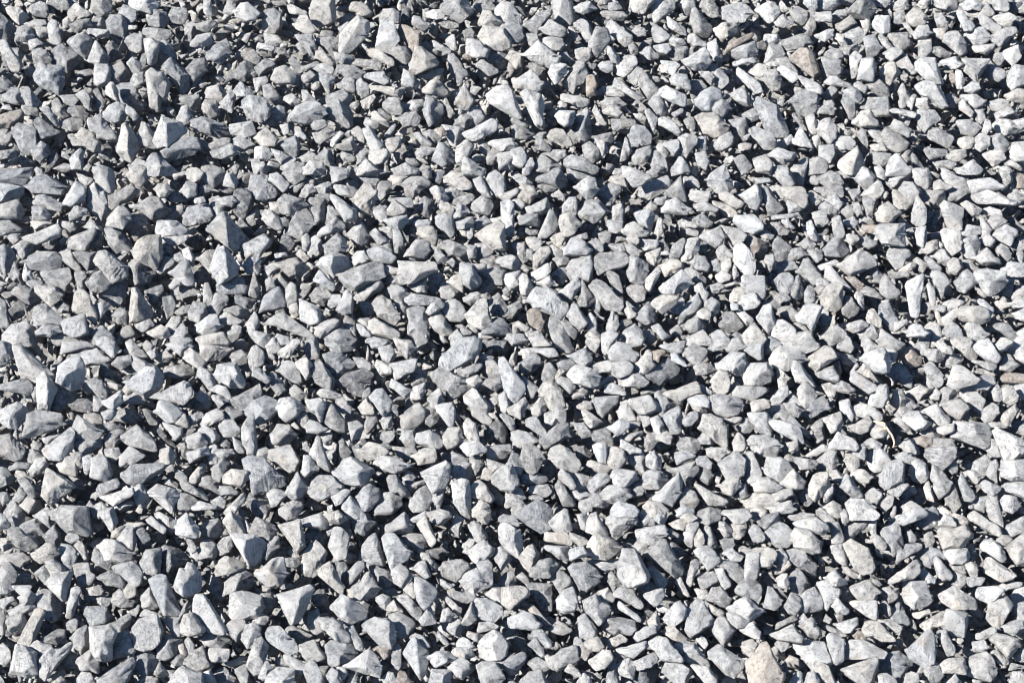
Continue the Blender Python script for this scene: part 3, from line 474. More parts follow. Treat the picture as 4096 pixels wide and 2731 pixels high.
b163,151 11,-5 11,-9 11,1 3,9 -5,7 -20,5 -8,-2;166,151 31,-7|blue-grey stone half in shadow, right of the pyramid-shaped cream stone, 18% across, 22% down
b-10,171 29,-3 14,-1 -3,9 -6,9 -10,1 -9,-2 -15,-2|big flat bluish slab at the left edge, upper far left, 1% across, 26% down
c373,304 5,-7 5,-1 8,5 5,10 6,9 -6,5 -9,-4 -9,-6|large grey-tan boulder, above the rounded cream stone, middle left, 38% across, 45% down
l633,189 7,-3 14,-7 12,-3 5,7 -3,7 -9,4 -9,5 -11,-4|wide lumpy stone with dark top right, upper right, 64% across, 28% down
w734,249 3,-4 6,-1 7,6 5,11 0,8 -7,7 -6,-4 -7,-10|large oval pale stone like an egg, upper right, 73% across, 38% down
l352,586 9,-5 7,-11 6,7 5,11 -6,8 -11,3 -7,0|large stone leaning left with veined top, below the pointed grey stone, 36% across, 86% down
l787,552 7,-3 10,2 4,6 8,8 -1,9 -2,3 -8,-4 -10,-7 -7,-6|very large flat grey-white slab, below the cream stone, bottom right, 78% across, 82% down
l148,160 7,-8 8,4 11,10 3,5 -6,4 -22,0|chunky pale grey stone slanting down right, above the oval stone, 16% across, 24% down
g563,82 3,-8 7,-9 4,-3 7,1 4,11 -3,8 -8,5 -3,6 -6,-4|large flat stone with striped face, right of the flat pale wedge, 56% across, 11% down
c960,318 2,-12 9,-1 10,1 7,4 1,9 -8,5 -12,-1 -6,-2|large stone with an orange patch, above the brilliant white shield-shaped stone, 95% across, 46% down
l723,7 9,-4 10,0 8,6 2,4 -8,9 -13,2 -7,-4 -2,-9|big rounded stone with shadowed middle, top right, 72% across, 2% down
l442,5 14,-10 8,0 8,17 -3,4 -9,6 -12,-7 -7,-5|large angular grey block, left of the broad pale stone, top centre, 45% across, 1% down
g521,457 3,-11 7,-2 7,4 6,9 -3,5 -4,9 -5,2 -8,-4|big rough rounded stone with a pinkish top, above the blue-grey stone, 52% across, 67% down
w717,365 6,-7 9,-6 12,2 2,9 -2,9 -7,3 -7,-2 -11,-4|very large pale rounded block, left of the pale square block, 72% across, 53% down
b184,222 4,-14 11,-4 8,0 6,10 -4,7 -12,4 -10,1|large oval stone with a dark notch of shadow, upper far left, 19% across, 32% down
l708,179 3,-5 8,-4 6,-5 4,4 4,10 0,8 -5,4 -11,1 -7,-7|big rough pitted stone, right of the wide lumpy stone, upper right, 70% across, 26% down
l375,507 8,-14 15,-1 4,3 -1,10 -9,8 -16,1|large stone with a blue shadow across its top, lower left, 38% across, 74% down
c980,560 6,-6 6,3 9,6 9,6 5,4 -3,4 -12,3 -11,-8 -8,-3|very large cream flat stone with folded edge, above the boxy stone, 97% across, 83% down
l33,313 4,-7 9,-2 8,5 8,11 -3,4 -12,1 -11,0|big rugged pale stone, left of the boxy white stone, 5% across, 46% down
w862,358 4,-5 11,-2 6,-3 5,6 2,9 -2,8 -6,2 -6,-1 -7,-6 -5,-4|very large white oval flat stone, right of the tan-cream slab, 86% across, 53% down
l941,206 4,-5 8,2 10,6 0,10 -2,12 -8,0 -6,-6 -3,-11|big upright grey slab with a waist, upper far right, 93% across, 32% down
l627,272 3,-15 4,-2 4,3 10,6 0,8 -3,11 -6,2 -9,-5;634,255 4,29|tall stone with vertical ridge, right of the flat broad stone, 62% across, 40% down
c821,296 7,-11 8,-2 6,3 1,10 -2,10 -5,5 -8,-2 -6,-5|large leaf-shaped stone with tan stripe, below the grey-white slab, 81% across, 44% down
w948,377 2,-7 4,-5 8,1 9,7 7,6 -2,4 -12,3 -8,2 -8,-4|brilliant white shield-shaped stone, above the flat grey five-cornered slab, 94% across, 55% down
l224,594 2,-12 6,-9 11,-3 9,4 1,8 -4,6 -9,2;242,571 -7,19|large wedge stone with dark top, above the white slab, bottom left, 23% across, 85% down
w916,63 6,-5 13,1 4,6 3,17 -3,2 -11,-3 -5,-6 -6,-5|large bright white block with a flat face, top far right, 91% across, 10% down
g136,206 8,-6 6,-3 9,1 10,12 -7,7 -12,2 -7,-7|many-sided grey stone lying level, right of the two-lobed grey stone, 15% across, 30% down
c371,85 8,-2 16,1 18,5 0,7 -5,5 -13,-4 -16,-4 -6,-4|long cream bar-shaped stone, below the white wedge, top left, 38% across, 13% down
b157,645 5,-11 14,2 7,3 -4,9 -5,8 -8,3 -8,-3|large speckled bluish stone, right of the round boulder, bottom far left, 17% across, 95% down
g859,109 9,-11 9,-1 10,1 4,14 0,6 -8,4 -8,-8 -5,-5|large arched brownish-grey slab, above the dark grey triangular slab, 86% across, 16% down
l52,341 16,-2 19,2 7,5 -11,5 -15,4 -7,-1 -7,-7|large pale rounded block, shaded below, below the boxy white stone, 7% across, 51% down
g443,562 7,-3 11,0 7,4 1,7 -6,7 -6,4 -7,-3 -8,-4|large stone, grey-brown face with flaky rim, right of the wedge, 45% across, 83% down
w961,59 7,-2 12,0 9,3 -4,8 -9,14 -8,0 -5,-9 4,-8|large white stone with a jagged top edge, top far right, 95% across, 10% down
g540,440 8,-8 9,-8 12,-2 0,15 -8,6 -9,3 -6,2|large grey-brown slab with ragged left tip, above the cream stone speckled, 54% across, 64% down
l247,664 8,-24 6,-2 7,9 -5,21 -8,5 -3,-2|long chunky pale grey stone standing upright, below the white slab, 25% across, 96% down
g577,213 7,-11 6,-2 9,1 10,10 -6,5 -9,7 -9,-3 -5,-5;577,214 31,-2|large dark-faced flat stone, above the flat broad stone, upper centre, 58% across, 31% down
w796,320 8,-14 10,-2 8,3 0,10 -4,9 -5,5 -6,-7|very large pale stone with slanted cut, above the rough-edged grey-cream stone, 79% across, 46% down
c73,310 3,-17 7,-4 5,5 3,10 5,9 0,9 -12,-5|tall pale stone with brown tints, above the boxy white stone, 8% across, 45% down
w155,221 11,-2 11,2 8,6 1,6 -5,3 -20,1 -4,-5|brilliant white block with flat top, left of the oval stone, 17% across, 33% down
l87,123 7,-6 7,-2 9,15 8,10 -18,3 -4,-10 -8,-2|pale pointed slab, left of the pyramid-shaped cream stone, top far left, 10% across, 19% down
l242,251 1,-6 13,-9 7,-2 8,7 -4,6 -8,10 -13,1|many-sided pale grey stone leaning right, right of the grey pyramid, 25% across, 36% down
l927,463 7,2 5,5 6,4 5,8 -3,10 -10,6 -5,-4 2,-11 -6,-9|large stone shaped like a claw, below the striped block, 92% across, 70% down
w772,422 6,-3 11,3 9,4 7,9 2,7 -6,1 -11,-4 -13,-8|very long pale blade with a sharp lower edge, lower right, 77% across, 63% down
c941,232 4,-4 15,4 2,7 -1,11 -6,9 -6,-4 -6,-10|large cream-white stone narrowing downward, below the upright grey slab, 93% across, 36% down
l709,626 6,-5 7,-7 8,8 4,7 -4,9 -6,8 -7,-7|very large dark-faced leaning stone, below the ball-shaped pale stone, bottom right, 71% across, 92% down
w319,618 15,-1 8,3 2,9 5,3 1,8 -7,2 -8,-3 -7,-9 -6,-5|very large white leaf-shaped stone with chipped side, above the angular block, 33% across, 92% down
w633,531 7,-4 14,-2 9,-1 3,5 -3,7 -6,8 -7,0 -10,-6 -6,-2|very large flat white slab with rounded corners, lower right, 63% across, 78% down
c839,161 11,-10 7,-4 6,11 1,6 -9,10 -5,0 -4,-1 -8,-9|large cream five-sided stone, left of the dark grey triangular slab, 83% across, 24% down
w649,642 10,-6 8,2 8,9 7,10 0,3 -10,-2 -10,1 -6,-9|large pale stone curving down right, above the flat pentagon-shaped cream-grey stone, 65% across, 95% down
g112,640 6,-7 10,-2 4,9 3,11 -11,4 -9,2 -3,-3|large dark grey-faced wedge, right of the smooth white block, 12% across, 95% down
g-7,436 17,-2 7,8 7,8 -2,6 -8,4 -10,-4 -11,-5|large square flat grey slab, below the rough knobbly white stone, 1% across, 66% down
g9,528 11,-1 6,7 9,2 6,3 -2,7 -13,4 -10,-5 -6,-9|large rough dark-topped mound, left of the dark-topped flat slab, 2% across, 79% down
b133,656 14,-5 9,1 3,6 -2,9 -9,8 -4,0 -8,-8|large flat dark-topped slab, left of the speckled bluish stone, 14% across, 97% down
l312,447 5,-10 4,1 4,10 3,11 3,13 -2,4 -7,-2 -6,-14 -6,-3;318,437 6,35|tall upright pale stone like a spearhead, right of the round stone, 31% across, 67% down
b106,229 11,-4 6,4 3,9 5,12 -14,2 -8,-8;117,225 1,26|chunky blue-grey stone slanting down right, above the long tan slab, 12% across, 35% down
g142,556 4,-6 9,-2 6,0 0,16 -2,8 -7,1 -13,-7|large grey block with pale raised veins, above the leaning pale stone, 15% across, 82% down
l663,669 5,-9 6,-1 9,5 8,5 -3,7 -5,14 -10,-10 -7,-5|very large flat pentagon-shaped cream-grey stone, right of the dark-topped stone, 66% across, 98% down
w415,578 5,-1 8,4 8,7 0,8 -8,10 -5,1 -6,-9;420,577 3,29|large wedge with left pale face, above the rough stone, bottom centre, 42% across, 87% down
l363,545 6,-8 7,-3 3,8 2,14 3,8 -6,0 -9,-2 -6,-5|large pointed grey stone, above the smooth two-tone slab, bottom left, 36% across, 81% down
l609,23 4,-2 8,7 12,9 5,10 -6,5 -7,-3 -10,-9 -6,-7|long grey stone slanting down right, right of the pale upright blade, 61% across, 5% down
b591,404 3,-7 9,-3 15,1 1,5 -6,9 -10,9 -6,-6;609,397 -4,18|very large bluish stone with shaded lower middle, middle centre, 59% across, 59% down
l-9,387 22,-6 12,-3 7,10 -4,7 -13,2 -11,-2|long rough grey bar lying flat, above the rough knobbly white stone, 2% across, 57% down
c991,639 6,-6 12,1 9,4 0,7 -6,9 -4,3 -10,-7;1010,635 -2,20|very large tan square stone, below the pale rugged rounded stone, 98% across, 94% down
g128,265 9,-7 5,3 12,12 -5,9 -14,2 -5,-8;137,258 -2,26|chunky grey stone about as wide as tall, below the cream-topped boulder, 14% across, 40% down
l927,448 8,0 12,1 8,-2 -1,10 -5,7 -6,5 -8,-5 -7,-5|very large striped block, above the stone shaped like a claw, 92% across, 67% down
g312,372 2,-8 6,-4 8,7 6,12 -2,12 -8,-4 -8,-5|large dark slab with bright edge, left of the triangular stone, 31% across, 55% down
b501,28 10,-7 -1,0 12,6 1,10 -6,12 -8,1|chunky blue-grey stone standing upright, right of the broad pale stone, 50% across, 5% down
w63,320 5,-3 16,-3 3,8 0,11 -13,4 -9,-5;65,318 20,7|boxy white stone with fractured side, below the tall pale stone, 7% across, 48% down
l455,266 6,-4 12,3 2,7 5,10 -8,8 -9,3 0,-17 -7,-5|large grey-topped stone, above the cream craggy stone, middle centre, 46% across, 40% down
g324,420 2,-12 6,-4 7,7 7,9 0,11 -8,1 -10,-5;334,407 1,17|big grey stone with shaded middle, below the dark pitted stone, 33% across, 61% down
b260,308 4,-11 9,-8 6,-1 5,8 1,11 -7,3 -18,2|large blue-tinted block with layered foot, above the long smooth grey stone, 27% across, 44% down
l112,566 10,-3 10,-2 6,5 5,11 -3,7 -6,1 -9,-7 -6,-5;132,562 3,23|large angular two-tone stone, below the pale oval boulder, bottom far left, 13% across, 84% down
l477,666 5,-4 14,1 4,8 4,5 -8,19 -11,0 -6,-17|very large slab with ragged layered top, below the blocky white stone, 48% across, 99% down
w510,617 14,-6 8,3 7,11 -3,5 -13,0 -12,-3 -3,-6|very large block with a pitted front, below the cream slab, 51% across, 91% down
c961,513 12,-4 7,3 10,8 9,7 3,6 -4,3 -13,-8 -13,-6|very long layered pale bar slanting down right, lower far right, 96% across, 77% down
l801,597 6,-7 8,-3 4,4 3,6 0,11 -8,3 -9,1 -4,-2|very large flat-faced dusty square slab, below the flat grey-white slab, 79% across, 88% down
l94,168 8,-2 11,5 2,15 -1,6 -9,-3 -7,0 -2,-9|upright pale grey slab standing above others, below the pyramid-shaped cream stone, 10% across, 26% down
g880,138 6,-10 5,0 8,8 8,7 -2,7 -9,2 -9,-4 -7,-5|big dark grey triangular slab, below the arched brownish-grey slab, 87% across, 21% down
w278,407 2,-8 11,-2 9,5 3,6 -6,8 -11,5 -6,-6|large rounded cream-white stone, shaded below, right of the bluish-white angular stone, 28% across, 60% down
w742,285 1,-9 11,-2 10,2 2,12 -2,10 -8,-3 -10,-3|big pale block with sharp left edge, above the rough-edged grey-cream stone, 74% across, 42% down
c503,587 5,-1 15,0 5,4 -2,6 -10,9 -4,3 -9,-2|large cream slab, left of the tall boulder, bottom centre, 50% across, 87% down
l593,32 3,-4 11,2 3,10 -5,11 -7,7 -5,-4 -4,-8 2,-10;598,28 -3,26|pale upright blade with dark right face, above the flat stone, 58% across, 6% down
l407,298 6,-5 13,0 15,4 4,2 -4,6 -15,2 -18,-1|long many-sided pale grey stone lying level, right of the grey-tan boulder, 42% across, 44% down
l601,494 4,-7 10,-2 14,4 0,9 -7,6 -10,0 -9,-4|large crusty round stone, above the heart-shaped pale stone, lower right, 60% across, 73% down
l553,656 8,-7 14,-4 3,7 -2,10 -10,6 -8,2 -2,-8|very large chunky angular grey stone, below the angular grey stone, 55% across, 96% down
l91,472 2,-14 6,-3 7,2 5,10 1,7 -5,7 -9,-2 -7,-3|large rounded cream-white stone, below the grey-white triangular stone, lower far left, 10% across, 69% down
w1001,469 2,-8 9,-1 19,-1 0,20 -19,1 -10,-4|very large flat white slab with an undercut foot, lower far right, 99% across, 69% down
w74,353 7,-4 15,-1 6,6 7,6 -7,4 -15,1 -11,-6|large pale slab pointing right, below the boxy white stone, 9% across, 52% down
w732,69 4,-3 14,9 8,7 6,14 -7,1 -11,-8 -9,-10|long pale blade slanting down right, right of the bowl-shaped stone, 73% across, 12% down
g401,420 5,-9 12,-8 10,8 -5,10 -12,7 -8,-1|large flat-faced grey stone with a blunt edge, lower centre, 40% across, 61% down
c1006,547 5,-7 6,-6 12,-6 0,35 -12,1 -7,-7|huge smooth cream stone, below the pale rounded end stone, 99% across, 80% down
w829,448 5,-11 4,-5 8,2 8,5 4,7 -2,4 -7,2 -11,0|large dark-edged boulder with a white ridge, above the tall tan-grey block, 82% across, 65% down
b83,606 8,0 7,-1 8,2 3,8 -2,8 -6,3 -10,-1 -4,-8;98,606 9,17|very large white-blue angular stone, above the smooth white block, 9% across, 90% down
c745,500 9,-7 13,-1 8,6 2,6 -10,3 -10,3 -11,-3|large square tan-cream stone, below the bluish-grey faceted boulder, lower right, 74% across, 73% down
l986,502 4,-6 7,0 4,9 2,8 2,8 -1,6 -7,0 -6,-6 -3,-9|large pale rounded end stone, above the smooth cream stone, 97% across, 75% down
l696,101 5,-8 11,-6 7,4 2,9 -5,7 -5,5 -8,-2 -6,-5;710,87 -2,24|large bowl-shaped stone with dark right half, top right, 69% across, 15% down
l826,634 3,-4 8,4 7,6 1,10 -1,8 -7,5 -5,-4 -2,-11|large dark-grooved upright stone, right of the rough pale stone, 82% across, 95% down
g847,11 6,-7 11,-10 9,8 2,9 -7,9 -10,-1 -9,-4;864,0 -5,16|large dark lump with bluish shaded side, top far right, 84% across, 1% down
g566,159 6,-4 13,3 11,10 1,7 -17,-2 -15,-7|long chunky grey stone slanting down right, above the dark-faced flat stone, 57% across, 24% down
g279,200 6,-6 8,1 9,4 4,5 -6,7 -10,4 -9,-3|big brownish rough stone, above the rounded stone darker at its foot, 29% across, 30% down
b577,114 8,-5 4,1 1,10 1,16 -8,7 -7,-6 -2,-4 4,-9;584,109 -4,26|tall rough stone with bright right side, below the flat stone, 57% across, 18% down
w911,221 1,-18 4,-8 4,4 6,9 0,17 -3,4 -8,-2|bright white pointed standing splinter, left of the upright grey slab, 90% across, 31% down
b822,252 5,-8 7,-7 7,0 6,9 2,6 -6,5 -12,1 -7,-1|large bluish-white boulder, left of the grey-white slab, upper far right, 82% across, 36% down
w300,299 5,1 14,7 2,7 -1,8 -10,2 -9,-5 -1,-9|square rough white stone, right of the long smooth grey stone, 30% across, 46% down
l736,590 4,-7 7,-5 9,2 5,6 0,9 -6,5 -10,-2 -7,-4|very large ball-shaped pale stone, above the flat fan-topped slab, bottom right, 73% across, 86% down
c693,481 10,2 14,8 11,9 -6,5 -14,-1 -8,-8|very large long cream-grey slab, left of the square tan-cream stone, 69% across, 72% down
b326,338 6,-7 9,-4 8,3 5,12 -4,4 -23,0|chunky blue-grey stone lying level, above the triangular stone, middle left, 33% across, 49% down
c370,321 6,-3 7,2 10,6 9,8 -7,5 -12,-3 -10,-2;384,320 2,14|rounded cream stone with shaded right part, below the grey-tan boulder, 38% across, 48% down
l749,131 7,-4 15,6 5,11 -3,8 -4,3 -5,-5 -8,-8|long many-sided pale grey stone slanting down right, upper right, 75% across, 21% down
l609,353 3,-7 7,-4 10,3 5,5 3,7 -3,6 -8,-2 -14,-1|large smooth round boulder-like stone, right of the white lumpy stone, 61% across, 52% down
b889,551 15,-2 2,-9 19,5 -7,7 -7,6 -15,6|large blue-shaded flat stone, below the tall grey block, bottom far right, 89% across, 81% down
g110,197 11,-9 10,-4 6,8 -5,8 -10,3 -9,8 -4,-3|two-lobed grey stone, below the pyramid-shaped cream stone, upper far left, 12% across, 29% down
c809,489 4,-13 4,-3 11,-1 1,4 -1,10 -6,10 -6,4 -6,-5|tall tan-grey block with shaded foot, right of the bluish-grey faceted boulder, 80% across, 71% down
w730,611 6,-10 9,-4 4,1 5,5 7,6 -1,5 -11,6 -5,-6 -4,-2|large flat fan-topped slab with a thick edge, above the tan slab, 73% across, 89% down
l391,363 7,-4 9,-2 9,1 -2,12 -8,5 -10,4 -4,-7|large pale rough stone with tilted top, below the rounded cream stone, 39% across, 54% down
t399,27 5,-2 9,2 7,5 0,14 -7,3 -3,3 -5,-6 -4,-9|tan rough stone narrowing downward, right of the white wedge, top left, 40% across, 6% down
w883,172 10,-6 17,5 1,5 -6,6 -11,7 -6,-5 -3,-7|big white stone tapering downward, below the dark grey triangular slab, 88% across, 26% down
l496,9 8,-7 8,2 7,10 3,8 -2,3 -16,-2 -8,-8|many-sided pale grey stone slanting down right, above the broad pale stone, 50% across, 2% down
g389,614 10,-2 9,5 6,4 -1,9 -7,6 -8,0 -4,-12|large rough stone with a dark shadowed hollow, below the wedge, 39% across, 91% down
b597,195 5,-8 9,-4 9,3 0,6 -5,11 -6,6 -8,-7|rounded grey stone with blue tint, left of the wide lumpy stone, 60% across, 29% down
c664,394 7,-5 12,-5 12,-3 4,4 0,6 -13,6 -7,4 -7,-3|very long cream bar slanting up right, middle right, 67% across, 57% down
b367,564 6,-2 8,4 9,5 3,4 1,8 -5,5 -5,1 -6,-8 -7,-7|large smooth two-tone slab, blue-grey and white, below the pointed grey stone, 37% across, 84% down
w512,82 7,-6 12,-6 3,4 4,3 3,7 -1,7 -8,-1 -12,-4 -9,0|many-sided white stone lying level, below the flat pale wedge, top centre, 52% across, 12% down
l69,248 2,-11 11,-6 11,-3 2,4 -4,9 -5,9 -10,0|large pale wedge pointing right, right of the oval speckled bluish stone, 8% across, 35% down
b57,394 2,-7 12,1 5,8 -1,6 -15,9 -8,-3|chunky blue-grey stone about as wide as tall, below the cream-white block, 6% across, 58% down
c754,549 15,-1 -2,0 6,1 4,4 -4,13 -5,6 -7,0
w732,216 9,0 13,-1 8,8 0,6 -9,5 -11,-3 -7,-8
w689,236 5,-2 6,5 -2,12 -6,9 -9,6 -4,-5 4,-12
w265,678 8,-8 5,-3 16,1 1,7 -2,19 -26,0
g798,272 6,-12 5,-1 6,5 6,11 0,5 -7,6 -7,-4 -6,-6
w864,400 4,-5 8,-2 2,-8 3,-8 6,1 2,10 -1,10 -5,8 -8,-2 -8,-1
w468,551 6,-6 10,-5 8,7 2,9 -2,4 -11,-1 -4,4 -5,-4
l358,496 6,-9 6,-3 9,5 -1,11 -9,9 -5,0 -6,-5
l410,505 6,-13 9,-6 7,7 0,8 -7,9 -11,1
w969,593 6,-6 11,-2 14,0 2,4 -6,10 -8,3 -7,-3 -9,-3
g692,11 4,-3 10,12 6,8 -2,8 -6,1 -9,-4 -4,-11;696,10 5,26
b878,313 2,-8 8,-3 4,6 3,9 4,5 -3,7 -7,1 -6,-4 -4,-5
w866,456 4,-6 9,-2 8,5 3,7 -3,7 -10,4 -7,-3 -3,-7
l386,526 3,-5 9,-7 6,-2 7,11 0,8 -6,1 -10,1 -8,0;399,515 7,17
w683,61 10,-9 11,-4 5,6 1,9 -7,6 -8,1 -9,-5
w851,586 12,-5 8,1 7,7 -3,9 -6,2 -10,-1 -6,-6
g532,178 8,-4 9,-1 4,-4 6,-1 3,3 3,6 -1,8 -4,3 -11,-2 -7,-4
w791,522 13,-3 12,-2 9,5 2,7 -6,8 -7,-4 -7,-5 -11,-1
w418,433 8,-3 4,0 9,5 6,14 -2,2 -15,-4 -10,-4;430,431 0,16
l748,413 9,-2 10,2 6,8 -2,14 -11,-3 -6,-8
l629,400 7,-3 13,-2 7,7 1,8 -6,3 -12,0 -6,-5
w771,332 5,-11 6,-1 9,5 5,8 -5,5 -12,4 -7,-3
b426,97 4,0 13,9 0,7 -13,13 -6,-13;428,97 2,28
w171,679 8,-11 4,-2 10,3 8,4 -1,16 -6,6 -22,0
w463,134 11,-7 16,-8 6,3 0,8 -19,10 -5,0
l820,335 5,-6 9,-5 8,5 4,4 -1,5 -9,6 -9,1 -5,-2
g529,575 11,-15 11,-2 8,6 -5,9 -5,4 -9,0
l643,474 8,-4 11,2 5,7 -6,10 -10,0 -8,-2
c951,341 8,-4 12,2 4,9 5,7 -2,4 -10,-1 -8,-5 -5,-5
b761,191 4,-3 4,0 9,12 5,8 -3,4 -8,3 -4,-1 -4,-6;768,188 4,26
g187,658 5,-7 11,-5 3,10 5,10 -8,4 -9,-1 -7,-5
l273,513 10,-8 11,-6 9,0 -1,8 -7,11 -19,0
c889,580 6,-8 8,-7 11,-5 5,2 0,10 -5,5 -13,3 -10,3
w818,583 10,-2 5,3 7,6 -2,8 -7,5 -3,6 -4,-4 -3,-10
w157,413 3,-12 10,1 9,6 2,7 -6,8 -8,-1 -6,-4
b496,662 8,-4 17,-6 5,3 -2,7 -7,10 -5,2 -10,-6
b218,290 3,-10 8,-4 13,2 4,9 -1,6 -13,-1 -8,2
w738,385 6,-1 16,1 7,2 -5,8 -10,5 -11,-3 -7,-2
l768,410 9,-8 6,0 7,7 4,9 -6,5 -11,-4 -10,-1 -1,-5
w25,238 8,-5 18,-8 5,-1 4,7 -2,5 -20,8 -11,-4;54,224 -10,19
g257,517 6,2 7,2 5,4 0,9 -7,6 -7,-2 -8,-6 0,-8
d235,192 6,-3 8,3 3,12 -8,15 -10,-8
w330,197 5,-2 9,5 10,9 0,10 -9,2 -6,-5 -5,-7
g89,488 11,-6 20,-5 3,7 -5,5 -18,7 -9,-2
l957,391 6,-4 9,0 6,9 7,5 -4,9 -4,2 -6,-5 -8,-8
w377,458 6,-3 13,2 10,7 -2,6 -9,3 -11,-3 -7,-8
b801,414 1,-7 10,-6 10,-5 6,7 -1,6 -8,5 -9,4
l746,453 7,-1 5,11 4,11 -8,10 -8,-3
b117,87 5,-3 10,0 5,6 0,10 -7,7 -8,-4 -4,-7
w622,335 3,-5 10,-6 7,7 2,8 -4,7 -17,0
l-5,39 10,0 5,8 6,6 5,10 -4,8 -7,-2 -7,-11
g74,564 8,-2 7,1 2,8 5,5 -5,9 -6,1 -6,-3 -3,-8
g554,482 6,-3 6,6 7,10 3,9 -3,6 -10,-5 -5,-9
w975,346 4,-5 7,-2 3,0 7,10 4,8 -4,5 -9,-2 -9,-7
l587,521 4,-7 6,-1 6,9 5,12 -2,4 -10,-2 -10,-5
l888,252 4,-6 9,0 7,4 2,5 -5,5 -2,6 -7,3 -6,-7 -2,-4
g247,502 3,-8 2,-1 15,6 3,8 -3,9 -10,0 -8,-10
l263,25 2,-14 10,-1 5,3 1,13 -6,7 -9,0
w969,180 8,-2 13,0 7,4 2,8 -13,1 -11,3 -4,-5
w558,597 6,-7 9,-2 4,10 -2,11 -11,3 -6,-4
b489,322 9,-4 5,1 7,8 2,8 -16,0 -14,-1
c277,263 8,-3 11,-2 10,7 0,6 -6,4 -10,1 -7,-6
l512,431 7,-1 8,2 9,5 4,5 -8,4 -11,1 -7,2
b206,57 7,-10 13,-7 5,10 -1,4 -9,10 -8,-2
b662,416 9,-5 7,-4 3,4 1,13 -1,8 -10,1 -5,-8
g-6,208 22,-8 4,4 1,15 -8,2 -19,-2
l652,3 10,-8 13,7 -2,7 -9,7 -9,7 -3,-10
l614,594 8,-9 10,2 6,10 6,8 -1,5 -10,-4 -11,-7
l286,492 6,-15 5,-6 7,10 4,7 -6,8 -8,3;297,471 -3,26
w886,169 4,-10 6,-5 5,3 9,14 -3,4 -21,0
g720,562 4,-2 12,1 8,9 0,8 -4,5 -8,-5 -9,-7
c743,334 6,-8 5,-3 6,8 5,8 -4,7 -16,0
w170,273 7,-8 8,-6 4,3 4,11 1,10 -7,2 -7,-7
l370,397 6,-7 7,-1 8,11 -1,9 -7,6 -6,-5 -4,-7
g788,271 10,1 5,13 1,10 -6,4 -10,-1 -3,-5 7,-5
b888,375 6,-9 5,-3 7,4 5,9 0,12 -10,-3 -8,-6;895,367 15,18
l941,403 7,-3 12,-1 8,7 -4,7 -4,7 -6,-2 -9,-7
w60,548 4,-8 6,4 5,5 1,9 -4,10 -3,3 -6,-5 -3,-9
b916,556 8,-7 7,-2 9,2 5,8 -5,3 -6,4 -4,4 -5,-2 -2,-7
l539,226 5,-10 5,-6 4,1 4,9 -1,9 -8,7 -10,1
g160,367 12,-3 15,0 5,3 -1,8 -11,3 -16,-3
w573,561 7,-3 13,0 15,1 9,-1 2,4 -6,7 -8,3 -6,-2 -9,-7
w181,625 3,-10 9,-2 5,8 6,9 -5,4 -10,1 -7,-3
w664,618 3,-7 7,-8 6,-2 6,7 -2,10 -9,7 -6,-1
l551,520 9,-6 4,-5 4,1 4,10 0,9 -3,3 -13,-1 -5,-6
w177,528 2,-9 7,-6 6,6 5,7 0,10 -4,1 -8,-2 -8,-2;186,513 7,24
l137,138 5,-15 4,-1 5,9 6,4 -2,9 3,4 -11,-1 -9,-3
t744,239 4,-5 9,3 9,6 1,6 -6,10 -7,-3 -8,-11
l70,39 14,-7 7,6 0,11 -5,9 -9,-9 -6,-3;84,32 -6,18
w662,212 5,-11 9,-3 6,3 5,6 0,8 -7,1 -12,-1
l204,167 10,-1 10,5 -1,9 -7,6 -11,-4 -4,-6
l271,435 7,-11 11,1 7,10 -7,7 -7,2 -9,-2
l695,551 5,-5 8,0 7,5 5,10 -4,3 -8,5 -7,-7
b449,56 5,-2 8,9 6,10 -5,10 -4,2 -8,-12 -1,-10
b630,138 2,-10 4,-3 9,2 6,8 -1,8 -10,3 -7,-1
w898,517 5,-4 13,-6 11,3 -1,6 -7,5 -7,3 -7,1 -5,-3
w565,249 6,-10 3,-1 10,3 6,8 -2,6 -13,2 -10,-2
l945,35 4,-3 8,0 7,8 2,13 -7,1 -7,-4 -7,-8
w575,187 6,-7 6,-3 8,2 2,11 -4,7 -5,3 -6,-3 -6,-7
b435,152 4,-9 6,1 8,8 1,10 -12,4 -9,-6;445,144 -3,22
w70,439 11,-1 13,2 8,-1 -3,7 -10,7 -6,4 -8,-10
w68,601 3,-12 5,-4 6,2 -1,10 -3,13 -6,8 -6,-3
l444,306 5,-6 7,0 7,6 3,8 -6,7 -10,-1 -5,-7
d-5,9 10,4 7,7 3,7 -2,9 -6,4 -12,-2
w772,634 9,-7 11,-3 6,5 4,7 -2,7 -10,-4 -14,-1
g694,513 15,-6 12,2 2,8 -8,5 -7,2 -9,-4
w309,275 5,-6 5,0 9,7 7,8 7,8 -2,3 -8,-3 -11,-8 -8,-4
l578,617 7,-4 8,10 3,8 -3,6 -7,5 -6,-6
c469,489 10,-9 7,5 7,12 -3,5 -11,-2 -7,-3
w119,538 5,-12 4,-3 5,4 3,12 -2,9 -6,3 -8,-6
c361,450 8,-8 13,3 6,6 -4,5 -15,4 -7,-5
l103,118 6,-12 9,-4 4,3 4,8 -2,7 -9,3 -8,-2
w757,318 1,-4 6,-10 6,-3 3,14 2,8 -7,10
b93,332 9,-6 10,8 2,8 -2,4 -18,0
w746,556 4,-3 9,0 -1,9 0,12 -4,6 -9,-3 -1,-11
b212,666 6,-5 6,3 8,7 6,9 2,15 -16,0
g948,191 7,-7 9,-5 4,5 3,7 -7,7 -8,4 -7,-2
w612,474 3,-5 9,0 11,2 0,8 -8,7 -6,1 -7,-4
g788,580 4,-7 6,-4 6,5 3,7 -3,9 -4,6 -7,-5
c939,664 10,-6 14,-1 2,16 -8,0 -13,-1
w619,384 5,-10 6,-2 9,0 5,5 3,9 -15,1 -11,-1
l487,176 9,-5 8,6 1,9 -3,9 -5,1 -8,-8
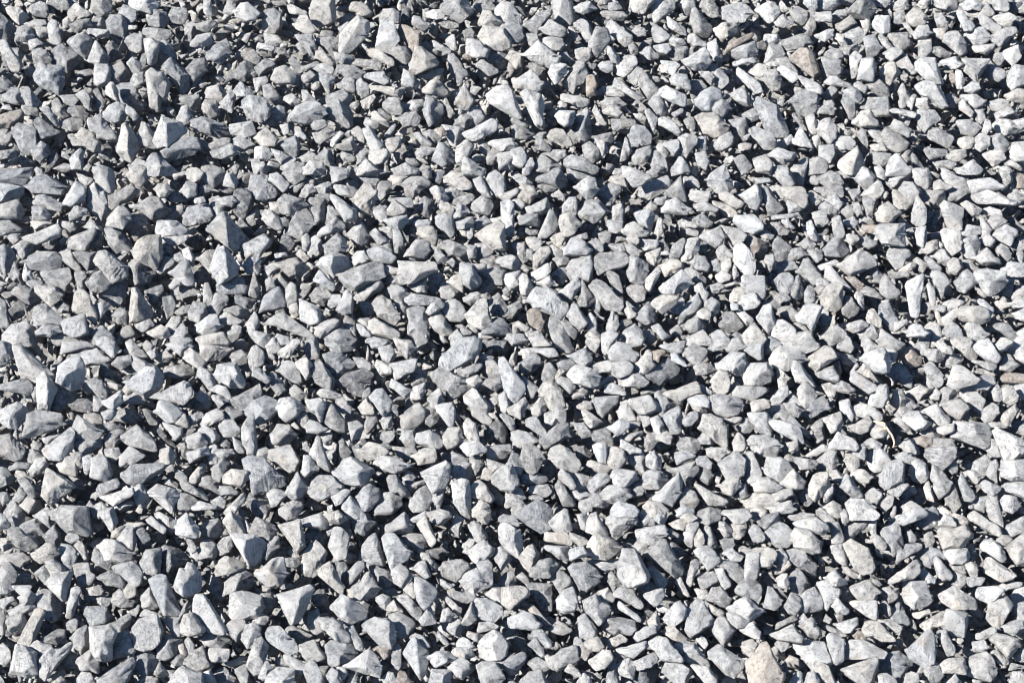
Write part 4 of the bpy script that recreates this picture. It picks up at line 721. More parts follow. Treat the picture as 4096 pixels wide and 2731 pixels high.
g404,182 8,-5 10,0 9,6 -9,6 -9,8 -7,-3
l72,637 6,-8 9,-4 3,9 -1,12 -6,5 -8,-5
b732,155 9,-4 7,7 8,14 -13,3 -9,-12
l568,314 4,-10 5,1 7,7 4,10 -8,7 -8,-4
l922,365 3,-3 9,2 7,8 2,9 -2,6 -5,1 -6,-7 -5,-8
w120,467 1,-11 9,-10 7,3 7,7 -1,6 -12,2 -8,1
b727,120 18,-2 3,9 -2,13 -5,0 -8,-7
l355,297 8,-12 6,-2 8,-5 5,9 -6,7 -12,7 -6,-1
w851,407 11,-4 12,3 4,8 5,5 -10,1 -11,-4 -9,-2
l679,318 3,-10 7,-8 8,-6 4,8 -5,10 -10,8 -6,3
w981,545 5,-5 6,0 9,6 5,11 3,9 -9,-5 -9,-7 -7,-4
c877,215 3,-8 8,-5 6,5 6,5 -5,8 -5,4 -8,-2 -4,-2
g308,199 6,-1 11,1 1,14 -2,7 -9,2 -5,-10
l791,169 12,-10 5,1 0,9 -1,7 -4,9 -7,-1 -4,-7
w904,416 6,-4 9,-1 8,7 3,5 -5,5 -9,2 -9,-7
w923,411 8,-5 6,-2 8,9 5,7 -3,4 -10,0 -8,-5
g919,197 5,-7 19,1 2,9 -5,7 -5,1 -7,-5 -6,-3
l-8,556 21,-5 9,1 6,5 -4,7 -5,4 -8,-4 -19,-4
w849,375 6,-4 7,3 6,5 7,5 3,7 -10,2 -10,-6 -7,-6
l368,251 6,-4 8,0 9,5 3,7 -3,5 -9,0 -11,-5
l297,520 9,-5 13,-2 6,2 2,11 -3,3 -9,-2 -12,-1;320,514 -1,13
l5,511 6,-10 5,1 6,7 2,12 -4,5 -9,-2 -6,-10
g701,599 8,-5 3,-6 9,-1 7,8 2,7 -5,7 -9,-7
b888,615 5,-8 6,-6 5,5 4,9 2,7 -3,3 -8,-2 -8,-3
w69,190 6,-8 7,3 3,5 -1,10 -11,6 -9,-3;81,184 -4,20
g780,45 3,-5 18,-6 8,3 0,7 -8,5 -13,1
l961,241 4,-3 11,-2 4,7 -2,9 -4,7 -8,-3 -5,-7
l918,110 7,-1 9,2 5,8 -8,9 -6,4 -6,-8
c606,455 3,-8 8,0 6,3 3,10 -6,7 -8,0 -5,-5
g318,38 14,-1 8,3 0,9 -5,9 -7,-4 -10,-10
w741,194 5,-5 9,-4 5,3 1,11 -4,10 -8,-3 -6,-8
b-3,249 7,-4 7,4 4,8 -3,7 -4,11 -5,-2 -6,-15;4,245 3,30
b112,9 8,-5 11,4 13,4 -1,5 -15,5 -10,-7
l853,171 6,-5 9,3 7,8 -2,7 -7,6 -5,-6 -6,-5
g648,158 4,-7 7,0 7,9 2,9 -5,6 -9,-4 -5,-8
g384,492 5,-16 7,-1 9,11 5,10 -6,6 -3,-10
w-7,183 20,3 9,1 -2,10 -9,4 -16,3 -2,0
l931,274 6,-3 8,4 4,8 -5,9 -4,8 -3,-3 -5,-11
b488,51 10,-2 10,3 4,5 -3,7 -8,4 -12,-6
l347,235 8,-9 7,-3 4,8 3,5 -2,7 -6,3 -5,-1 -6,-5;362,223 -5,22
c107,225 4,-11 7,-7 5,0 7,7 -5,8 -2,6 -8,-1
l144,40 8,-1 7,5 0,10 -4,11 -7,-2 -4,-11
g929,138 1,-7 8,-3 7,5 9,5 -1,8 -5,2 -12,-4
b20,527 5,-5 14,-5 6,8 0,9 -10,2 -9,-3
l171,337 9,-8 3,-6 6,7 4,12 -8,4 -14,-1
l401,533 12,0 9,1 3,7 -1,7 -5,4 -6,-3 -9,-7
g209,304 6,-10 9,-1 5,5 -4,8 -8,11 -9,-5
g87,284 7,-11 7,-2 9,11 -3,7 -11,4
b669,470 12,-7 13,-2 4,7 0,6 -9,5 -10,-5
w302,401 6,-2 13,-1 4,6 -1,12 -3,9 -5,-11 -9,-5
l430,319 9,-9 5,7 6,8 3,7 -10,3 -8,-5
g721,318 3,-5 8,-1 8,7 3,7 -7,5 -9,0 -7,-6
w754,484 4,-8 11,0 9,7 3,4 -5,4 -8,1 1,0 -13,-1
w1006,348 6,-8 7,-4 10,4 0,25 -15,-7 -5,-6
c225,474 7,-5 8,0 7,2 -1,9 -5,6 -8,0 -9,-4
c300,645 5,-2 9,-3 5,9 5,7 -3,4 -13,0 -5,-5
c561,216 8,-3 5,2 6,8 -5,9 -6,4 -6,-2 -3,-9
w618,649 8,-6 12,-3 7,0 2,5 -5,7 -8,5 -9,-2
g845,534 1,-10 5,-3 15,-4 2,5 -6,7 -9,9 -9,3
c519,556 9,-10 5,-1 6,9 -3,8 -5,9 -7,-5
l731,52 7,-7 16,-4 3,10 -3,6 -16,2 -6,-3
t899,350 4,-3 9,1 6,5 4,8 -3,4 -9,2 -6,-4
c216,571 4,-11 6,-4 9,5 9,2 -4,7 -11,2 -11,3
w435,406 6,-3 11,0 3,8 -1,13 -4,3 -5,-4 -5,-9
w611,508 6,-7 15,3 4,3 0,9 -24,0
c544,132 7,-5 12,3 8,8 3,7 -6,1 -11,-6 -11,-2
c782,187 19,0 4,3 2,11 -2,7 -7,-6 -11,-4
c651,302 11,-7 11,-1 6,2 -5,9 -11,8 -7,-5
w859,65 3,-6 11,0 2,6 -2,16 -6,0 -9,-2
w405,256 5,-8 6,-8 7,0 6,4 0,6 -5,8 -12,0;416,240 -4,17
g535,164 7,-10 10,6 8,6 1,3 -10,4 -15,-2
c33,553 6,-6 8,-5 9,5 2,5 -6,7 -11,3 -6,-4
g686,350 6,-6 8,1 7,4 -2,8 -8,7 -6,-2 -5,-4
c418,524 4,-5 5,-3 4,7 5,11 2,10 -1,4 -7,-3 -6,-11;428,516 9,31
l204,634 6,-3 14,2 4,7 -7,7 -12,0 -5,-5
w847,601 14,-1 15,0 1,18 -4,1 -9,-7 -10,-6
w198,324 11,-9 8,0 3,10 -3,6 -12,4 -7,-4
w205,650 3,-3 15,1 11,2 0,6 -9,5 -14,-1
l798,389 7,-7 7,4 4,8 -1,8 -9,5 -6,-5;806,383 -2,23
w199,424 8,-11 16,-7 2,4 -4,10 -12,7 -8,1
g74,253 8,-3 14,2 2,5 -3,12 -8,0 -6,-6
w615,70 4,-9 7,-5 9,1 2,5 -4,9 -9,5 -6,-2
w102,497 13,-6 16,-4 2,7 -7,6 -11,5 -6,-3
c200,336 7,-1 15,-3 6,10 -2,4 -25,0
l965,327 4,-5 10,3 7,8 -2,8 -13,2 -5,-7
l133,362 2,-7 8,0 6,2 7,6 4,6 -8,0 -13,3 -5,-5
l304,669 6,-8 5,0 5,7 4,10 -2,16 -9,1
l1010,71 4,-6 15,3 0,14 -17,7 -4,-6
c712,379 7,-9 9,3 2,9 -2,8 -6,5 -9,-7
g478,271 11,-2 9,-3 8,5 -2,13 -8,0 -9,-7
l770,154 9,-6 19,7 0,7 -10,-2 -5,8 -10,-8
l722,510 12,-3 13,1 3,8 -5,5 -10,2 -8,-6
g201,528 5,-7 12,-2 4,8 -1,7 -8,4 -8,-1;213,521 -5,16
l182,484 3,-4 9,2 11,7 6,8 -1,4 -7,-2 -11,-5 -8,-5
d928,212 14,-1 1,10 -2,11 -13,1
g806,424 9,-6 7,1 2,13 0,5 -7,7 -5,0 -3,-7 6,-6
w622,169 9,-2 11,5 5,2 3,4 -8,6 -9,2 -4,-6
w296,363 7,-5 11,-1 3,3 -7,9 2,10 5,6 -7,0 -6,-9
w910,470 3,-8 5,-3 8,5 3,12 -7,6 -9,-3
g480,360 13,0 8,6 0,8 -7,5 -10,-4
l1003,528 11,-8 16,-8 0,16 -16,7 -6,4 -5,-5
g276,369 7,-7 9,-1 5,6 4,15 -9,-1 -9,-7
w818,133 2,-10 5,-4 5,0 6,8 0,10 -6,6 -8,-6
w395,598 8,-3 5,0 8,8 7,8 0,6 -6,3 -5,-5 -5,-6 -5,-7
g328,96 6,-3 9,-3 11,10 -2,9 -18,-7 -5,5
l770,170 11,-4 7,2 6,14 -2,5 -8,-1 -7,-7
g666,192 6,-7 9,-9 2,10 3,15 -7,-1 -13,-3
w343,504 8,-8 11,12 5,9 -20,0
d488,428 6,-6 6,0 6,6 -1,14 -8,2 -7,-8
b326,338 11,1 17,3 2,4 -6,5 -12,2 -6,-2
c224,520 4,-7 4,-3 2,4 8,6 0,9 2,5 -9,0 -6,-3
g111,419 6,-7 9,-4 10,5 3,7 -7,4 -12,-1
g888,34 8,-2 11,1 3,13 -7,4 -8,-2 -5,-7
l937,632 10,-1 4,7 4,10 -1,8 -6,1 -7,-10
l52,339 9,-7 5,4 21,3 0,6 -35,0
d773,246 5,-9 7,7 7,5 -2,8 -8,6 -6,-4
l955,283 9,-12 4,-1 7,6 1,7 -10,9 -7,-2
d187,68 7,-8 10,-1 2,12 -12,11 -6,-4
c272,79 4,-10 9,-3 8,6 2,4 -3,7 -12,1
l993,233 12,-8 12,6 -2,7 -5,7 -11,-6 -7,-3
d35,122 5,-4 8,7 11,8 -5,2 -13,4 -5,0
l456,96 8,-13 5,8 5,10 -6,8 -7,-1 -6,-5
w660,90 7,-4 8,3 12,7 0,6 -4,4 -10,-6 -11,-3
l698,575 7,-4 7,-1 6,7 0,7 -6,3 -8,3 -5,-7
l817,463 1,-4 10,-9 5,0 4,9 -3,9 -8,3 -7,-2
l935,171 6,-5 8,5 12,8 -2,7 -7,1 -12,-7
l800,625 7,-7 7,-3 2,10 8,7 -7,5 -9,0
l965,34 11,-6 7,0 6,8 -2,6 -12,4 -7,-5
w792,369 3,-8 7,4 5,8 5,8 3,5 -10,-1 -9,-4 -3,-5;795,361 19,24
c853,123 8,-11 9,-2 5,8 3,7 -4,2 -13,0
l325,245 7,-5 5,-6 7,5 1,12 -7,2 -11,3
c545,532 9,-1 12,1 5,7 -1,6 -13,-1 -11,-4
g111,68 10,-6 6,7 4,7 -7,7 -11,0
l773,282 6,-7 9,-2 5,5 0,9 -5,6 -10,-1
l879,343 3,-14 6,3 15,12 -3,4 -4,2 -16,-4
l429,675 3,-6 12,-1 7,2 0,10 -4,13 -20,0
c812,672 10,-9 7,4 5,8 6,18 -18,2 -4,-17
c33,289 8,-3 13,1 6,6 -1,9 -9,3 -6,-9
w994,124 5,-5 10,1 11,7 -4,6 -11,3 -8,-5
b12,293 4,-6 10,-1 13,12 -10,6 -10,-4
g102,442 7,-9 11,-5 6,3 -4,9 -7,7 -7,1 -5,-3
l688,337 7,-5 8,-2 7,6 5,9 -26,0
w94,341 11,-4 9,3 3,10 -5,7 -5,-2 -9,-7
g172,289 5,-3 11,0 15,2 -3,6 -12,2 -8,3 -9,-4
c634,367 6,-9 7,-8 5,1 0,10 3,4 -9,8 -9,-1
b520,363 5,-5 9,-5 6,5 0,5 -5,7 -8,4 -7,-4
w629,453 7,-1 9,1 2,9 -2,12 -10,-5 -5,-6
g353,62 5,-3 19,2 10,7 3,5 -11,-1 -16,-4 -10,-3
l199,550 4,-9 6,-2 8,6 2,8 -6,5 -13,0
l934,560 4,-4 4,3 5,7 5,8 -2,4 -11,3 -4,-8;938,556 7,24
g649,103 5,-7 8,0 4,9 2,9 -7,5 -6,-5 -4,-6
w913,169 6,-1 9,1 3,11 -3,8 -6,1 -6,-7
l957,121 9,-6 8,8 5,0 -2,10 -5,4 -10,-4
w634,215 6,-4 7,-1 7,4 -2,11 -3,9 -4,-7 -10,-5
c781,484 7,-8 5,-7 7,5 4,6 -1,7 -8,2 -8,-2
w559,293 7,-9 11,-7 3,9 -5,10 -4,5 -8,-2
w944,551 3,-2 19,-1 2,4 -1,8 -5,3 -10,0 -3,-5
l473,203 9,-7 8,0 3,10 -5,8 -11,-2 -5,-4
w235,12 6,-8 7,-1 8,6 2,5 -3,5 -8,2 -10,-4
b927,510 6,-3 4,2 1,13 -7,5 -6,1 -8,-5
w132,485 11,-1 5,8 1,8 -5,7 -8,-5 -3,-8
b200,484 4,-8 7,0 10,7 3,9 -7,3 -8,-3
w756,9 13,-7 9,6 0,7 -8,7 -2,0 -8,-6
c444,434 5,-6 11,0 2,11 -8,8 -6,1 -4,-6
c517,190 6,-5 9,2 5,7 -3,5 -7,8 -7,-7 -4,-5
g145,28 13,0 12,2 1,6 -8,5 -11,-1 -8,-5
l242,638 4,-13 8,-2 6,4 -1,8 -4,5 -7,7
c920,624 7,-6 12,-7 6,-2 -1,10 -3,7 -7,0 -7,5
g606,123 6,-4 12,-1 8,1 7,5 -13,4 -11,2 -7,-3
g772,311 6,-4 12,-1 7,5 -2,12 -6,-1 -10,-5
l96,65 12,0 3,7 -1,10 -11,4 -4,-4;108,65 -9,20
b768,587 5,1 8,11 0,7 -5,3 -12,-3 0,-10
c721,225 10,0 9,4 5,6 -4,8 -8,1 -6,-7
l487,446 7,-2 16,0 0,6 -5,7 -15,2
d151,428 8,-1 11,10 7,10 -3,4 -11,-5 -7,-7
l436,217 6,-3 10,1 2,17 -3,5 -7,-5 -7,-7
w78,658 5,-4 7,-4 3,7 5,4 0,12 -8,-4 -9,0
g440,243 9,-3 11,3 6,3 0,7 -6,3 -10,-1 -6,-6
w460,448 5,-6 15,-2 6,6 -2,6 -15,3 -8,-4
g944,497 4,-10 7,0 5,9 1,8 -7,8 -5,-5
d145,292 11,-6 6,-1 2,11 -5,12 -8,-2 -2,-10
b565,168 12,0 18,2 0,4 -8,3 -10,6 -8,-6
l966,467 9,-8 10,-4 4,4 -1,11 -4,5 -9,-4
d312,596 5,-6 7,0 4,9 4,14 -10,-3 -8,-7
l990,137 10,-3 8,9 -2,8 -7,4 -9,-5
w38,196 7,-1 9,4 9,5 -3,7 -10,-2 -14,-3
l7,619 8,-6 7,1 4,8 -2,5 -9,7 -6,-5
w319,233 7,-8 9,-8 7,4 3,4 -5,6 -12,5 -7,1;335,217 -5,16
g488,304 5,-7 6,-3 6,8 3,6 -6,7 -8,-1 -5,-5
g577,297 3,-15 4,0 5,11 6,7 -7,6 -10,0;584,283 1,21
w467,40 5,-1 8,3 7,8 -1,7 -12,0 -7,-4
w463,161 3,-5 7,5 9,7 2,7 -21,0
c880,72 8,-9 6,0 5,9 -4,7 -6,6 -7,-4
g524,25 8,-6 7,-7 8,-1 3,4 -8,9 -5,9 -8,-5
c590,660 5,-6 8,-4 7,1 2,7 -7,9 -8,2 -4,-3
t-7,118 26,-9 3,5 -2,6 -11,7 -16,0
g25,10 8,-6 6,-2 7,2 3,9 -4,4 -12,0 -8,-3
w443,125 9,0 10,3 0,10 -6,9 -6,-4;452,125 4,21
l1005,483 9,-3 15,1 0,18 -15,-3 -8,-5
b451,472 5,-7 12,-4 6,9 -2,7 -12,2 -7,-4
g593,433 15,-6 4,11 2,7 -7,2 -13,-7
c130,171 7,-5 10,2 0,11 -7,7 -8,-4 -4,-6
g176,502 4,-9 8,1 9,6 -3,7 -8,4 -7,-1
w364,131 6,-5 7,7 6,12 -3,4 -9,2 -2,-7;370,127 9,22
w131,-4 24,0 1,12 -6,6 -8,-2 -11,-5
w614,605 4,-6 8,4 11,8 5,7 -3,3 -10,-3 -10,-7
b158,46 5,-5 8,4 4,9 -3,8 -9,0 -5,-8
g925,445 9,-7 11,-1 10,2 1,6 -9,4 -13,-1
d485,343 10,-4 11,1 3,8 -4,9 -6,-3 -11,-6
g922,147 6,-1 14,0 9,4 -6,5 -16,4 -6,-4
b267,112 11,-6 6,2 1,12 -10,5 -7,-2
d135,532 8,-4 6,4 3,8 -4,9 -8,1 -3,-6
l428,625 5,-2 8,6 9,10 5,10 -6,0 -10,-9 -8,-8
g551,576 8,-6 10,6 2,8 -10,9 -5,-6
g93,-4 16,-1 2,15 -4,5 -7,2 -4,-2 -3,-5
c58,464 7,-8 7,0 4,7 0,13 -7,-2 -8,-3
c715,29 8,-6 13,1 1,10 -13,4 -7,-1 -1,-4
g100,575 10,-5 8,1 6,11 -2,5 -9,-2 -6,-1
l635,317 7,-10 6,-5 6,7 0,12 -7,3
l2,566 7,-4 7,11 -1,8 -6,3 -14,-2
g683,269 10,-1 10,5 7,8 1,5 -5,0 -11,-5 -9,-5
l89,61 5,-8 2,-12 7,7 5,9 -1,7 -8,1 -9,-3
l226,625 6,-5 13,-1 2,4 -7,11 -3,6 -8,-7
d231,76 13,-15 8,3 2,7 -8,10 -8,-2
c256,139 3,-6 8,-5 6,4 4,6 -2,8 -12,0
l569,355 6,-4 10,-3 5,5 1,8 -4,4 -7,0 -6,-4;585,348 2,17
b864,38 10,-2 7,12 -4,6 -9,4 -4,-9
t723,46 14,-10 13,-3 2,4 -11,9 -13,6 -5,2
g477,562 10,-3 5,5 2,10 -1,9 -4,2 -5,-11 -5,-5
d97,370 4,-6 12,1 7,11 -3,5 -10,-2 -9,-5
l700,236 8,-4 11,-5 5,9 -3,8 -5,3 -8,-6
g808,160 10,-3 8,4 0,11 -18,2
b983,68 6,-5 15,8 0,6 -6,4 -17,-6
l822,58 18,3 1,11 -5,5 -8,-1 -4,-11
l542,28 8,-8 4,1 10,6 1,7 -4,3 -10,-2 -7,-2
g864,85 7,-4 7,-2 8,7 3,10 -6,2 -10,-5
c480,20 4,-9 7,1 10,10 -4,7 -9,-2 -9,-3
l1004,269 5,-7 21,2 0,12 -17,2 -7,-4
c223,512 6,-10 7,-7 7,-3 2,6 -4,8 -7,9 -8,1
w636,519 4,-6 5,-6 5,4 5,8 0,6 -11,1 -9,-1
c414,456 10,-8 11,0 0,13 -16,3
l699,449 9,-4 11,-1 8,2 -3,9 -6,6 -8,-6
g640,77 6,-3 5,8 7,7 -1,8 -8,2 -5,-10 -5,-5
l659,345 8,-4 10,-2 8,1 -3,12 -9,1 -7,-3
l544,545 12,-1 12,2 2,5 -1,9 -10,-2 -10,-8
g881,282 5,-7 5,7 9,11 -4,4 -8,1 -7,-6
g671,460 4,-8 9,-3 11,1 0,7 -8,4 -13,4
l943,365 1,-8 10,-4 7,4 4,6 2,6 -13,-4 -5,7
w806,216 3,-3 6,8 2,8 4,9 0,6 -8,-3 -5,-5 -1,-11
g606,273 6,-3 6,3 3,10 3,13 -5,1 -8,-11
c824,418 8,-4 8,-2 2,8 -2,11 -9,1 -5,-7
l900,189 5,-7 8,1 7,8 -2,5 -6,5 -9,-5
w457,147 9,-7 7,6 1,8 -9,3 -5,11 -4,-9
l-4,341 14,3 4,5 0,6 -7,8 -11,4
w975,258 8,-8 4,-2 6,5 7,10 -8,2 -9,-1
l679,138 7,-4 11,3 1,3 -6,8 -5,9 -5,-5 -1,-7;686,139 -3,9
l513,406 6,-6 7,-4 3,4 -3,10 -5,8 -11,-5 -2,-4
c199,258 8,-7 10,0 -1,12 -5,10 -8,-7
l601,343 1,-9 9,-4 7,4 -3,7 -7,11 -5,3
c423,91 8,-10 6,-2 6,7 6,7 -4,3 -17,-2;436,79 -6,15
g210,588 3,-11 12,0 -2,13 5,7 -7,3
l840,485 5,-8 2,-4 7,9 4,7 5,6 -4,2 -7,-1 -8,-7
g679,439 9,-2 11,3 2,6 -6,7 -9,-4 -7,0
t1002,372 9,-1 19,3 0,9 -15,2 -11,-3
g680,498 6,-10 9,4 4,9 -5,6 -12,-1
l59,253 10,-5 6,9 6,12 -2,3 -7,-3 -10,-9
w155,514 5,-2 10,3 9,7 -3,7 -6,2 -8,-6
b430,275 9,-2 8,4 2,5 -9,4 -1,8 -9,-2
w826,266 5,0 8,8 6,8 6,7 -9,-3 -9,-2 -7,-6
l861,436 7,-1 10,4 7,5 6,5 -8,2 -12,-3 -8,-5
g286,629 7,-4 9,4 7,4 -1,7 -6,4 -5,-2 -7,-8
g332,184 9,0 13,3 5,4 -5,7 -11,-2 -9,-4
b1006,274 8,4 0,9 -4,9 -11,2 -7,-3 11,-8
b279,143 7,-4 9,-3 5,9 -3,10 -5,1 -8,-6
w738,305 5,-10 11,-2 6,9 -4,5 -13,3
l471,57 7,1 11,6 11,8 -3,6 -9,-3 -12,-10
l428,510 4,1 11,-4 7,2 0,8 -7,6 -5,1 -7,-5
g310,296 6,-8 8,-1 8,9 -8,9 -11,-4
w450,667 4,-6 7,-3 8,4 0,7 -6,9 -7,-3
l588,486 2,-6 10,-8 8,2 2,5 -8,7 -9,7
b306,534 4,-7 8,1 11,6 -1,6 -4,5 -9,-5 -8,-3
b522,474 12,-3 12,5 0,5 -9,4 -14,-2
l816,372 5,-3 12,-3 5,8 0,9 -10,-1 -9,-5
l498,155 11,-3 6,4 1,8 -4,5 -12,0
l308,614 10,-5 2,10 4,10 -8,4 -8,-7
g398,118 8,-5 10,-1 6,12 -8,3 -9,0
l754,159 12,-4 6,8 0,5 -2,6 -13,-3
w493,140 11,-3 7,1 4,7 0,5 -14,1 -8,-4
l526,420 10,-4 6,6 5,11 -2,5 -7,-3 -9,-8
l613,363 13,-3 7,6 -3,7 -11,4 -6,-3
l959,482 3,-9 6,9 7,14 -4,4 -7,-1 -4,-8;962,473 4,26
w574,25 8,-5 5,2 4,7 3,7 -5,10 -5,-7 -4,-9
l684,533 3,-8 6,-4 6,2 -2,10 -2,7 -3,6 -7,-5
w167,344 7,-2 11,-4 7,1 -3,10 -8,6 -6,-4
l296,36 16,-1 4,9 2,8 -3,8 -7,-11 -7,-7
b842,102 2,-7 6,0 5,8 0,11 -4,8 -7,-10
l505,504 3,-11 2,-5 11,1 3,7 -3,6 -13,5
b911,152 2,-1 11,12 4,11 -13,1 -4,-9;913,152 4,22
l817,187 11,-1 15,0 0,10 -7,2 -12,-2
w614,666 7,-2 8,-6 6,6 0,9 -2,5 -9,-4 -6,-1
w99,511 8,-1 6,-2 4,13 -2,5 -4,5 -4,-3 -4,-7;107,512 4,17
c394,338 8,1 9,2 4,7 -3,5 -5,5 -7,-6;408,341 -2,16
w691,664 8,0 10,3 7,11 -3,15 -9,-14
g337,65 17,1 8,5 -1,8 -12,-1 -9,-5
g769,70 7,1 5,8 -2,10 -7,1 -3,-5 -6,-6
l978,413 7,-6 7,-4 6,3 0,7 -6,8 -7,0
t587,77 3,-1 8,1 0,7 -3,6 3,8 -4,3 -7,-3 -1,-11
c349,12 4,-9 9,0 6,4 3,7 -3,7 -10,-5 -3,-4
w431,655 6,-4 11,0 6,4 -2,5 -9,3 -7,3 -5,-6
l189,313 5,-11 11,2 1,9 -6,9 -9,-3
g33,51 6,-2 7,2 4,10 -4,4 -10,4 -2,-7
l220,425 5,-5 8,0 7,10 -5,6 -10,0 -4,-5
g821,176 10,-5 8,4 4,8 -6,3 -11,0 -5,-4
b378,186 3,-4 9,0 5,3 -6,10 -10,8 -2,-6
c623,233 4,-8 7,-3 8,5 6,9 -3,1 -14,0
t528,312 5,-3 8,4 3,9 -2,8 -6,1 -7,-9
l249,354 5,-10 9,8 0,11 -10,6 -3,-3
g-6,220 15,0 8,5 3,8 -11,1 -15,3
g149,20 5,-10 12,3 1,10 -5,5 -12,-3;155,11 4,15
c310,131 8,2 11,-7 8,1 -3,8 -13,8 -8,-5
w263,214 3,-4 6,1 6,5 4,12 -6,1 -8,-4 -4,-5
l527,208 9,-7 10,-3 3,8 -4,7 -16,1;545,199 1,13
c907,15 7,-7 6,2 5,5 0,8 -11,3 -6,-4
l390,644 5,-4 6,9 0,15 -3,6 -7,-9
l992,36 13,-8 9,0 2,4 -8,8 -7,6 -8,-6
c68,13 6,-8 3,-1 10,6 4,4 -10,6 -8,1
l124,338 7,1 4,3 4,7 9,8 -10,0 -5,4 -5,-10
c644,506 5,-5 11,1 6,6 -2,8 -13,0
l769,46 11,0 4,8 -7,8 -12,0 1,-6
l315,332 6,-9 11,-4 6,1 -1,5 -8,8 -9,5
g223,407 6,-4 8,5 6,5 -10,7 -11,1
g784,105 5,0 8,7 8,9 4,10 -3,2 -8,-6 -6,-9
l185,352 6,-4 9,6 5,9 -5,6 -6,-4 -8,-5
w845,35 6,-7 7,-1 6,6 -2,8 -6,4 -10,-4
l307,339 7,-3 4,7 1,14 -11,1 -3,-8
w512,150 10,-2 4,7 0,7 -6,5 -10,-6 -2,-4
g384,103 5,-5 9,1 5,10 -2,6 -9,-1 -9,-7
l979,16 7,-1 11,7 5,7 -9,4 -9,-4
l522,679 7,-7 12,-2 6,8 5,13 -26,0
g655,394 5,-3 9,9 4,4 -6,7 -7,3 -3,-8
c663,632 5,-7 6,1 9,7 5,6 -10,3 -9,-4
l337,309 7,-15 2,-4 6,6 0,16 -9,1
b81,514 5,-1 7,4 10,6 -1,5 -7,3 -8,-3 -4,-7
l925,671 4,-8 8,0 6,12 -5,5 -10,1
b605,674 3,-10 9,-6 -2,8 3,9 4,18 -9,3 -7,-5
g842,306 3,-10 7,2 6,10 -1,5 -7,4 -7,-4
w643,594 12,-6 7,-1 2,6 -4,9 -5,3 -7,-5
l894,62 9,-8 4,2 4,6 5,6 2,6 -6,1 -8,-6
l494,557 3,-8 4,-2 7,6 2,6 -4,7 -5,4 -4,-5
w873,22 5,-6 11,1 0,16 -7,1 -9,-7;888,19 -1,13
l512,453 7,2 4,10 -3,9 -11,-3 -2,-7
g113,602 1,-8 6,-5 8,8 7,4 -3,5 -10,1
g807,16 2,-4 7,0 0,15 -4,8 -7,0 -2,-6
w302,476 2,-20 6,0 8,13 -5,4 -8,4;306,456 4,16
g208,88 7,-2 5,-1 6,10 -4,5 -4,2 -11,-5
g180,96 6,-2 12,1 2,11 -7,4 -10,-7
w837,623 9,-5 11,-1 0,7 -5,8 -7,0 -7,-5
l126,38 8,-4 8,1 1,15 -6,2 -7,-3
l785,606 3,-8 3,-5 9,5 1,8 -5,8 -7,-2
w88,382 7,-4 7,3 5,10 -1,9 -6,-2 -6,-8
w1011,152 2,-9 15,-1 0,19 -13,0 -4,-4
l729,94 15,-8 5,12 0,8 -9,-3 -7,-5
w392,570 8,-6 8,6 0,7 -7,8 -7,-4
l142,595 8,-8 5,7 3,11 -4,3 -11,-2
l708,349 11,-11 6,-2 5,5 -1,7 -10,4 -9,0
d335,559 4,-2 8,7 3,8 -4,8 1,7 -5,-3 -3,-13
l357,169 9,-9 5,3 9,8 -4,4 -19,0
l452,373 11,-6 16,-5 2,4 -8,9 -10,3
c534,255 6,-7 8,-1 2,5 -5,9 -7,8 -4,0
b192,402 8,-11 7,4 5,11 -3,3 -15,-2
w618,413 4,-10 5,-3 6,10 3,9 -10,1 -6,-2
l498,258 13,-3 6,3 3,8 -5,4 -3,0 -9,-4
l146,521 6,-5 8,6 9,9 3,2 -5,3 -7,-2 -9,-6
w519,274 7,0 6,9 3,7 -3,4 -11,-1
g583,146 7,-4 9,7 1,7 -7,6 -8,-6
l282,655 7,-1 8,5 8,5 -2,8 -7,1 -7,-9
g411,372 6,-3 8,2 2,10 -8,6 -6,-1
l870,424 6,-3 9,3 2,9 -4,5 -8,0 -5,-6
l633,662 10,-6 11,-4 3,6 -6,8 -12,3
l212,152 18,-8 7,3 -1,7 -12,4 -9,-1
g451,591 8,0 13,0 4,7 -9,4 -10,-1 -5,-3
w850,57 5,-5 8,6 -4,7 0,10 -7,3 -2,-9
l900,507 11,-6 12,7 1,6 -23,0
l831,546 5,-2 7,0 3,10 1,9 -4,1 -7,-5
g282,173 11,-2 6,-3 5,0 0,11 -9,5 -9,-5
c296,24 4,-7 7,-1 7,10 1,4 -6,4 -7,-2 -6,-4
c418,229 8,-3 7,1 4,11 -2,7 -8,-4 -7,-5
w1001,501 4,-6 11,2 4,8 -8,7 -9,-3
g625,290 7,-5 10,0 3,8 -1,6 -8,2 -6,-6
c572,472 8,2 8,2 3,5 -5,8 -9,0 -3,-6
g110,624 9,-6 9,-5 3,5 -4,9 -8,6
w270,174 6,-3 6,6 7,7 -1,6 -6,1 -7,-5 -5,-6
c720,485 10,-8 8,2 2,7 -8,9 -8,-3
g169,16 5,-8 12,1 1,8 -4,6 -12,-1
b261,594 10,-1 4,8 -4,11 -8,2
d419,204 5,-7 7,3 4,10 -5,7 -7,-2 -4,-5
c203,105 3,-5 10,2 3,8 0,5 -9,4 -6,-7;210,101 0,17
w549,73 3,-7 7,-2 7,1 -1,8 -5,8 -4,3 -5,-7
l880,584 8,0 5,4 5,-1 0,9 -5,3 -3,3 -8,-6
w198,374 2,-7 8,5 5,2 3,10 -7,5 -6,-6
l13,247 10,-6 9,2 0,9 -9,7 -8,-8
w163,617 8,2 10,-1 -1,17 -6,0 -8,-9
b772,270 12,-9 10,1 4,7 -4,2 -15,4
g998,363 5,-9 7,1 8,10 -8,6 -11,-2
c747,406 7,-6 8,-2 8,0 1,5 -3,4 -11,3 -7,3
d72,404 7,-5 8,0 7,5 -3,8 -9,0 -9,-3
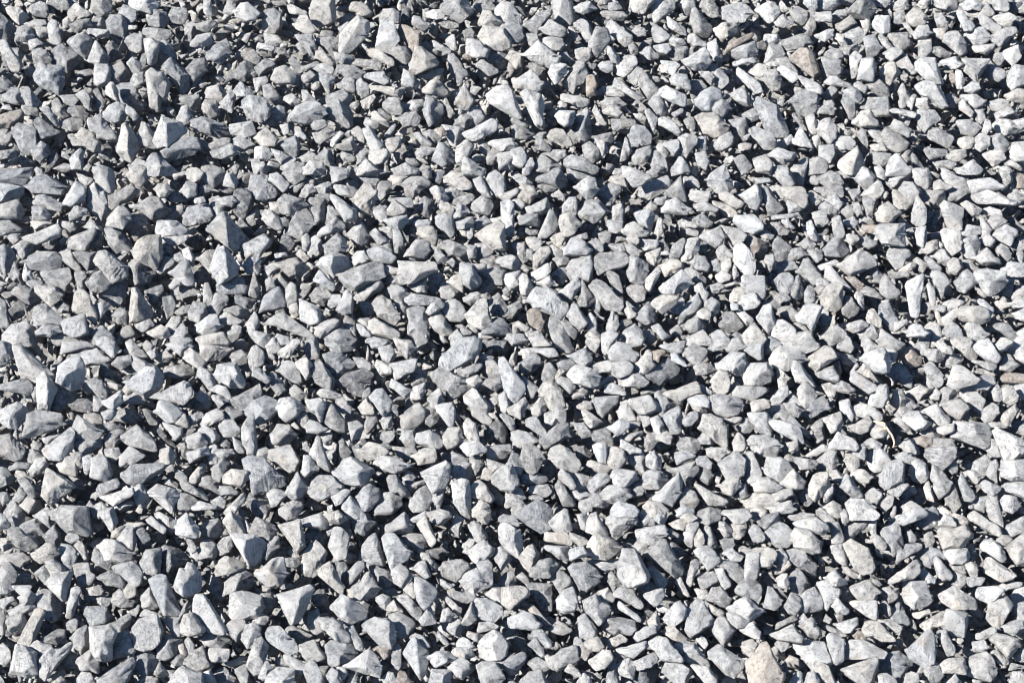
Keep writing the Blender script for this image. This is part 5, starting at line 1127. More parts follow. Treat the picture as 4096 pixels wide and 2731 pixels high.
g213,470 5,-9 5,-4 6,6 -5,11 -4,7 -7,-5
b264,87 6,-2 8,8 3,9 -5,3 -6,-3 -5,-4
c631,3 3,-7 22,0 -7,13 -5,4 -10,-2
l952,571 4,-3 9,3 0,12 -5,5 -9,-6
g632,155 5,-5 13,-3 1,4 -5,10 -10,3 -4,-5
l48,27 2,-5 3,-2 4,2 2,11 2,6 -2,6 -9,-4
w556,115 4,-4 14,0 0,7 -2,6 -7,2 -6,-4;570,111 -4,14
w833,143 4,-7 13,1 5,6 -3,6 -12,0
l285,290 5,-7 6,3 1,13 -4,7 -5,0 -3,-8
g391,52 7,-5 9,1 4,10 -6,6 -5,-2
c474,505 6,-5 9,5 1,7 -5,5 -12,-1
g992,325 11,-2 7,3 7,11 -3,5 -11,-6
c5,7 8,0 6,1 5,6 4,3 -8,8 -5,-2 -5,-9
c560,95 5,-1 12,3 10,2 1,6 -8,2 -11,-4 -7,-3
l469,525 5,-4 6,3 5,8 2,5 -7,5 -4,-2 -3,-6
g41,639 9,-7 7,-3 7,1 0,7 -7,7 -9,-2
l532,633 7,-6 7,6 6,10 4,6 -8,-2 -10,-7
d230,299 8,-4 11,3 8,2 2,3 -2,4 -12,0
c464,424 4,-6 8,6 1,9 2,6 -10,0 -4,-6
l747,525 2,-4 11,7 5,9 -3,4 -9,-1 -4,-6
l764,338 8,-1 9,6 -4,7 -6,4 -6,0 -1,-8
l896,84 6,-2 5,7 3,9 -5,8 -9,0 4,-8
c605,647 6,-9 9,-4 9,1 -2,5 -9,7 -11,3
l715,145 5,-8 10,-4 3,5 -1,7 -10,6 -5,-2
l727,350 6,-11 6,-1 6,5 4,2 -6,6 -7,2
g61,659 7,-8 9,4 1,11 -10,2 -6,-4
c371,50 7,-1 12,7 9,8 -7,2 -14,-8 -7,-2
w243,265 7,-7 9,0 1,6 -1,10 -11,-1
l318,75 10,-1 7,4 -2,7 -5,9 -4,-4 -5,-9
l389,288 7,-3 9,4 5,7 -8,5 -10,-3
l788,200 6,-2 10,1 3,5 -6,6 -11,3 -2,-6
b818,206 8,-5 8,3 7,6 -3,5 -11,0 -6,-4
l544,39 7,-2 11,2 1,8 -3,4 -10,-1 -4,-3
l528,334 10,-3 7,5 6,9 -17,1
l859,332 9,-8 6,2 4,9 -3,4 -9,2 -5,-3
b468,109 6,-3 7,3 5,9 -9,7 -8,-8
d9,310 10,-9 9,5 -5,9 -10,5
w188,452 9,-5 10,-1 1,7 -8,6 -9,3
g522,375 7,3 9,9 -4,9 -7,0 -3,-6
l957,171 16,-11 8,8 -1,6 -18,0
w891,107 9,0 10,2 8,4 0,6 -7,0 -19,-7
w386,219 12,-3 8,-1 1,6 -6,8 -8,-1 -5,-4
w973,388 5,-10 6,-3 9,2 1,5 -7,7 -6,0
c371,151 15,-2 3,6 -6,8 -8,1 -5,-5
l586,500 9,-7 8,3 7,8 -5,3 -12,-1
g759,522 6,-7 12,-3 2,8 -13,11 -4,-3
l130,168 7,-9 8,3 3,8 -5,5 -11,0
b807,175 5,-8 3,-1 6,1 0,13 -4,4 -11,-2
c862,195 14,-13 4,0 3,7 -2,6 -4,3 -7,-1
l770,507 11,-5 9,-2 2,12 -19,2
g59,123 13,-5 10,2 -1,8 -8,3 -12,-4
g266,542 12,-7 1,11 -11,13 -4,-3
l21,89 6,-3 8,9 5,7 -5,4 -8,-1
w793,143 8,-17 3,6 6,10 3,6 -12,-2
w391,386 2,-7 10,4 9,7 -7,8 -6,-3
c845,460 2,-7 7,-2 5,7 0,7 -5,7 -5,-3
w647,278 7,-9 6,-5 1,7 -4,11 -6,8 -5,-4
w960,95 6,-1 9,0 8,6 0,5 -7,4 -8,-6
l440,286 5,-4 11,6 1,7 -6,4 -9,-2
c851,426 7,-6 10,-4 3,6 -3,8 -6,3 -9,-3
l402,77 2,-7 10,5 4,9 -2,4 -10,-1 -4,-3
l943,332 8,-10 6,3 6,9 -4,5 -10,-2
g163,215 9,-9 9,-3 1,9 -7,8 -11,0
g701,4 6,-9 10,12 1,8 -6,2 -8,-4
b449,455 6,-6 7,4 9,9 -8,2 -12,0
d402,228 5,-3 9,2 4,8 -5,6 -7,0 -4,-6
w10,610 12,-7 13,3 1,4 -12,4 -12,1
c662,265 7,-5 9,0 4,4 -2,6 -7,2 -7,4
l833,522 5,-1 5,10 1,8 -4,3 -8,0 0,-10
w593,446 5,-3 8,3 1,11 -1,6 -8,-3 -4,-7
l253,330 7,1 9,3 1,8 -5,5 -10,-6 -3,-5
w428,186 5,-1 10,4 5,9 -5,5 -5,-1 -6,-7
c892,396 3,-6 7,0 4,8 -1,8 -7,2 -7,-5
l35,515 6,-5 6,-3 5,5 2,8 -4,7 -4,-4
l384,10 9,-1 6,4 0,10 -11,-1 -8,-1
l987,474 3,-11 6,-3 4,7 0,7 -3,8 -6,-1
l577,646 -5,-7 8,-1 8,9 3,7 -4,7 -7,-7
w745,350 7,-9 10,3 0,13 -4,2 -8,-5
b697,465 13,3 2,8 -4,8 -11,-7
l648,568 6,-2 7,6 6,8 -5,7 -5,-2 -6,-9
c462,617 4,-10 6,-6 2,9 2,9 -7,5 -7,-2
w820,146 13,-1 1,9 -4,8 -10,-3
l601,105 6,-7 11,0 6,5 -5,7 -13,-1
g684,326 5,-6 9,-2 6,7 0,6 -11,2
l832,217 7,-4 4,8 2,13 -4,3 -7,-3 0,-10
c280,351 9,-8 5,-4 7,1 -4,9 -8,8 -9,-3
l672,169 8,-13 7,8 2,8 -16,3;680,156 3,18
w798,75 7,1 12,7 4,6 -1,5 -12,-4 -5,-6
w472,627 6,-5 16,0 6,5 -10,4 -13,1
g740,115 9,-5 8,-3 4,5 -3,7 -8,3 -7,-1
g-3,296 8,5 4,17 1,7 -13,1
c324,509 4,4 8,-3 9,-1 0,10 -5,4 -9,-1
l308,249 4,-11 4,-2 5,4 0,11 -5,5 -7,0
d20,190 6,-2 7,9 2,6 -7,5 -7,-4
l703,531 4,-7 4,3 5,11 1,7 -5,3 -6,-6
l817,2 9,-6 11,0 1,9 -7,6 -9,1 -4,-3
l395,168 11,-5 10,6 1,6 -22,0
c905,394 15,-9 11,4 -12,11 -9,-4
g498,585 6,-11 8,-4 4,8 -2,8 -9,1
l669,255 4,-10 9,-6 3,2 -3,12 -7,7 -6,-2
c893,191 5,0 6,8 8,5 -5,5 -6,2 -6,-4
g514,505 8,-4 6,6 3,9 -19,0
l188,437 11,-5 8,12 -8,4 -10,-1
g269,374 6,-2 7,11 4,7 -8,4 -6,-6
l349,571 8,-9 6,0 2,4 -8,12 -7,6
b34,150 7,-8 7,4 1,8 -8,8 -5,-4
w941,319 8,-8 7,-4 4,5 -5,8 -8,6 -5,-1
w36,332 8,-7 15,1 1,5 -9,6 -11,-2
l708,44 8,-4 3,8 3,9 -1,8 -6,-6 -6,-7
w505,275 7,-3 8,-1 -1,14 -5,4 -4,0 -4,-6
g542,372 3,-7 5,-2 6,7 -2,11 -7,2 -5,-5
c582,411 4,-1 11,8 5,3 -7,5 -7,1 -4,-6
l4,97 8,-9 10,2 0,11 -8,2 -6,-2
w304,171 6,-10 12,1 0,12 -18,0
l291,40 4,-2 11,8 4,8 -3,5 -6,-3 -6,-6
l833,50 14,-6 9,0 1,7 -8,6 -8,-3
g791,12 6,-5 10,5 0,8 -5,5 -7,-3
l476,244 9,-1 6,4 1,6 -7,4 -4,3 -5,-8
w907,331 7,-7 6,1 7,7 -3,5 -8,1 -8,-2
g512,127 4,-2 12,5 4,6 -7,4 -10,-2
l691,190 6,-1 12,3 -1,9 -10,1 -7,-3
l647,456 7,-5 6,7 1,10 -5,2 -9,-5
w983,154 8,-3 13,1 -1,8 -9,6 -5,-6
w662,22 7,-5 10,5 8,8 1,5 -8,-1 -9,-7
l268,493 5,-4 10,2 3,4 -7,9 -7,2
w486,594 7,-6 8,0 4,13 -1,5 -8,-5
w257,147 10,0 5,7 -3,5 -14,-1 -4,-6
g256,68 9,-9 7,2 3,5 -9,8 -6,2
l919,40 11,0 1,12 -4,6 -8,-2
l386,201 5,-3 23,0 1,9 -4,2 -12,-6 -12,0
l393,231 6,0 4,7 1,13 -5,5 -4,-4 -1,-9
g873,152 17,2 1,7 -8,5 -9,-3
g158,271 6,-14 9,0 3,6 -5,7 -9,3
l217,545 6,-7 8,-2 1,9 -3,6 -8,3 -4,-4
c387,212 2,-6 5,-6 6,6 5,2 -1,5 -9,3 -7,-1
l19,28 6,-2 5,2 3,8 -4,5 -13,-1
w430,580 7,-4 8,2 11,6 5,5 -5,1 -11,-3
g393,446 10,0 12,2 -1,8 -7,3 -9,-4
c1003,388 9,-2 5,8 0,6 -7,4 -6,-4
c160,461 1,-11 8,-3 6,6 -2,9 -7,2
w658,119 6,-2 11,6 6,10 -2,3 -9,-6 -9,-5
w645,112 4,-2 8,8 0,8 -3,7 -6,-6 -3,-7;649,110 5,21
l349,423 8,-2 6,5 -4,11 -7,2 -3,-7
w30,647 8,-7 8,3 8,4 -10,9
b521,217 6,-3 10,0 1,12 -11,0 -7,-2
l252,160 11,0 6,11 -3,4 -11,-1 -2,-7
w529,275 10,-7 9,-5 2,8 -3,6 -11,3
l840,402 9,-3 4,8 1,8 -2,6 -7,-6 -4,-6
g315,159 9,-9 6,0 3,8 -1,9 -8,-4
g-7,152 24,-3 6,6 -16,6 -14,0
l524,609 10,-4 7,8 9,10 -1,6 -7,-5 -9,-11
l727,613 9,0 12,7 -4,6 -7,1 -6,-5
l525,487 11,-2 11,-1 3,9 -5,3 -13,-3
l987,647 5,-1 10,6 8,8 -5,3 -9,-2
c593,598 6,-7 9,-3 6,10 -2,3 -9,1
b512,245 13,-2 2,7 1,9 -5,3 -7,-10
l1012,605 6,-3 9,-1 0,18 -10,2 -4,-8
g341,324 5,-7 8,0 2,7 0,12 -4,2 -2,-8
l191,44 6,-8 13,-3 0,11 -9,3 -9,-1
w199,431 5,-5 11,4 3,8 -6,5 -7,-4
g930,162 7,-2 14,0 6,3 -4,6 -11,0 -8,-3
g528,661 10,-4 8,4 3,7 -7,4 -8,-3
l901,445 5,-5 7,-1 5,8 1,6 -7,2 -7,-4
g431,17 11,2 20,5 1,3 -15,1 -13,-5
b44,536 10,-11 5,6 1,9 -4,6 -8,-7
l379,348 12,-3 4,9 -4,9 -8,-4
c824,507 9,-6 7,4 0,11 -12,0
g-4,467 11,2 5,6 0,7 -7,4 -9,1
b689,85 3,-4 9,0 5,6 -8,9 -6,1
w827,577 3,-4 6,-3 5,4 5,7 0,2 -7,2 -9,-2
d194,271 12,-1 7,8 -6,6 -11,-3
l449,529 4,-8 3,-6 7,4 0,8 -4,9 -6,-3
g93,87 4,1 9,13 -4,10 -7,-5 -2,-8
g454,125 7,-10 10,-2 3,2 -2,10 -9,2
l402,108 9,-7 11,-1 3,5 -5,6 -10,1
g226,309 12,-3 7,3 3,10 -10,1
c189,479 7,-12 7,-7 3,4 -3,10 -8,9 -4,-1
w1004,51 14,-5 2,12 -7,7 -7,-7
l925,327 6,-5 8,3 2,10 -6,6 -8,-8
d100,143 6,0 11,11 -7,6 -10,-4
l253,366 8,3 8,8 3,9 -7,-2 -11,-8 0,-5
l687,580 4,-18 6,-5 2,8 -4,12 -4,8
l218,319 8,-7 9,3 7,6 -8,4 -9,-1
l347,629 7,-3 4,7 5,10 -1,6 -6,-2 -5,-9
l691,262 6,-6 8,1 4,9 -2,5 -10,-2
l264,255 14,-4 16,0 1,5 -10,3 -16,-1
c148,332 13,-7 11,6 -4,6 -13,0
g196,185 10,-1 11,7 -8,4 -13,2
c46,562 8,-3 7,5 3,7 -12,4 -3,-4
w775,69 8,-3 12,6 3,6 -6,4 -13,-9
l652,28 5,-2 9,6 3,6 -8,4 -6,-1 -3,-7
w609,428 5,-6 6,-3 9,4 -5,8 -6,4
l986,449 5,-9 6,-1 4,9 2,8 -9,0
l401,438 5,-8 7,1 3,8 -1,7 -7,1
g207,145 15,-7 8,1 -4,7 -14,5 -6,-1
l210,200 9,-3 5,9 -3,9 -5,2
c345,211 5,-2 7,1 0,11 -8,6 -4,-4
l235,90 5,-8 8,4 7,7 -3,3 -14,0
l931,-3 22,0 4,11 -8,3 -11,-4
l587,365 8,-3 13,-2 4,4 -2,6 -11,2 -4,-3
l713,109 3,-6 6,-3 5,2 3,6 -9,10 -5,-3
g11,270 4,-9 7,12 2,10 -5,1 -9,-8
g863,198 4,-1 8,3 -1,14 -8,1 -3,-8
l964,582 3,-5 11,-1 9,1 -3,6 -9,4 -9,0
l812,212 8,-1 6,3 2,8 -6,4 -5,0 -3,-5
l772,493 11,-5 8,-1 1,7 -9,6 -7,1
w730,154 11,-11 13,1 3,3 -11,5 -9,2
c1001,420 4,-8 10,-8 3,7 -4,8 -6,6
l980,483 6,-3 7,2 8,5 -8,8 -8,-4
w601,391 6,-6 6,-2 8,4 4,8 -10,0
l712,334 7,-4 8,6 2,9 -14,0
l331,167 6,0 10,2 0,8 -14,5
c255,582 9,2 12,4 6,3 -4,4 -13,-4 -12,-4 -1,-3
w420,619 10,-14 3,5 3,12 -13,2
l796,457 11,0 8,3 0,7 -8,2 -6,0
l71,158 10,-10 2,4 -1,17 -10,-1
l715,73 4,-4 9,9 0,7 -6,3 -6,-3
l564,204 5,-6 7,0 0,16 -4,-1 -9,1
w742,627 11,-5 6,8 1,7 -6,0 -11,-5
g609,574 3,-2 10,8 3,3 -11,8 -5,-9
c733,442 5,-10 6,6 2,7 -3,6 -8,1
g672,48 14,-1 2,3 -4,8 -8,3 -5,-4
l453,221 1,-11 5,-6 7,3 3,5 -5,5 -8,4;461,204 -2,16
c852,473 7,-4 6,1 6,6 -3,6 -7,0 -6,-3
w30,470 6,-11 8,-2 3,7 -6,8 -8,2
g339,443 4,-4 8,12 -1,5 -10,7
g695,366 9,-4 8,3 4,5 -7,4 -12,0
l969,359 9,-1 11,2 10,3 -2,6 -9,0 -9,-5
g249,285 4,-11 2,0 5,14 -3,10 -8,-4
g51,-2 14,-1 5,10 -1,4 -10,-1 -9,-2
w955,9 5,0 6,10 8,7 -3,4 -7,0 -7,-13
l890,128 5,-8 8,3 7,7 -2,7 -8,-4
c584,642 9,-5 6,-1 4,10 -5,4 -9,-2
l365,74 18,-2 6,10 -6,2 -14,-5
d426,550 11,-4 10,0 0,7 -9,5 -7,-2
l625,494 5,-9 8,-3 5,6 -1,6 -8,3
g359,302 9,0 8,8 -1,7 -9,0 -5,-8
w209,443 6,0 3,7 -1,13 -6,2 -3,-8
c428,398 11,-10 4,8 1,6 -11,5
l134,325 10,-6 10,-2 1,7 -13,8
w413,568 6,-6 6,-2 3,6 2,9 -5,2 -7,-4
l70,214 5,-8 7,1 5,3 -2,4 -10,7 -4,1
g163,298 9,-2 3,8 -2,10 -6,3
g285,171 10,-8 9,0 0,11 -15,1
l975,139 5,-5 9,3 0,8 -8,6 -5,-4
w103,402 10,-6 8,-6 1,12 -7,6 -6,-1
g71,26 6,-5 12,-2 2,6 -7,5 -8,2
l453,223 10,-4 11,-3 1,6 -9,6 -9,1
w531,348 11,-1 14,1 3,4 -2,3 -8,2 -9,-4
l1004,625 10,-5 8,0 0,7 -8,7 -8,-3
w432,494 7,-3 4,1 -2,13 -4,6 -5,-2
l414,11 5,4 6,7 5,1 -2,5 -6,2 -9,-6
l717,249 5,-6 7,6 4,7 -9,5 -5,-3
w558,471 4,-3 8,6 5,10 -2,5 -7,-6 -6,-4
d69,109 6,-3 8,1 5,10 -4,3 -10,-3
l474,180 8,-3 5,9 4,11 -6,-1 -7,-6
l680,5 6,-10 8,7 1,7 -6,6 -5,-1
w124,396 9,-5 6,3 6,6 -3,3 -16,0
c444,597 5,0 7,5 10,10 -3,3 -6,-1 -5,-4 -5,-7
c867,311 7,-2 7,11 -1,6 -7,0 -5,-5
l267,346 6,-8 4,1 5,1 0,9 -6,4 -8,-2
g638,389 9,-2 10,-4 5,3 0,7 -13,1 -7,0
w862,341 6,-3 7,5 6,5 -8,4 -7,1
g508,334 15,0 6,8 -16,3 -5,-6
g93,557 3,-9 4,6 6,6 5,4 -2,6 -7,-4 -7,-4
w608,321 4,-9 6,5 0,9 -4,8 -8,-5
l715,569 5,-5 4,10 6,7 0,3 -7,4 -4,-8
g112,314 8,-6 7,4 0,12 -9,-1
w285,7 7,-2 16,8 1,4 -17,-2 -7,-3
w96,505 6,-3 11,10 -1,5 -13,0
c588,463 3,-3 10,2 8,3 1,5 -7,3 -8,-3
w635,635 9,-8 10,-3 2,5 -4,5 -13,6
l826,76 11,1 12,8 -2,3 -11,-1 -9,-3
g941,390 4,-3 8,1 3,6 -6,6 -8,2 -2,-5
l33,207 11,0 5,7 -1,5 -14,0
l549,629 9,-8 8,3 4,7 -8,3 -10,-2
l705,300 7,-2 7,4 -1,9 -6,4 -6,-7
c713,202 7,0 11,5 5,6 -2,4 -9,-2
l961,233 7,-8 11,2 1,7 -7,3 -7,1
w816,266 6,-5 9,-3 8,0 -1,6 -9,5 -8,1
g926,352 3,-3 8,0 6,3 0,7 -4,3 -9,-2
g185,26 7,-4 5,2 1,6 -7,11 -5,-4
l865,495 8,-7 8,4 0,6 -5,6 -9,-4
c415,76 15,-6 11,-2 1,3 -10,7 -13,1
l671,79 4,-5 11,1 5,15 -9,-5 -10,-2
b558,363 6,-4 6,-1 5,5 -1,6 -6,3 -8,-3
g355,84 6,-5 7,6 1,9 -6,3 -7,-6
g439,98 6,-2 7,9 2,7 -4,5 -5,-4
c511,51 11,3 0,11 -6,3 -3,-3 -6,-7
g603,11 7,-1 13,2 3,5 -3,4 -15,-2
g113,364 5,-7 12,-2 2,8 -10,6 -5,-2
l221,103 9,-12 5,2 -2,12 -1,7 -9,-5
l95,315 1,-10 7,-4 7,3 -4,8 -7,8
c453,179 10,-3 9,8 -1,4 -11,1 -7,-5
g161,238 8,1 4,9 -2,9 -9,-2
l914,347 6,-6 4,-5 5,2 0,10 -6,6
l934,14 8,0 5,8 0,11 -9,-6 -3,-5
l738,427 6,-8 6,-1 5,6 -5,8 -7,1
c720,194 7,-2 15,10 -2,5 -8,-1 -11,-7
d403,9 7,1 4,14 -3,2 -10,-1
w943,60 8,-3 4,0 8,8 -7,4 -11,-1
l72,456 4,-8 8,9 0,13 -8,-3
g447,189 8,-2 8,7 -7,7 -6,-1 -5,-6
c948,263 5,-5 7,2 2,8 -5,6 -7,-2
d236,182 8,-8 8,-1 0,10 -12,6
g475,7 9,-10 5,1 5,10 -1,2 -12,1 -5,-2
g337,147 7,-5 8,-6 4,9 0,5 -13,0;351,137 -4,13
c731,525 10,-3 5,5 -2,7 -7,5 -4,-5
l772,398 9,-11 6,-1 1,8 -7,8 -8,2
l306,425 4,-5 9,3 7,7 -8,3 -10,-1
w545,154 7,-4 13,0 -1,7 -6,5 -7,-3
l989,221 3,-5 8,0 6,5 -5,6 -8,4
g996,248 5,-4 7,4 3,10 -6,4 -5,-4
g53,102 5,-3 7,9 4,7 -7,3 -8,-6
c130,581 5,3 1,11 -8,3 -7,-5
c532,408 8,-10 6,5 -1,8 -7,5 -5,-3
w452,651 5,-4 15,1 3,6 -10,4 -9,-3
w331,497 8,-5 8,-5 3,4 -8,11 -7,3
l448,629 3,-9 8,-2 3,8 -3,9 -7,-2
g789,258 4,-9 8,-1 7,7 -10,5 -8,1
w353,257 4,-5 7,-1 4,7 -3,6 -9,1 -3,-3
l335,52 6,0 11,4 -1,7 -7,3 -7,-6
b836,352 6,0 10,3 4,7 -5,4 -9,-4
g920,432 9,-5 8,1 3,8 -9,4 -7,-4
g588,138 14,-4 12,-2 1,11 -6,-1 -9,-2
l499,516 6,-2 14,5 1,5 -6,2 -12,-3
l383,144 5,-5 11,-2 0,9 -6,6 -7,-3
w367,339 8,-2 13,3 -6,8 -9,0
l988,102 11,-3 10,2 -1,5 -9,5 -7,-2
w411,396 3,-9 11,-4 0,8 -3,7 -9,1
d234,219 6,-3 12,12 3,6 -7,2 -7,-9
c1008,94 10,-5 11,2 0,12 -15,-3 -5,0
c817,509 2,-4 9,8 6,6 0,4 -5,1 -8,-7 -4,-3
w571,549 12,-3 2,2 3,6 -8,4 -9,1
l177,120 5,-13 5,-1 5,11 -3,6 -7,-2;187,107 -2,15
g480,292 5,-17 5,5 7,6 -8,7
l529,644 7,-6 6,6 4,8 -5,4 -8,-6
l233,140 7,-4 9,4 3,5 -7,4 -9,-1
w915,229 11,-2 0,17 -4,2 -5,-3
g36,572 10,-8 5,13 -5,7 -6,-6
w410,284 7,-3 9,-3 0,14 -8,0 -6,-4
l817,109 8,-7 6,-1 3,9 -1,4 -13,-1
l913,34 6,-8 8,0 3,7 -4,5 -11,0
c647,622 7,-9 3,-3 2,8 2,14 -5,-2
g163,197 11,-7 8,5 4,6 -14,1
l601,87 7,-1 6,0 9,8 -1,3 -10,-1 -6,-1
b939,98 12,-4 8,6 -6,7 -9,-1
l501,416 3,-3 10,7 2,10 -1,5 -9,-9
g619,321 11,-2 8,2 -4,4 -9,5 -7,1
l945,302 10,-3 9,3 -7,7 -12,3
w163,422 11,2 7,4 0,6 -6,5 -6,-7
l450,336 7,-6 6,6 0,9 -11,1
c588,100 5,0 6,10 1,4 6,9 0,5 -7,-4 -4,-10
w640,239 9,-1 8,2 -1,8 -11,2 -5,-5
b90,241 6,-10 7,2 -1,13 -11,0
c317,52 5,-1 10,8 2,4 -3,3 -10,-4 -5,-4
w972,46 22,-2 -2,6 -6,4 -9,-2
d105,47 7,-5 8,7 0,7 -9,2 -3,-4
l979,213 6,9 6,7 -2,7 -8,3 -2,-7 2,-7
l41,109 8,-2 5,5 4,10 -2,4 -6,-4
w806,118 7,-4 5,9 -2,10 -6,0 -3,-8
b416,152 6,-5 13,2 -2,6 -7,0 -8,6 -3,-3
l408,640 8,-7 8,3 5,9 -2,5 -8,-7
c743,642 9,-3 5,4 -5,13 -9,-6
l182,191 5,-9 9,2 0,11 -8,2
w651,419 7,-3 5,8 -2,9 -5,2 -4,-7
l1011,293 6,-7 11,-2 0,17 -14,-2
g232,354 9,-4 6,5 0,7 -7,2 -7,-3
w374,208 6,-2 7,1 -1,12 -5,3 -6,-7
l485,378 9,1 7,-3 1,9 -6,5 -10,-5
l337,400 6,-2 7,8 0,7 -8,-1 -7,-5
g1008,428 6,-7 15,0 0,16 -13,-5
b357,175 13,-1 7,3 -1,8 -10,-1 -8,-5
l777,552 4,-5 6,9 0,6 -8,6 -3,-6
g368,414 8,-1 2,9 -7,6 -4,5 -2,-8
g800,493 6,-5 7,5 -1,8 -5,5 -6,-6
b558,51 6,-2 7,10 4,4 -4,3 -10,-4
l574,423 10,0 4,4 5,8 -11,2
l552,275 7,-6 6,-1 1,9 -4,7 -5,-2
c378,360 13,5 1,8 -11,1 -5,-9
l253,449 12,-2 5,4 -2,7 -11,0 -5,-5
l247,324 8,-12 4,9 -4,13 -5,0
g694,219 9,-5 7,7 1,4 -5,3 -9,-3;705,215 -1,12
c879,620 11,-1 11,7 -2,8 -8,-4
l576,7 4,-3 9,-2 7,7 -3,2 -9,3 -7,-3
g855,131 6,-4 5,7 2,11 -3,3 -7,-8
w962,4 11,-7 7,7 0,7 -7,-2 -8,2
b540,471 10,-9 4,6 0,8 -3,5 -9,-7
w622,439 7,3 11,7 0,3 -10,1 -8,-6
w256,42 9,2 15,4 -1,4 -11,-1 -16,-4
l994,16 14,-3 7,4 -5,7 -10,0
l804,293 5,-7 5,3 1,11 -6,6 -4,-5
w925,283 4,-2 5,8 1,16 -4,0 -4,-8
c962,204 5,-3 14,8 -4,6 -5,0 -6,-5
g699,439 4,-6 8,-1 6,5 -5,7 -11,-1
c806,194 6,-3 12,7 -2,5 -6,3 -7,-5
w975,635 5,-4 10,-4 6,2 -3,5 -9,5 -8,-1
w194,507 6,-6 13,5 9,2 -15,3 -11,-1
g452,203 7,-6 12,-3 3,3 -5,6 -8,3
l316,65 12,-2 7,8 0,3 -14,-1 -6,-4
b276,547 13,-1 1,4 -6,7 -12,1
l90,596 12,-2 8,3 0,5 -5,5 -7,-5
g645,445 2,-10 8,-3 3,7 -6,9 -4,1
g859,288 7,-2 9,3 7,10 -9,-1 -9,-4
c188,169 8,-1 7,4 -3,7 -6,3 -6,-4
l934,256 6,-6 5,0 6,10 -6,5
g77,95 8,-5 6,8 -2,12 -5,-4
w767,216 12,-2 16,-1 -1,4 -13,4 -14,-1
g236,669 10,-5 3,7 -1,9 -7,1
g338,87 7,-9 9,1 1,14 -8,-4
c601,112 9,-6 8,2 3,5 -3,5 -12,-3
c449,282 4,-7 9,0 1,17 -8,-5
g587,244 9,-5 6,6 1,5 -6,5 -7,-6
l204,285 5,-1 4,13 -4,8 -5,-1
w576,50 7,-2 7,1 0,8 -6,5 -7,-4
w163,237 23,-2 1,4 -11,6 -6,-1
g427,413 4,-4 7,3 -1,10 -6,4 -5,-4
w850,323 11,-3 7,4 -6,6 -8,2 -5,-3
g778,59 9,-1 10,13 -1,3 -8,-5 -9,-4
g242,54 11,-4 2,2 4,5 0,8 -14,-6
c858,372 6,-8 5,2 6,9 3,7 -9,-4 -6,-4
w499,396 7,-5 4,13 -4,8 -5,-3
b423,133 7,-3 8,2 2,7 -7,4 -7,-5
b355,151 9,-3 6,3 -2,9 -9,2
l1000,169 5,-3 5,3 2,11 -7,5 -3,-6
d280,243 3,-7 6,0 5,7 -3,6 -7,1 -3,-3
g14,577 10,-4 10,3 -6,7 -13,1
l226,175 6,-2 5,6 -1,9 -5,0 -7,-3
g26,451 7,-2 7,4 6,5 -9,2 -7,3
w836,345 8,-4 3,-5 3,3 3,9 -3,4 -8,-2
c672,577 8,-1 6,10 3,8 -5,0 -8,-8
g599,234 8,-3 4,1 -3,11 0,6 -5,-1 -4,-9
g487,158 6,-10 6,3 0,11 -7,2 -4,-1
w678,509 6,-4 9,3 0,8 -15,0
l991,3 8,-6 7,1 2,13 -10,-2 -6,0
l1002,667 8,-5 11,0 9,4 -9,4 -13,0
w211,389 7,-4 8,2 4,8 0,5 -6,-3 -11,-6
c155,189 4,-5 8,0 4,6 -5,6 -6,1
c107,87 4,-4 7,2 -1,11 4,7 -7,-4 -7,-5
w167,325 5,-8 8,0 0,7 -6,8 -6,-2
l834,386 8,-5 7,3 5,7 -5,2 -10,-2
g490,486 6,0 8,12 -3,7 -8,-6
l558,381 4,-4 7,2 6,8 -5,6 -8,-6
l793,515 10,-3 14,2 -3,5 -13,1 -9,0
t1012,175 9,-1 6,4 0,10 -10,0 -4,-5
g-4,132 11,-5 5,6 -2,7 -8,4
g23,107 5,-2 8,3 4,7 -6,3 -10,-5
b867,274 8,-8 8,10 -2,7 -8,-3
c947,155 8,-5 10,0 -1,7 -8,4 -7,-2
c837,25 13,-9 5,7 -9,6 -7,1
l696,154 9,-2 4,9 -3,8 -8,-5
g75,273 8,-1 3,5 -2,12 -6,0 -2,-7
l197,24 6,-3 8,-1 5,3 -9,9 -9,-3
l650,508 8,1 8,4 -2,9 -3,2 -6,-5
g102,425 7,-3 12,3 5,5 -8,1 -11,1
l11,467 6,-5 13,1 3,5 -9,3 -12,-1
g91,21 7,-4 7,3 2,6 -7,3 -9,-1
d576,447 8,-1 7,7 -1,4 -12,3
w427,13 6,-3 12,0 3,6 -10,3 -10,-2
c750,510 8,-3 8,3 -1,6 -7,5 -6,-4
c474,513 8,-4 8,3 0,7 -4,4 -7,-3
w833,605 5,-7 6,5 5,7 -3,3 -9,-1
c14,472 8,-3 6,6 7,2 -5,6 -9,-3
w1012,595 3,-5 12,-4 0,13 -13,4
l974,502 5,-5 9,-1 -1,8 -3,7 -8,-3
l224,663 11,-6 10,-2 2,6 -7,3 -9,2
l889,488 7,-1 10,-7 2,5 -9,11 -7,-2
c85,414 9,-1 6,2 2,9 -6,1 -9,-5
l304,171 7,-3 13,1 0,6 -7,4 -7,-3
l273,342 5,-8 10,3 2,8 -15,1
w994,347 7,-9 5,0 6,4 -6,7 -6,2
w661,61 14,1 4,3 -6,11 -4,-4 -5,-7
l432,39 13,5 9,8 -4,2 -13,-5
g86,144 8,-6 6,4 0,10 -7,-1 -7,-5
l622,149 3,-11 4,4 2,9 -6,9 -5,1
l776,144 16,-10 3,1 -3,8 -10,5 -6,0
l670,313 8,-14 5,-3 1,5 -5,12 -7,4
g508,306 13,-6 0,8 -6,7 -6,0 -2,-4
g19,480 6,-3 8,9 2,11 -6,-2
c749,72 9,-8 8,2 0,7 -6,4 -6,-2
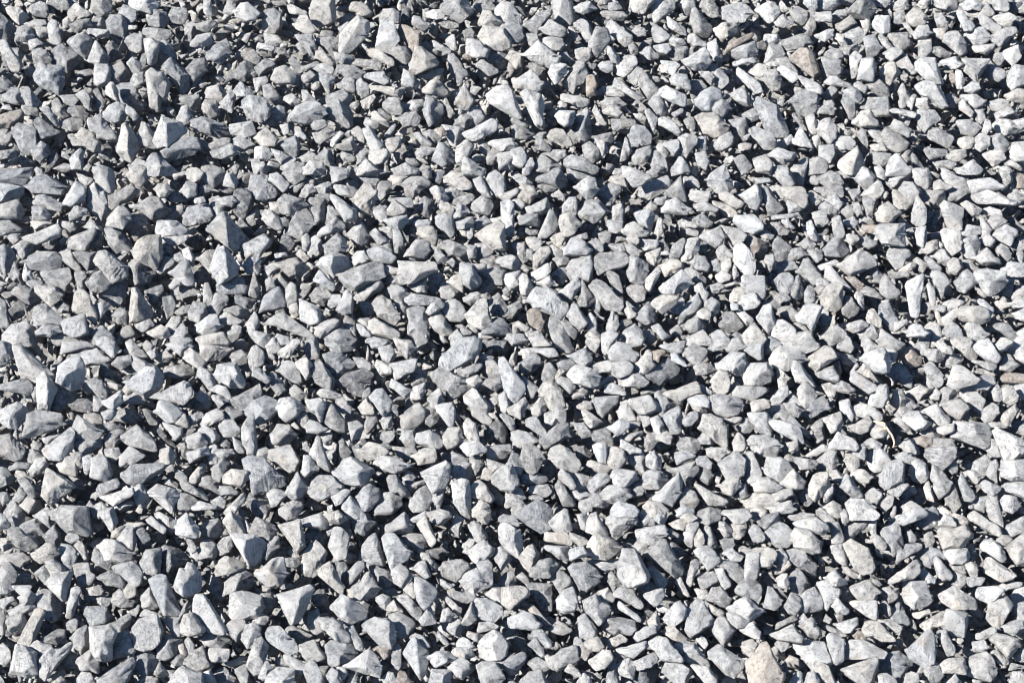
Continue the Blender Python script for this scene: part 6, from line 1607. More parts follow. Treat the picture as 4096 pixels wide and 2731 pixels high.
g825,54 6,-5 10,3 1,6 -9,3 -7,-3
d143,409 5,-2 7,8 3,11 -8,-2
c920,252 7,-9 10,-3 0,9 -8,4
l697,204 9,-2 9,5 3,4 -10,1 -10,-1
l254,79 11,-2 3,4 -7,9 -4,3 -3,-7
l844,91 9,-4 6,4 3,8 -5,3 -7,-6
c160,481 4,-5 10,4 8,5 -3,3 -11,-2
w939,525 6,-11 7,3 4,9 -7,1
l613,207 8,-3 3,6 -2,10 -9,-1
w78,678 5,-7 8,2 6,14 -6,5 -10,-3
w691,398 6,-3 7,0 4,6 0,6 -9,-4 -8,0
l465,634 4,-3 9,1 9,3 -7,7 -8,-3
g866,540 3,0 8,9 6,8 6,6 -1,3 -9,-6 -8,-11
w329,143 11,-12 9,-3 -5,9 -10,9
c647,253 7,-4 6,-1 -1,9 -5,7 -6,-4
l105,449 13,-1 2,8 -7,5 -6,-4
l689,36 5,-2 12,10 -2,3 -9,0 -6,-6
c777,370 4,0 7,7 -3,8 -6,2 -2,-8
d431,173 13,-2 -1,11 -4,3 -9,-7
l840,586 6,1 6,8 -1,5 -7,0 -5,-4
l721,284 11,-6 10,-1 0,7 -9,3 -8,0
l895,457 8,-5 8,1 3,7 -4,3 -11,-2
l880,500 8,-5 5,2 -1,8 -6,5 -6,-4
w916,572 8,-3 10,8 0,5 -6,1 -8,-6
l204,-5 6,0 3,24 -2,2 -7,-10
g1006,221 7,-4 9,8 7,7 -9,1 -9,-7
l609,221 13,0 0,10 -4,2 -8,-2
l826,626 3,-1 12,4 6,4 -2,4 -8,-3 -10,-2
l405,485 9,-4 11,-2 1,3 -10,6 -8,4
c371,112 6,0 10,8 2,7 -8,-2 -7,-5
g86,507 4,-6 7,7 1,9 -11,0
g931,646 5,1 12,11 -3,3 -9,0
c290,389 5,-4 10,9 -5,6 -7,-2
c74,542 5,-2 6,6 2,7 0,5 -5,-1 -5,-6
t652,351 11,-1 5,5 -5,5 -8,3
d70,485 8,-6 6,2 -2,8 -9,5
l629,77 8,-9 5,2 0,6 -6,8 -6,-3
d635,679 5,-9 6,0 3,8 -4,13 -8,0
g795,323 9,1 8,9 -2,6 -6,-4 -7,-4
c77,135 5,-7 12,6 -3,5 -6,3 -7,-4
g648,172 7,-6 9,2 -3,9 -10,1
c19,597 10,-7 6,5 -1,5 -9,5
c730,298 4,-9 9,-2 2,5 -7,8 -7,1
l526,238 8,-1 7,3 -1,7 -6,3 -6,-5
c294,247 4,0 8,9 8,5 -6,3 -8,-6 -5,-5
g171,660 4,-8 11,4 -3,8 -7,2
l652,327 7,-3 7,6 3,6 -7,3 -5,-5
l318,389 10,0 11,5 -2,5 -16,-3
g379,433 7,-3 9,2 -2,6 -5,5 -7,-5
c678,513 7,-3 7,3 5,4 -8,5 -6,-2
l524,163 8,-5 4,2 -4,10 -4,6 -5,-4
c570,532 7,2 7,3 4,5 -8,4 -7,-6
g273,280 7,-7 9,10 -4,5 -7,-2
l427,311 4,-7 9,-4 4,5 -6,6 -8,3
w186,200 10,-3 16,-2 0,3 -12,5 -13,-1
c32,220 16,-1 2,4 -9,5 -5,1
c956,140 9,-3 8,1 -1,9 -8,2 -4,-5
c914,613 11,-5 9,-1 2,3 -9,4 -11,5
g-4,79 9,-1 7,6 -3,6 -13,5
g914,494 6,-8 6,11 -2,5 -9,0
w765,35 12,0 4,7 -5,4 -8,-2 -3,-5
c21,505 7,-9 7,5 -2,7 -4,4 -6,-4
g249,214 8,-6 2,5 -4,11 -5,1 -4,-4
l788,396 4,-2 6,4 4,10 -10,-4 -7,-1
g469,457 10,-1 3,7 -6,11 -3,-10
c611,177 13,-2 3,12 -8,-1 -7,-4
c445,177 7,-6 10,2 -1,4 -8,5 -8,0
l94,396 6,2 7,9 -7,4 -6,-1
b644,330 10,2 2,7 -7,6 -5,-4
g561,320 8,2 8,10 -3,6 -8,-6
l339,20 11,-8 5,1 2,7 -14,4
w83,458 6,-3 4,4 -3,13 -5,1
l886,52 7,-4 8,2 0,4 -9,7 -5,-4
l296,418 4,-7 4,-1 4,8 -4,9 -4,-3
g384,275 12,0 4,6 7,2 -1,2 -18,-2
c391,176 11,-1 8,5 -5,5 -11,-1
w408,574 5,-5 5,3 -3,6 -9,8 -5,-1
w377,597 6,-3 7,3 -1,8 -3,4 -8,-7
c359,407 7,-8 7,8 0,6 -10,0
d664,535 8,5 11,9 0,4 -7,4 -4,-10
l664,143 14,-3 1,9 -5,6 -6,-6
g895,13 8,-2 3,8 -3,8 -8,-5
l1013,672 8,-1 7,4 0,17 -18,-4
l864,130 6,-3 10,3 1,6 -4,4 -6,-4
w200,691 3,-18 8,-3 7,17 -1,6
l229,331 5,-6 7,2 -1,8 -6,6 -5,-4
g354,357 9,1 7,5 0,7 -11,-3
g586,341 5,-4 8,2 0,9 -3,4 -6,-4
g622,435 8,-4 12,-1 -2,4 -10,6 -7,-2
w572,492 8,-3 9,4 0,3 -7,4 -8,-3
c937,427 7,-3 9,-1 0,8 -8,3 -6,-2
w981,210 9,-3 9,3 2,6 -10,0 -6,-2
c978,367 12,3 12,6 -1,3 -12,-3 -9,-3
c964,472 10,-2 7,6 -5,7 -9,-6
g534,138 8,1 9,10 -3,2 -10,-2
l847,191 12,-2 2,11 -6,3 -5,-5
l642,53 4,-5 4,-1 8,9 -1,3 -8,0;650,47 -1,12
g771,223 7,0 11,8 -2,3 -9,0 -5,-5
l1009,191 6,-1 12,9 -9,4 -8,-6
w972,642 12,-2 5,7 -6,3 -9,0
t374,649 4,-3 12,1 -1,8 -6,3
g822,95 9,-9 6,4 -1,7 -7,4
w834,35 10,-3 1,9 10,4 -13,1 -5,-6
l327,675 5,-7 6,4 3,16 -8,0
g52,308 10,-7 8,5 -1,6 -10,0
g481,260 12,-3 5,3 -1,5 -10,4
w642,585 7,-4 7,3 -5,6 -9,4 -3,-6
l684,177 7,-1 6,4 2,7 -13,0
g177,442 6,-2 6,10 -1,9 -6,-4
l266,34 11,2 4,5 -5,5 -9,-2
w976,299 8,1 9,9 -4,6 -9,-8
l892,419 7,-3 7,6 5,6 -4,3 -8,-5
w381,675 5,-4 7,2 6,14 -12,0
l893,4 7,-2 7,-5 1,12 -8,2 -7,-2
l960,100 4,0 9,12 -2,5 -7,-4 -4,-4
w666,38 4,-1 16,3 0,5 -11,1 -7,-4
l683,421 6,-8 6,-2 3,5 -6,8 -6,1
l871,537 5,-3 6,4 4,7 -3,4 -6,-2
l89,29 12,1 6,0 0,6 -11,2 -7,-4
b284,558 13,-1 4,5 -4,4 -11,-1
g834,484 7,2 5,11 -4,4 -6,-6
c83,594 3,-6 10,-2 6,2 -1,6 -10,0
l587,319 3,-6 6,6 0,10 -9,0
g785,403 11,1 6,6 -4,6 -6,-1 -3,-7
g418,171 5,-5 7,1 1,10 -6,2
w259,676 6,-14 7,-1 -1,8 -6,9
l264,271 6,-7 7,-1 1,6 -9,7 -5,1
g934,47 6,0 9,6 1,5 -10,-1 -8,-5
l306,185 7,0 2,6 -9,6 -6,-1 1,-4
w826,199 10,-4 6,8 -4,6 -7,-5
w695,287 6,-4 7,10 -3,6 -7,-4
w455,643 8,-6 6,3 5,7 -13,1
c965,563 7,-1 5,4 0,9 -6,1 -4,-6
l463,299 8,-6 8,-1 0,6 -8,6
c552,236 8,-3 6,2 -4,9 -5,2 -4,-5
l898,220 4,-1 10,7 2,8 -4,3 -4,-6
c777,578 5,-4 5,0 2,9 -2,5 -8,-3
w1012,386 15,-3 0,17 -10,-4
l27,24 8,-4 9,0 2,5 -7,3 -11,-1
l177,613 4,-7 6,-5 5,5 -5,7 -6,4
l770,186 8,-1 9,6 -4,7 -5,-1
w697,457 9,-1 5,6 -1,6 -12,-4
g721,540 8,-3 4,1 0,8 -8,5 -3,-5
g529,64 12,-1 3,6 -6,7 -4,-2
l992,390 4,-8 5,8 1,11 -8,-2
w879,675 7,-2 9,5 4,11 -18,3
w724,552 8,-4 10,8 -2,4 -9,-1
l285,97 6,-4 9,7 1,6 -9,-1 -6,-4
c923,484 6,-2 3,10 2,8 -7,-2
g554,258 8,-3 7,2 -3,8 -7,1
c155,359 11,-9 6,5 -4,6 -9,1
w737,312 8,0 9,8 -7,5 -6,-5
l996,113 13,-6 5,6 -9,4 -8,2
g924,533 8,-1 2,8 -4,8 -4,-2
l720,522 5,0 7,7 -2,6 -6,0 -4,-6
l255,618 6,-5 7,4 -3,7 -7,1 -5,-3
w816,35 11,-5 6,0 -2,7 -6,4 -8,-4
l131,82 4,-9 8,0 0,9 -7,4
w139,615 4,-6 5,0 8,3 8,5 -8,0
c906,674 6,-2 6,2 0,18 -15,0 1,-11
l-3,612 8,0 0,22 -8,2
l775,21 8,-6 9,9 -9,3 -6,-2
g781,456 9,-1 7,3 -1,10 -6,-4
l271,149 11,3 6,4 -5,5 -2,3 -6,-7
c467,379 10,-4 5,6 -6,6 -8,-2
l832,15 5,-4 8,-1 1,5 -6,6 -7,0
l242,521 4,-2 8,9 2,6 -8,1
g289,61 4,-4 8,8 2,7 -7,0 -5,-7
g895,411 6,-4 9,0 2,5 -9,4 -7,-1
c691,404 6,-1 4,1 6,8 -8,4 -4,-5
l326,220 2,-14 4,1 5,7 -6,8
l488,459 11,2 5,3 -11,7 -4,-3
l633,546 6,-6 8,4 -2,9 -9,-3
l220,198 12,-2 4,4 -4,6 -10,-2
d218,188 8,-2 10,5 -1,6 -12,-3
t396,678 4,-7 5,1 6,9 -5,10 -8,0
g1011,247 7,-8 10,-3 0,13 -13,1
l1012,654 4,-6 11,0 0,12 -9,0
l805,456 9,-8 8,-4 5,4 -10,7
l879,37 3,-3 6,6 5,8 -7,2 -5,-5
g890,272 18,-1 2,5 -18,2
l578,515 8,-2 2,8 -2,8 -5,-2
c388,606 6,-6 6,6 3,5 -5,1 -10,-2
l779,639 9,-2 1,7 -6,7 -7,-7
l699,72 10,0 6,5 -4,8 -7,-6
w183,251 6,-3 5,9 -1,8 -6,-3
c773,571 8,-8 7,-3 2,5 -7,7 -6,1
l128,63 5,-5 7,5 0,8 -7,1
g459,322 4,2 11,10 -3,4 -8,-3 -3,-6
l62,96 12,-1 3,5 -4,6 -8,-3
w13,585 9,-1 10,1 -3,5 -8,4
g352,445 7,-1 5,12 -1,5 -7,-5
g626,245 6,-1 8,7 -2,5 -9,-1
c822,385 8,-2 6,4 -2,9 -6,-1
b476,229 1,-9 8,-4 5,6 -4,4
g5,234 17,-1 2,3 -10,8
l302,91 5,0 11,12 -14,-1
l595,139 10,3 2,8 -5,5 -5,-7
c655,232 3,-13 4,1 1,11 -5,7
g766,256 7,-1 2,8 -5,8 -2,0 -3,-10
l738,485 7,-1 2,10 -4,3 -8,-2
l695,633 3,-1 8,7 3,8 -4,1 -8,-8
l852,452 10,-8 3,2 0,13 -6,-3
w956,71 5,0 3,8 -1,9 -6,-1 -1,-9
c670,523 9,-4 7,2 -3,8 -8,-1
l594,388 9,-6 9,-8 6,2 -8,7 -11,6 -8,0
d1008,2 12,1 1,8 -8,2 -5,-4
l317,186 11,-4 3,2 -1,7 -9,3
g371,233 5,-4 7,7 3,4 -8,4 -4,-6
g699,244 8,0 3,7 -6,6 -6,-6
l477,351 9,1 11,6 -4,2 -13,0
c522,349 12,-1 5,4 -7,3 -8,3
l225,9 5,-12 5,7 0,7 -4,3 -7,-2
l808,250 13,0 1,8 -6,4
w44,437 15,-5 -1,5 -12,8 -5,-3
l966,87 6,-5 6,2 2,5 -7,4 -7,-2
l817,13 13,-1 1,10 -6,-2 -8,0
c36,28 10,0 1,5 -6,5 -4,2 -2,-3
l-4,584 14,0 3,4 -6,6 -11,0
b789,421 4,-5 4,5 7,7 5,5 -1,5 -10,-11
l414,134 6,-1 11,10 -1,3 -8,-2
w917,99 11,-1 0,10 -6,1 -6,-4
c695,536 4,-7 4,5 1,8 -4,5 -5,-3
c352,131 6,-4 6,5 0,10 -7,-3
w23,276 3,-14 2,7 6,5 -2,6 -7,1
g433,252 5,-3 9,8 0,4 -9,1
c587,334 8,-4 6,6 -2,6 -10,-3
l211,395 10,1 5,5 -7,6 -4,-4
t629,501 7,-6 8,2 0,5 -8,4
l221,486 10,0 6,6 -1,2 -14,0
l-3,512 8,4 5,10 -7,3 -6,0
l654,46 14,-2 2,6 -4,4 -8,-3
l363,122 5,-4 10,5 1,5 -11,-1
l479,139 3,-1 8,12 -3,6 -7,-6
c828,471 9,-1 6,7 -2,6 -7,-3
l526,34 10,1 2,6 -6,5 -6,-5
g305,499 7,-1 9,9 -2,2 -9,0
g843,566 3,-1 9,5 4,5 -4,3 -9,-5
t859,225 19,0 0,8 -11,-1
l281,169 3,-10 10,-2 1,3 -7,9
w734,64 8,-5 11,-1 1,4 -12,4 -6,0
w538,283 11,-7 4,7 -5,6 -7,-3
g778,623 16,-9 2,5 -8,5 -11,5
c935,182 5,-2 10,7 -5,3 -10,0
l85,227 6,-8 5,4 7,8 -8,0
w715,277 7,-6 9,4 -2,5 -9,2
l333,295 7,0 1,7 -9,5 -4,-3
d378,106 5,2 11,10 -3,3 -11,-7
l608,47 5,2 6,9 -1,5 -6,-2 -4,-8
l212,501 8,-5 5,4 -1,7 -7,1
l515,177 10,0 6,6 -2,4 -7,0
g155,673 5,-11 6,7 2,5 -7,2
c-3,538 12,0 2,9 -8,3
g512,119 7,-1 10,5 -1,4 -11,-1
w24,283 9,-3 8,1 4,5 -12,1
w671,354 7,0 6,6 4,7 -7,-2 -7,-4
l576,502 8,-2 7,5 0,5 -9,0
l233,437 10,6 1,9 -8,0
w824,501 2,-14 6,-2 1,7 -4,8
c106,381 12,1 8,4 -6,4 -10,-4
g730,335 6,-3 8,4 -2,8 -9,-3
l302,237 7,-1 1,8 -3,8 -4,-4
l699,138 7,-1 0,13 -6,1 -3,-6
l345,689 6,-18 5,-1 5,18 -7,5
w-5,600 16,-4 4,2 -2,3 -9,6
g962,260 9,1 7,8 -3,4 -7,-3
l894,498 13,-2 0,9 -8,2
l880,605 5,-4 6,6 0,6 -4,2 -5,-4
l219,449 13,0 1,4 -9,5 -6,-3
w443,610 5,-2 5,6 -3,6 -9,0
l803,688 5,-15 6,-1 5,8 -1,12 -15,0
l381,420 5,-6 5,1 0,10 -7,3
l801,243 6,-5 8,6 -2,5 -8,0
g464,32 7,-3 6,8 -1,4 -10,-2
c110,537 1,-5 7,-5 6,-3 -1,8 -4,4
l466,245 10,1 0,11 -7,1
l967,546 6,-1 3,9 -4,8 -4,-4
g14,499 6,-12 6,6 -2,6 -5,2
l914,260 4,-2 9,6 -4,7 -6,-2
c932,29 13,0 -1,11 -8,-4
l752,178 16,0 3,4 -5,2 -12,0
c362,101 11,-6 2,3 -6,10 -6,-1
g639,415 10,-1 2,8 -7,5
t846,277 9,0 8,7 -2,5 -7,-3
c843,238 6,-4 7,1 3,4 -6,5 -6,-3
c405,588 7,-6 4,7 -2,8 -7,-3
c439,204 9,-1 5,7 -1,4 -8,-1
l765,301 11,-1 5,5 -4,3 -12,-1 -1,-4
d1013,20 13,4 0,6 -13,0
l340,151 11,1 3,8 -8,2 -4,-4
l668,115 7,-5 11,-4 1,3 -9,6 -6,4
d278,46 11,4 1,6 -9,2 -3,-5
l188,416 6,-3 6,-1 3,3 -8,6 -4,5
g900,158 7,-8 4,2 -1,9 -5,5
g218,437 6,0 8,8 -1,4 -8,-2
g526,498 8,-3 11,2 2,4 -7,1 -9,-2
c999,21 13,-2 -2,8 -9,2
l379,228 12,-1 1,9 -3,4 -6,-6
g901,400 10,0 7,6 -5,4 -7,-3
g611,244 11,0 3,7 -6,2 -8,-5
l981,13 5,-10 8,10 -3,3 -8,-1
g782,662 3,-5 4,10 1,12 -6,-4
l600,64 3,-2 9,0 0,8 -5,2 -6,-3
g902,493 11,-8 1,7 -7,6 -7,-1
c658,436 8,-5 5,5 -2,7 -10,-4
g975,111 8,-1 2,10 -5,4 -4,-5
g842,211 5,-7 6,5 0,7 -6,1
c998,540 4,-5 7,1 2,4 -6,5 -6,0
l300,158 9,-6 7,4 -4,5 -9,1
g709,286 9,-3 6,3 -5,6 -8,1
l467,222 6,-1 1,13 -5,4 -2,-4
w1011,304 5,-5 12,1 0,8 -13,0
c566,670 5,-7 7,7 4,6 -7,-1
l447,37 7,-1 2,12 -3,2 -6,-6
b538,82 11,0 1,6 -5,5 -5,-3
l127,107 5,0 8,11 -3,4 -9,-9
t915,439 7,-3 6,1 2,5 -5,4 -7,-3
g861,239 6,-2 9,6 -7,5 -5,-3
l549,250 4,-5 8,5 2,3 -7,4
w805,-2 11,-1 1,11 -4,2 -8,-6
w1003,584 8,-3 9,1 -4,5 -10,2
w980,239 9,-4 5,5 -3,6 -7,-2
l658,145 6,-2 5,8 -3,6 -7,-7
d393,404 6,2 5,7 -3,3 -8,-2
w401,475 4,-4 8,3 1,5 -7,4
l927,260 4,-2 11,11 -3,2 -8,-3
l47,678 9,-7 6,-3 1,7 -9,4
c268,443 4,-4 11,4 -1,4 -13,0
w855,296 3,-6 5,6 1,14 -5,-4
l856,217 10,-2 8,7 -1,2 -14,-2
l177,470 6,2 6,8 -6,3 -6,-6
w972,288 6,-1 11,11 0,4 -9,-5
l314,122 10,-2 4,5 -10,5 -4,-3
w186,538 5,-1 5,9 3,6 -7,-1
c952,516 4,-2 8,2 4,5 -2,3 -6,-1
l512,198 9,2 3,4 -4,6 -6,-2
b822,313 8,5 -1,6 -9,3
l293,128 7,0 7,10 -5,1 -7,-4
l66,624 4,-5 7,0 -1,10 -5,1
g683,117 11,1 0,6 1,6 -9,-6
c422,556 6,-3 8,11 -1,6 -8,-9
w870,522 6,-5 0,17 -3,1 -4,-7
w983,130 3,-13 4,5 1,6 -5,6
c938,345 4,-4 8,6 1,6 -9,-2
g925,271 10,-2 8,4 -12,3 -5,-1
l325,433 7,0 -1,10 -6,0 -4,-6
c722,264 2,-4 6,-1 1,7 -4,6 -5,-1
c176,423 9,-10 3,10 -1,4
c290,306 7,-4 3,15 -9,-5
c698,312 7,-4 7,7 -3,4 -9,-2
g569,30 2,-4 5,6 5,7 -1,2 -8,-3
l78,173 7,1 8,5 -4,5 -6,-1
l775,298 2,-5 8,1 3,5 -8,3
l887,350 5,-2 4,4 -1,7 -4,2 -3,-6
c502,194 14,-5 1,4 -6,5 -8,0
l275,660 6,-4 8,10 -11,0
c788,443 9,-3 1,9 -8,2
l65,539 5,-6 7,2 1,5 -6,2
g133,685 12,-9 12,2 -1,13 -21,0
g775,586 4,-1 5,5 4,8 -6,1
g395,301 7,1 5,6 -2,6 -6,-4
g177,312 6,-6 10,-1 -5,7 -7,2
g167,469 5,-5 4,7 0,5 -6,1
w103,412 9,-4 3,5 -4,6 -6,-1
b905,533 6,-2 6,7 -1,3 -9,-1
c709,603 7,3 7,5 -4,4 -8,-4
g384,589 10,-1 6,6 -6,3 -7,-3
g521,228 15,0 2,5 -11,2
w791,679 6,-7 4,0 1,8 -7,12
l947,467 5,-7 5,3 0,8 -5,1
g740,548 4,-2 10,4 -4,4 -8,0
l173,256 7,-3 9,9 -6,-2 -6,5
l185,640 3,-4 6,8 0,7 -5,0
l792,496 3,-3 5,14 -4,4 -3,-4
g951,564 4,-2 8,3 2,8 -10,-3
l200,651 5,-1 5,8 2,6 -4,2
w357,324 7,2 6,7 -2,3 -7,-2
g671,330 7,-5 4,5 -1,6 -8,-1
l988,423 12,-1 8,5 -9,1 -7,-1
g302,68 15,-7 1,4 -11,6 -4,0
g131,609 8,-8 3,6 -5,7 -5,-1
c482,477 3,-10 7,5 -2,8
c512,317 9,4 6,5 -2,5 -8,-5
g-3,493 10,-1 3,7 -7,5
g657,238 5,-2 6,12 -2,3 -7,-6
l30,41 7,-2 7,6 -7,3 -5,1
w699,384 6,2 10,8 -6,3 -6,-6
c546,657 3,-2 8,11 0,4 -8,-4
g541,186 7,-2 8,3 -3,4 -7,1
w410,519 6,-5 7,-2 4,4 -10,5
l710,262 7,-2 4,5 -1,6 -8,-2
g591,234 4,-9 3,-3 1,12 -3,5
l873,-2 9,-1 8,5 -5,5 -8,-2
t854,634 3,-4 7,2 1,6 -7,2
g627,423 15,-3 0,4 -10,6
l416,221 12,-1 2,4 -7,3 -6,-1
w379,244 7,-5 4,5 1,7 -8,-3
c935,313 4,0 4,13 -2,5 -4,-8
w876,169 4,-3 5,6 0,7 -7,-3
g611,237 8,-2 7,1 -2,4 -9,3
l32,444 4,-2 5,1 0,8 -7,0
l855,84 4,-2 7,5 -2,6 -8,-3
c862,22 7,-1 1,7 -5,6 -2,-6
c624,310 6,-4 6,9 -7,3
l632,32 5,-5 7,2 1,6 -8,1
l928,305 16,1 0,6 -13,-3
d38,638 8,-9 10,-2 -4,4 -11,8
b927,234 4,-1 11,-1 -2,6 -11,0
c578,406 6,-5 6,1 1,6 -7,2
l966,9 9,1 5,4 -5,3 -7,-2
w574,687 10,-14 6,5 4,14 -19,0
w338,667 7,1 2,5 -4,6 -4,-6
w464,544 5,-5 6,1 -3,8 -6,2
l302,76 8,-4 5,3 -6,6 -5,1
l65,222 10,1 1,6 -6,2 -5,-5
l205,456 2,-1 4,10 1,9 -3,1
l113,507 17,-7 2,4 -14,6
c838,132 8,-2 8,3 -2,3 -13,-1
c488,400 6,-4 5,3 -7,10
g664,525 6,2 5,5 6,-1 1,3 -11,2
c126,522 9,-1 8,1 0,2 -8,3 -7,-2
l846,221 7,-4 4,5 -3,5 -8,-2
l683,227 9,1 6,3 0,5 -9,-2
l725,419 8,-3 8,2 -6,5 -7,0
l303,450 2,-13 5,11 -1,5
t947,79 5,-7 3,1 0,9 -7,2
g386,138 1,-6 6,-9 2,3 -3,9
c812,135 6,0 3,9 -5,3
l384,269 5,-3 9,3 -2,4 -8,1
c871,145 11,-1 3,7 -9,0
w908,102 5,-7 4,0 -1,7 -4,7
l574,236 8,-3 5,0 0,5 -10,2
g548,484 4,-3 4,13 0,4 -6,-5
l764,229 5,3 4,3 -1,4 -10,-2
w656,607 6,-2 9,5 -2,3 -8,-2
l552,195 7,-5 5,6 -1,4 -7,-2
c468,264 16,0 2,5 -9,1
w948,679 7,-5 9,13 -2,4 -22,0
g292,188 11,-8 1,6 -6,5 -5,0
c314,76 5,5 0,6 -5,2 -2,-3
l358,319 11,-1 1,8 -6,-1
l266,281 4,-4 5,9 -8,4
l840,511 3,-1 3,1 3,9 -6,2
l625,298 6,4 8,9 -4,1 -8,-6
c682,223 4,-2 10,2 0,4 -12,-1
g839,171 13,2 0,4 -9,1
g479,296 9,-3 4,5 -4,4
l122,369 11,-3 3,7 -8,1
w896,322 10,-2 -1,5 -9,5
c994,302 9,-2 6,5 -8,4
g318,195 10,-1 3,3 -3,4 -8,-2
c573,396 9,-8 5,3 -4,5 -8,1
w1014,313 13,-6 0,12 -10,-1
w148,352 7,-6 3,9 -6,3
g527,249 5,-1 2,5 0,7 -6,-1
c696,589 7,0 4,2 -2,6 -5,1
l798,618 5,-5 5,6 -1,4 -6,0
l610,4 7,-2 4,7 -8,2 -3,-2
c270,203 7,0 3,10 -8,-2
w1011,122 17,-5 0,11 -11,-4
l171,175 15,-4 0,3 -9,5
b781,444 7,-1 1,9 -6,1
c123,390 4,-6 6,5 -7,7
l816,281 5,-3 6,3 0,4 -8,1
c901,270 9,-7 6,1 -5,6 -8,1
w1004,163 9,-3 9,9 -4,0
l646,207 5,-5 5,4 -1,5 -8,-1
w919,4 5,-7 6,1 -3,9 -5,1
g657,198 9,-1 -3,7 -8,0
c143,344 4,-3 5,4 -2,6 -4,-1
g408,160 6,-1 5,5 -4,4 -5,-2
l729,387 7,-5 4,1 -7,8 -4,2
c179,646 4,-2 4,5 0,5 -6,-2
l170,286 5,-9 6,6 -7,5
w733,265 1,-3 4,10 0,4 -5,1
g512,323 7,6 1,6 -6,1
l854,204 5,0 3,9 -5,1 -3,-5
l903,24 5,0 5,9 -2,2 -6,-6
w931,395 5,-6 4,4 -2,6 -6,-1
w904,582 4,-4 7,3 -8,5 -3,2
l891,513 4,-6 1,2 -2,12 -4,-1
l711,65 6,0 0,7 -5,2 -3,-4
c305,177 9,0 0,6 -8,1
w1016,333 11,-7 0,13 -9,-2
c627,237 11,1 0,6 -8,-1
t436,130 6,-3 5,7 -6,2
l782,221 6,-2 5,8 -6,0
c556,373 4,-4 4,2 -5,7 -3,0
l281,126 7,-2 1,8 -5,2
l328,531 4,-4 6,0 -4,7 -4,0
t463,57 3,-3 6,3 -3,6 -3,-1
l339,28 8,-5 0,4 -5,7
c46,686 15,-10 4,3 -2,12 -15,0
w730,302 7,2 1,5 -6,0
g815,288 5,-3 5,3 -6,6
g364,391 5,-3 1,6 -4,3 -3,0
w491,219 10,-2 0,5 -8,1
c460,229 6,-1 1,8 -5,-2
l448,262 4,-4 3,4 -2,4
l768,62 8,0 1,4 -9,0
l174,439 12,-7 1,2 -10,6
w509,678 10,7 2,5 -10,0 -1,-6"""
stones = []
for ln in DATA.strip().split('\n'):
    ln, _, label = ln.partition('|')
    tone = ln[0]; parts = ln[1:].split(';')
    def dec(s):
        o = []; x = y = 0
        for q in s.split():
            a, b = q.split(','); x += int(a); y += int(b); o.append((x, y))
        return o
    stones.append((tone, dec(parts[0]), dec(parts[1]) if len(parts) > 1 else None, label))

# ---------------------------------------------------------------- setting: the ground under the gravel
def ground():
    n = 150; L = 2.2
    g = np.linspace(-1, 1, n); g = np.sign(g) * (np.abs(g) ** 1.0) * L
    X, Y = np.meshgrid(g, g); V = np.stack([X.ravel(), Y.ravel(), np.zeros(n * n)], 1)
    V[:, 2] = -.070 + .004 * vnoise(V * 22) + .003 * vnoise(V * 60)
    edge = np.maximum(abs(V[:, 0]), abs(V[:, 1])) > L * .995
    V[edge, 2] = -.068
    i = np.arange(n * n).reshape(n, n); a, b, c, d = i[:-1, :-1].ravel(), i[:-1, 1:].ravel(), i[1:, 1:].ravel(), i[1:, :-1].ravel()
    F = np.concatenate([np.stack([a, b, c], 1), np.stack([a, c, d], 1)])
    # skirt out to the horizon
    k = len(V); B = 600.0
    V = np.concatenate([V, [[-L, -L, -.068], [L, -L, -.068], [L, L, -.068], [-L, L, -.068], [-B, -B, -.068], [B, -B, -.068], [B, B, -.068], [-B, B, -.068]]])
    sk = []
    for q in range(4):
        p, r = k + q, k + (q + 1) % 4
        sk += [(p, p + 4, r + 4), (p, r + 4, r)]
    F = np.concatenate([F, np.array(sk)])
    me = mesh_from('ground', V, F, np.full((len(V), 3), .4), M_DUST)
    o = bpy.data.objects.new('ground', me); C.objects.link(o); o['kind'] = 'structure'
ground()

# ---------------------------------------------------------------- the stones that show largest: one object each
soup_V, soup_F, soup_C, soup_G, nv = [], [], [], [], 0
def soup(V, F, Cc):
    global nv
    soup_V.append(V); soup_F.append(F + nv); soup_C.append(Cc); soup_G.append(grain_of(V)); nv += len(V)
cover = np.zeros((700, 1040), bool)
def fill_poly(P, grow=0):
    P = np.array(P, float)
    x0, y0 = np.maximum(np.floor(P.min(0)).astype(int), 0); x1, y1 = np.minimum(np.ceil(P.max(0)).astype(int), (1039, 699))
    if x1 <= x0 or y1 <= y0: return
    X, Y = np.meshgrid(np.arange(x0, x1) + .5, np.arange(y0, y1) + .5); ins = np.zeros(X.shape, bool)
    for i in range(len(P)):
        (ax, ay), (bx, by) = P[i], P[(i + 1) % len(P)]
        if ay == by: continue
        ins ^= ((ay > Y) != (by > Y)) & (X < (bx - ax) * (Y - ay) / (by - ay) + ax)
    cover[y0:y1, x0:x1] |= ins
ZT = dict(o=.003, w=.004, c=.003, l=.001, g=-.002, t=-.001, d=-.008, b=-.006)
for i, (tone, poly, ridge, label) in enumerate(stones):
    P = np.array(poly, float)
    ar = abs((P[:, 0] * np.roll(P[:, 1], -1) - np.roll(P[:, 0], -1) * P[:, 1]).sum() / 2)
    rp = math.sqrt(ar / math.pi)
    zc = -.018 + ZT[tone] * 1.5 + min(rp, 24) * .0009 + rng.normal(0, .005)
    lev = 4 if rp > 12 else 3 if rp > 5.5 else 2
    r = traced_stone(poly, tone, ridge, zc, lev)
    if r is None: continue
    V, F, Cc, Cw = r
    fill_poly(poly)
    if label:
        o = bpy.data.objects.new('gravel_stone', mesh_from('gravel_stone', V - Cw, F, Cc, M_STONE, grain_of(V)))
        o.location = Cw.tolist(); C.objects.link(o)
        o['label'] = label; o['category'] = 'stone'; o['group'] = 'larger crushed stones lying on the gravel'
    else:
        soup(V, F, Cc)

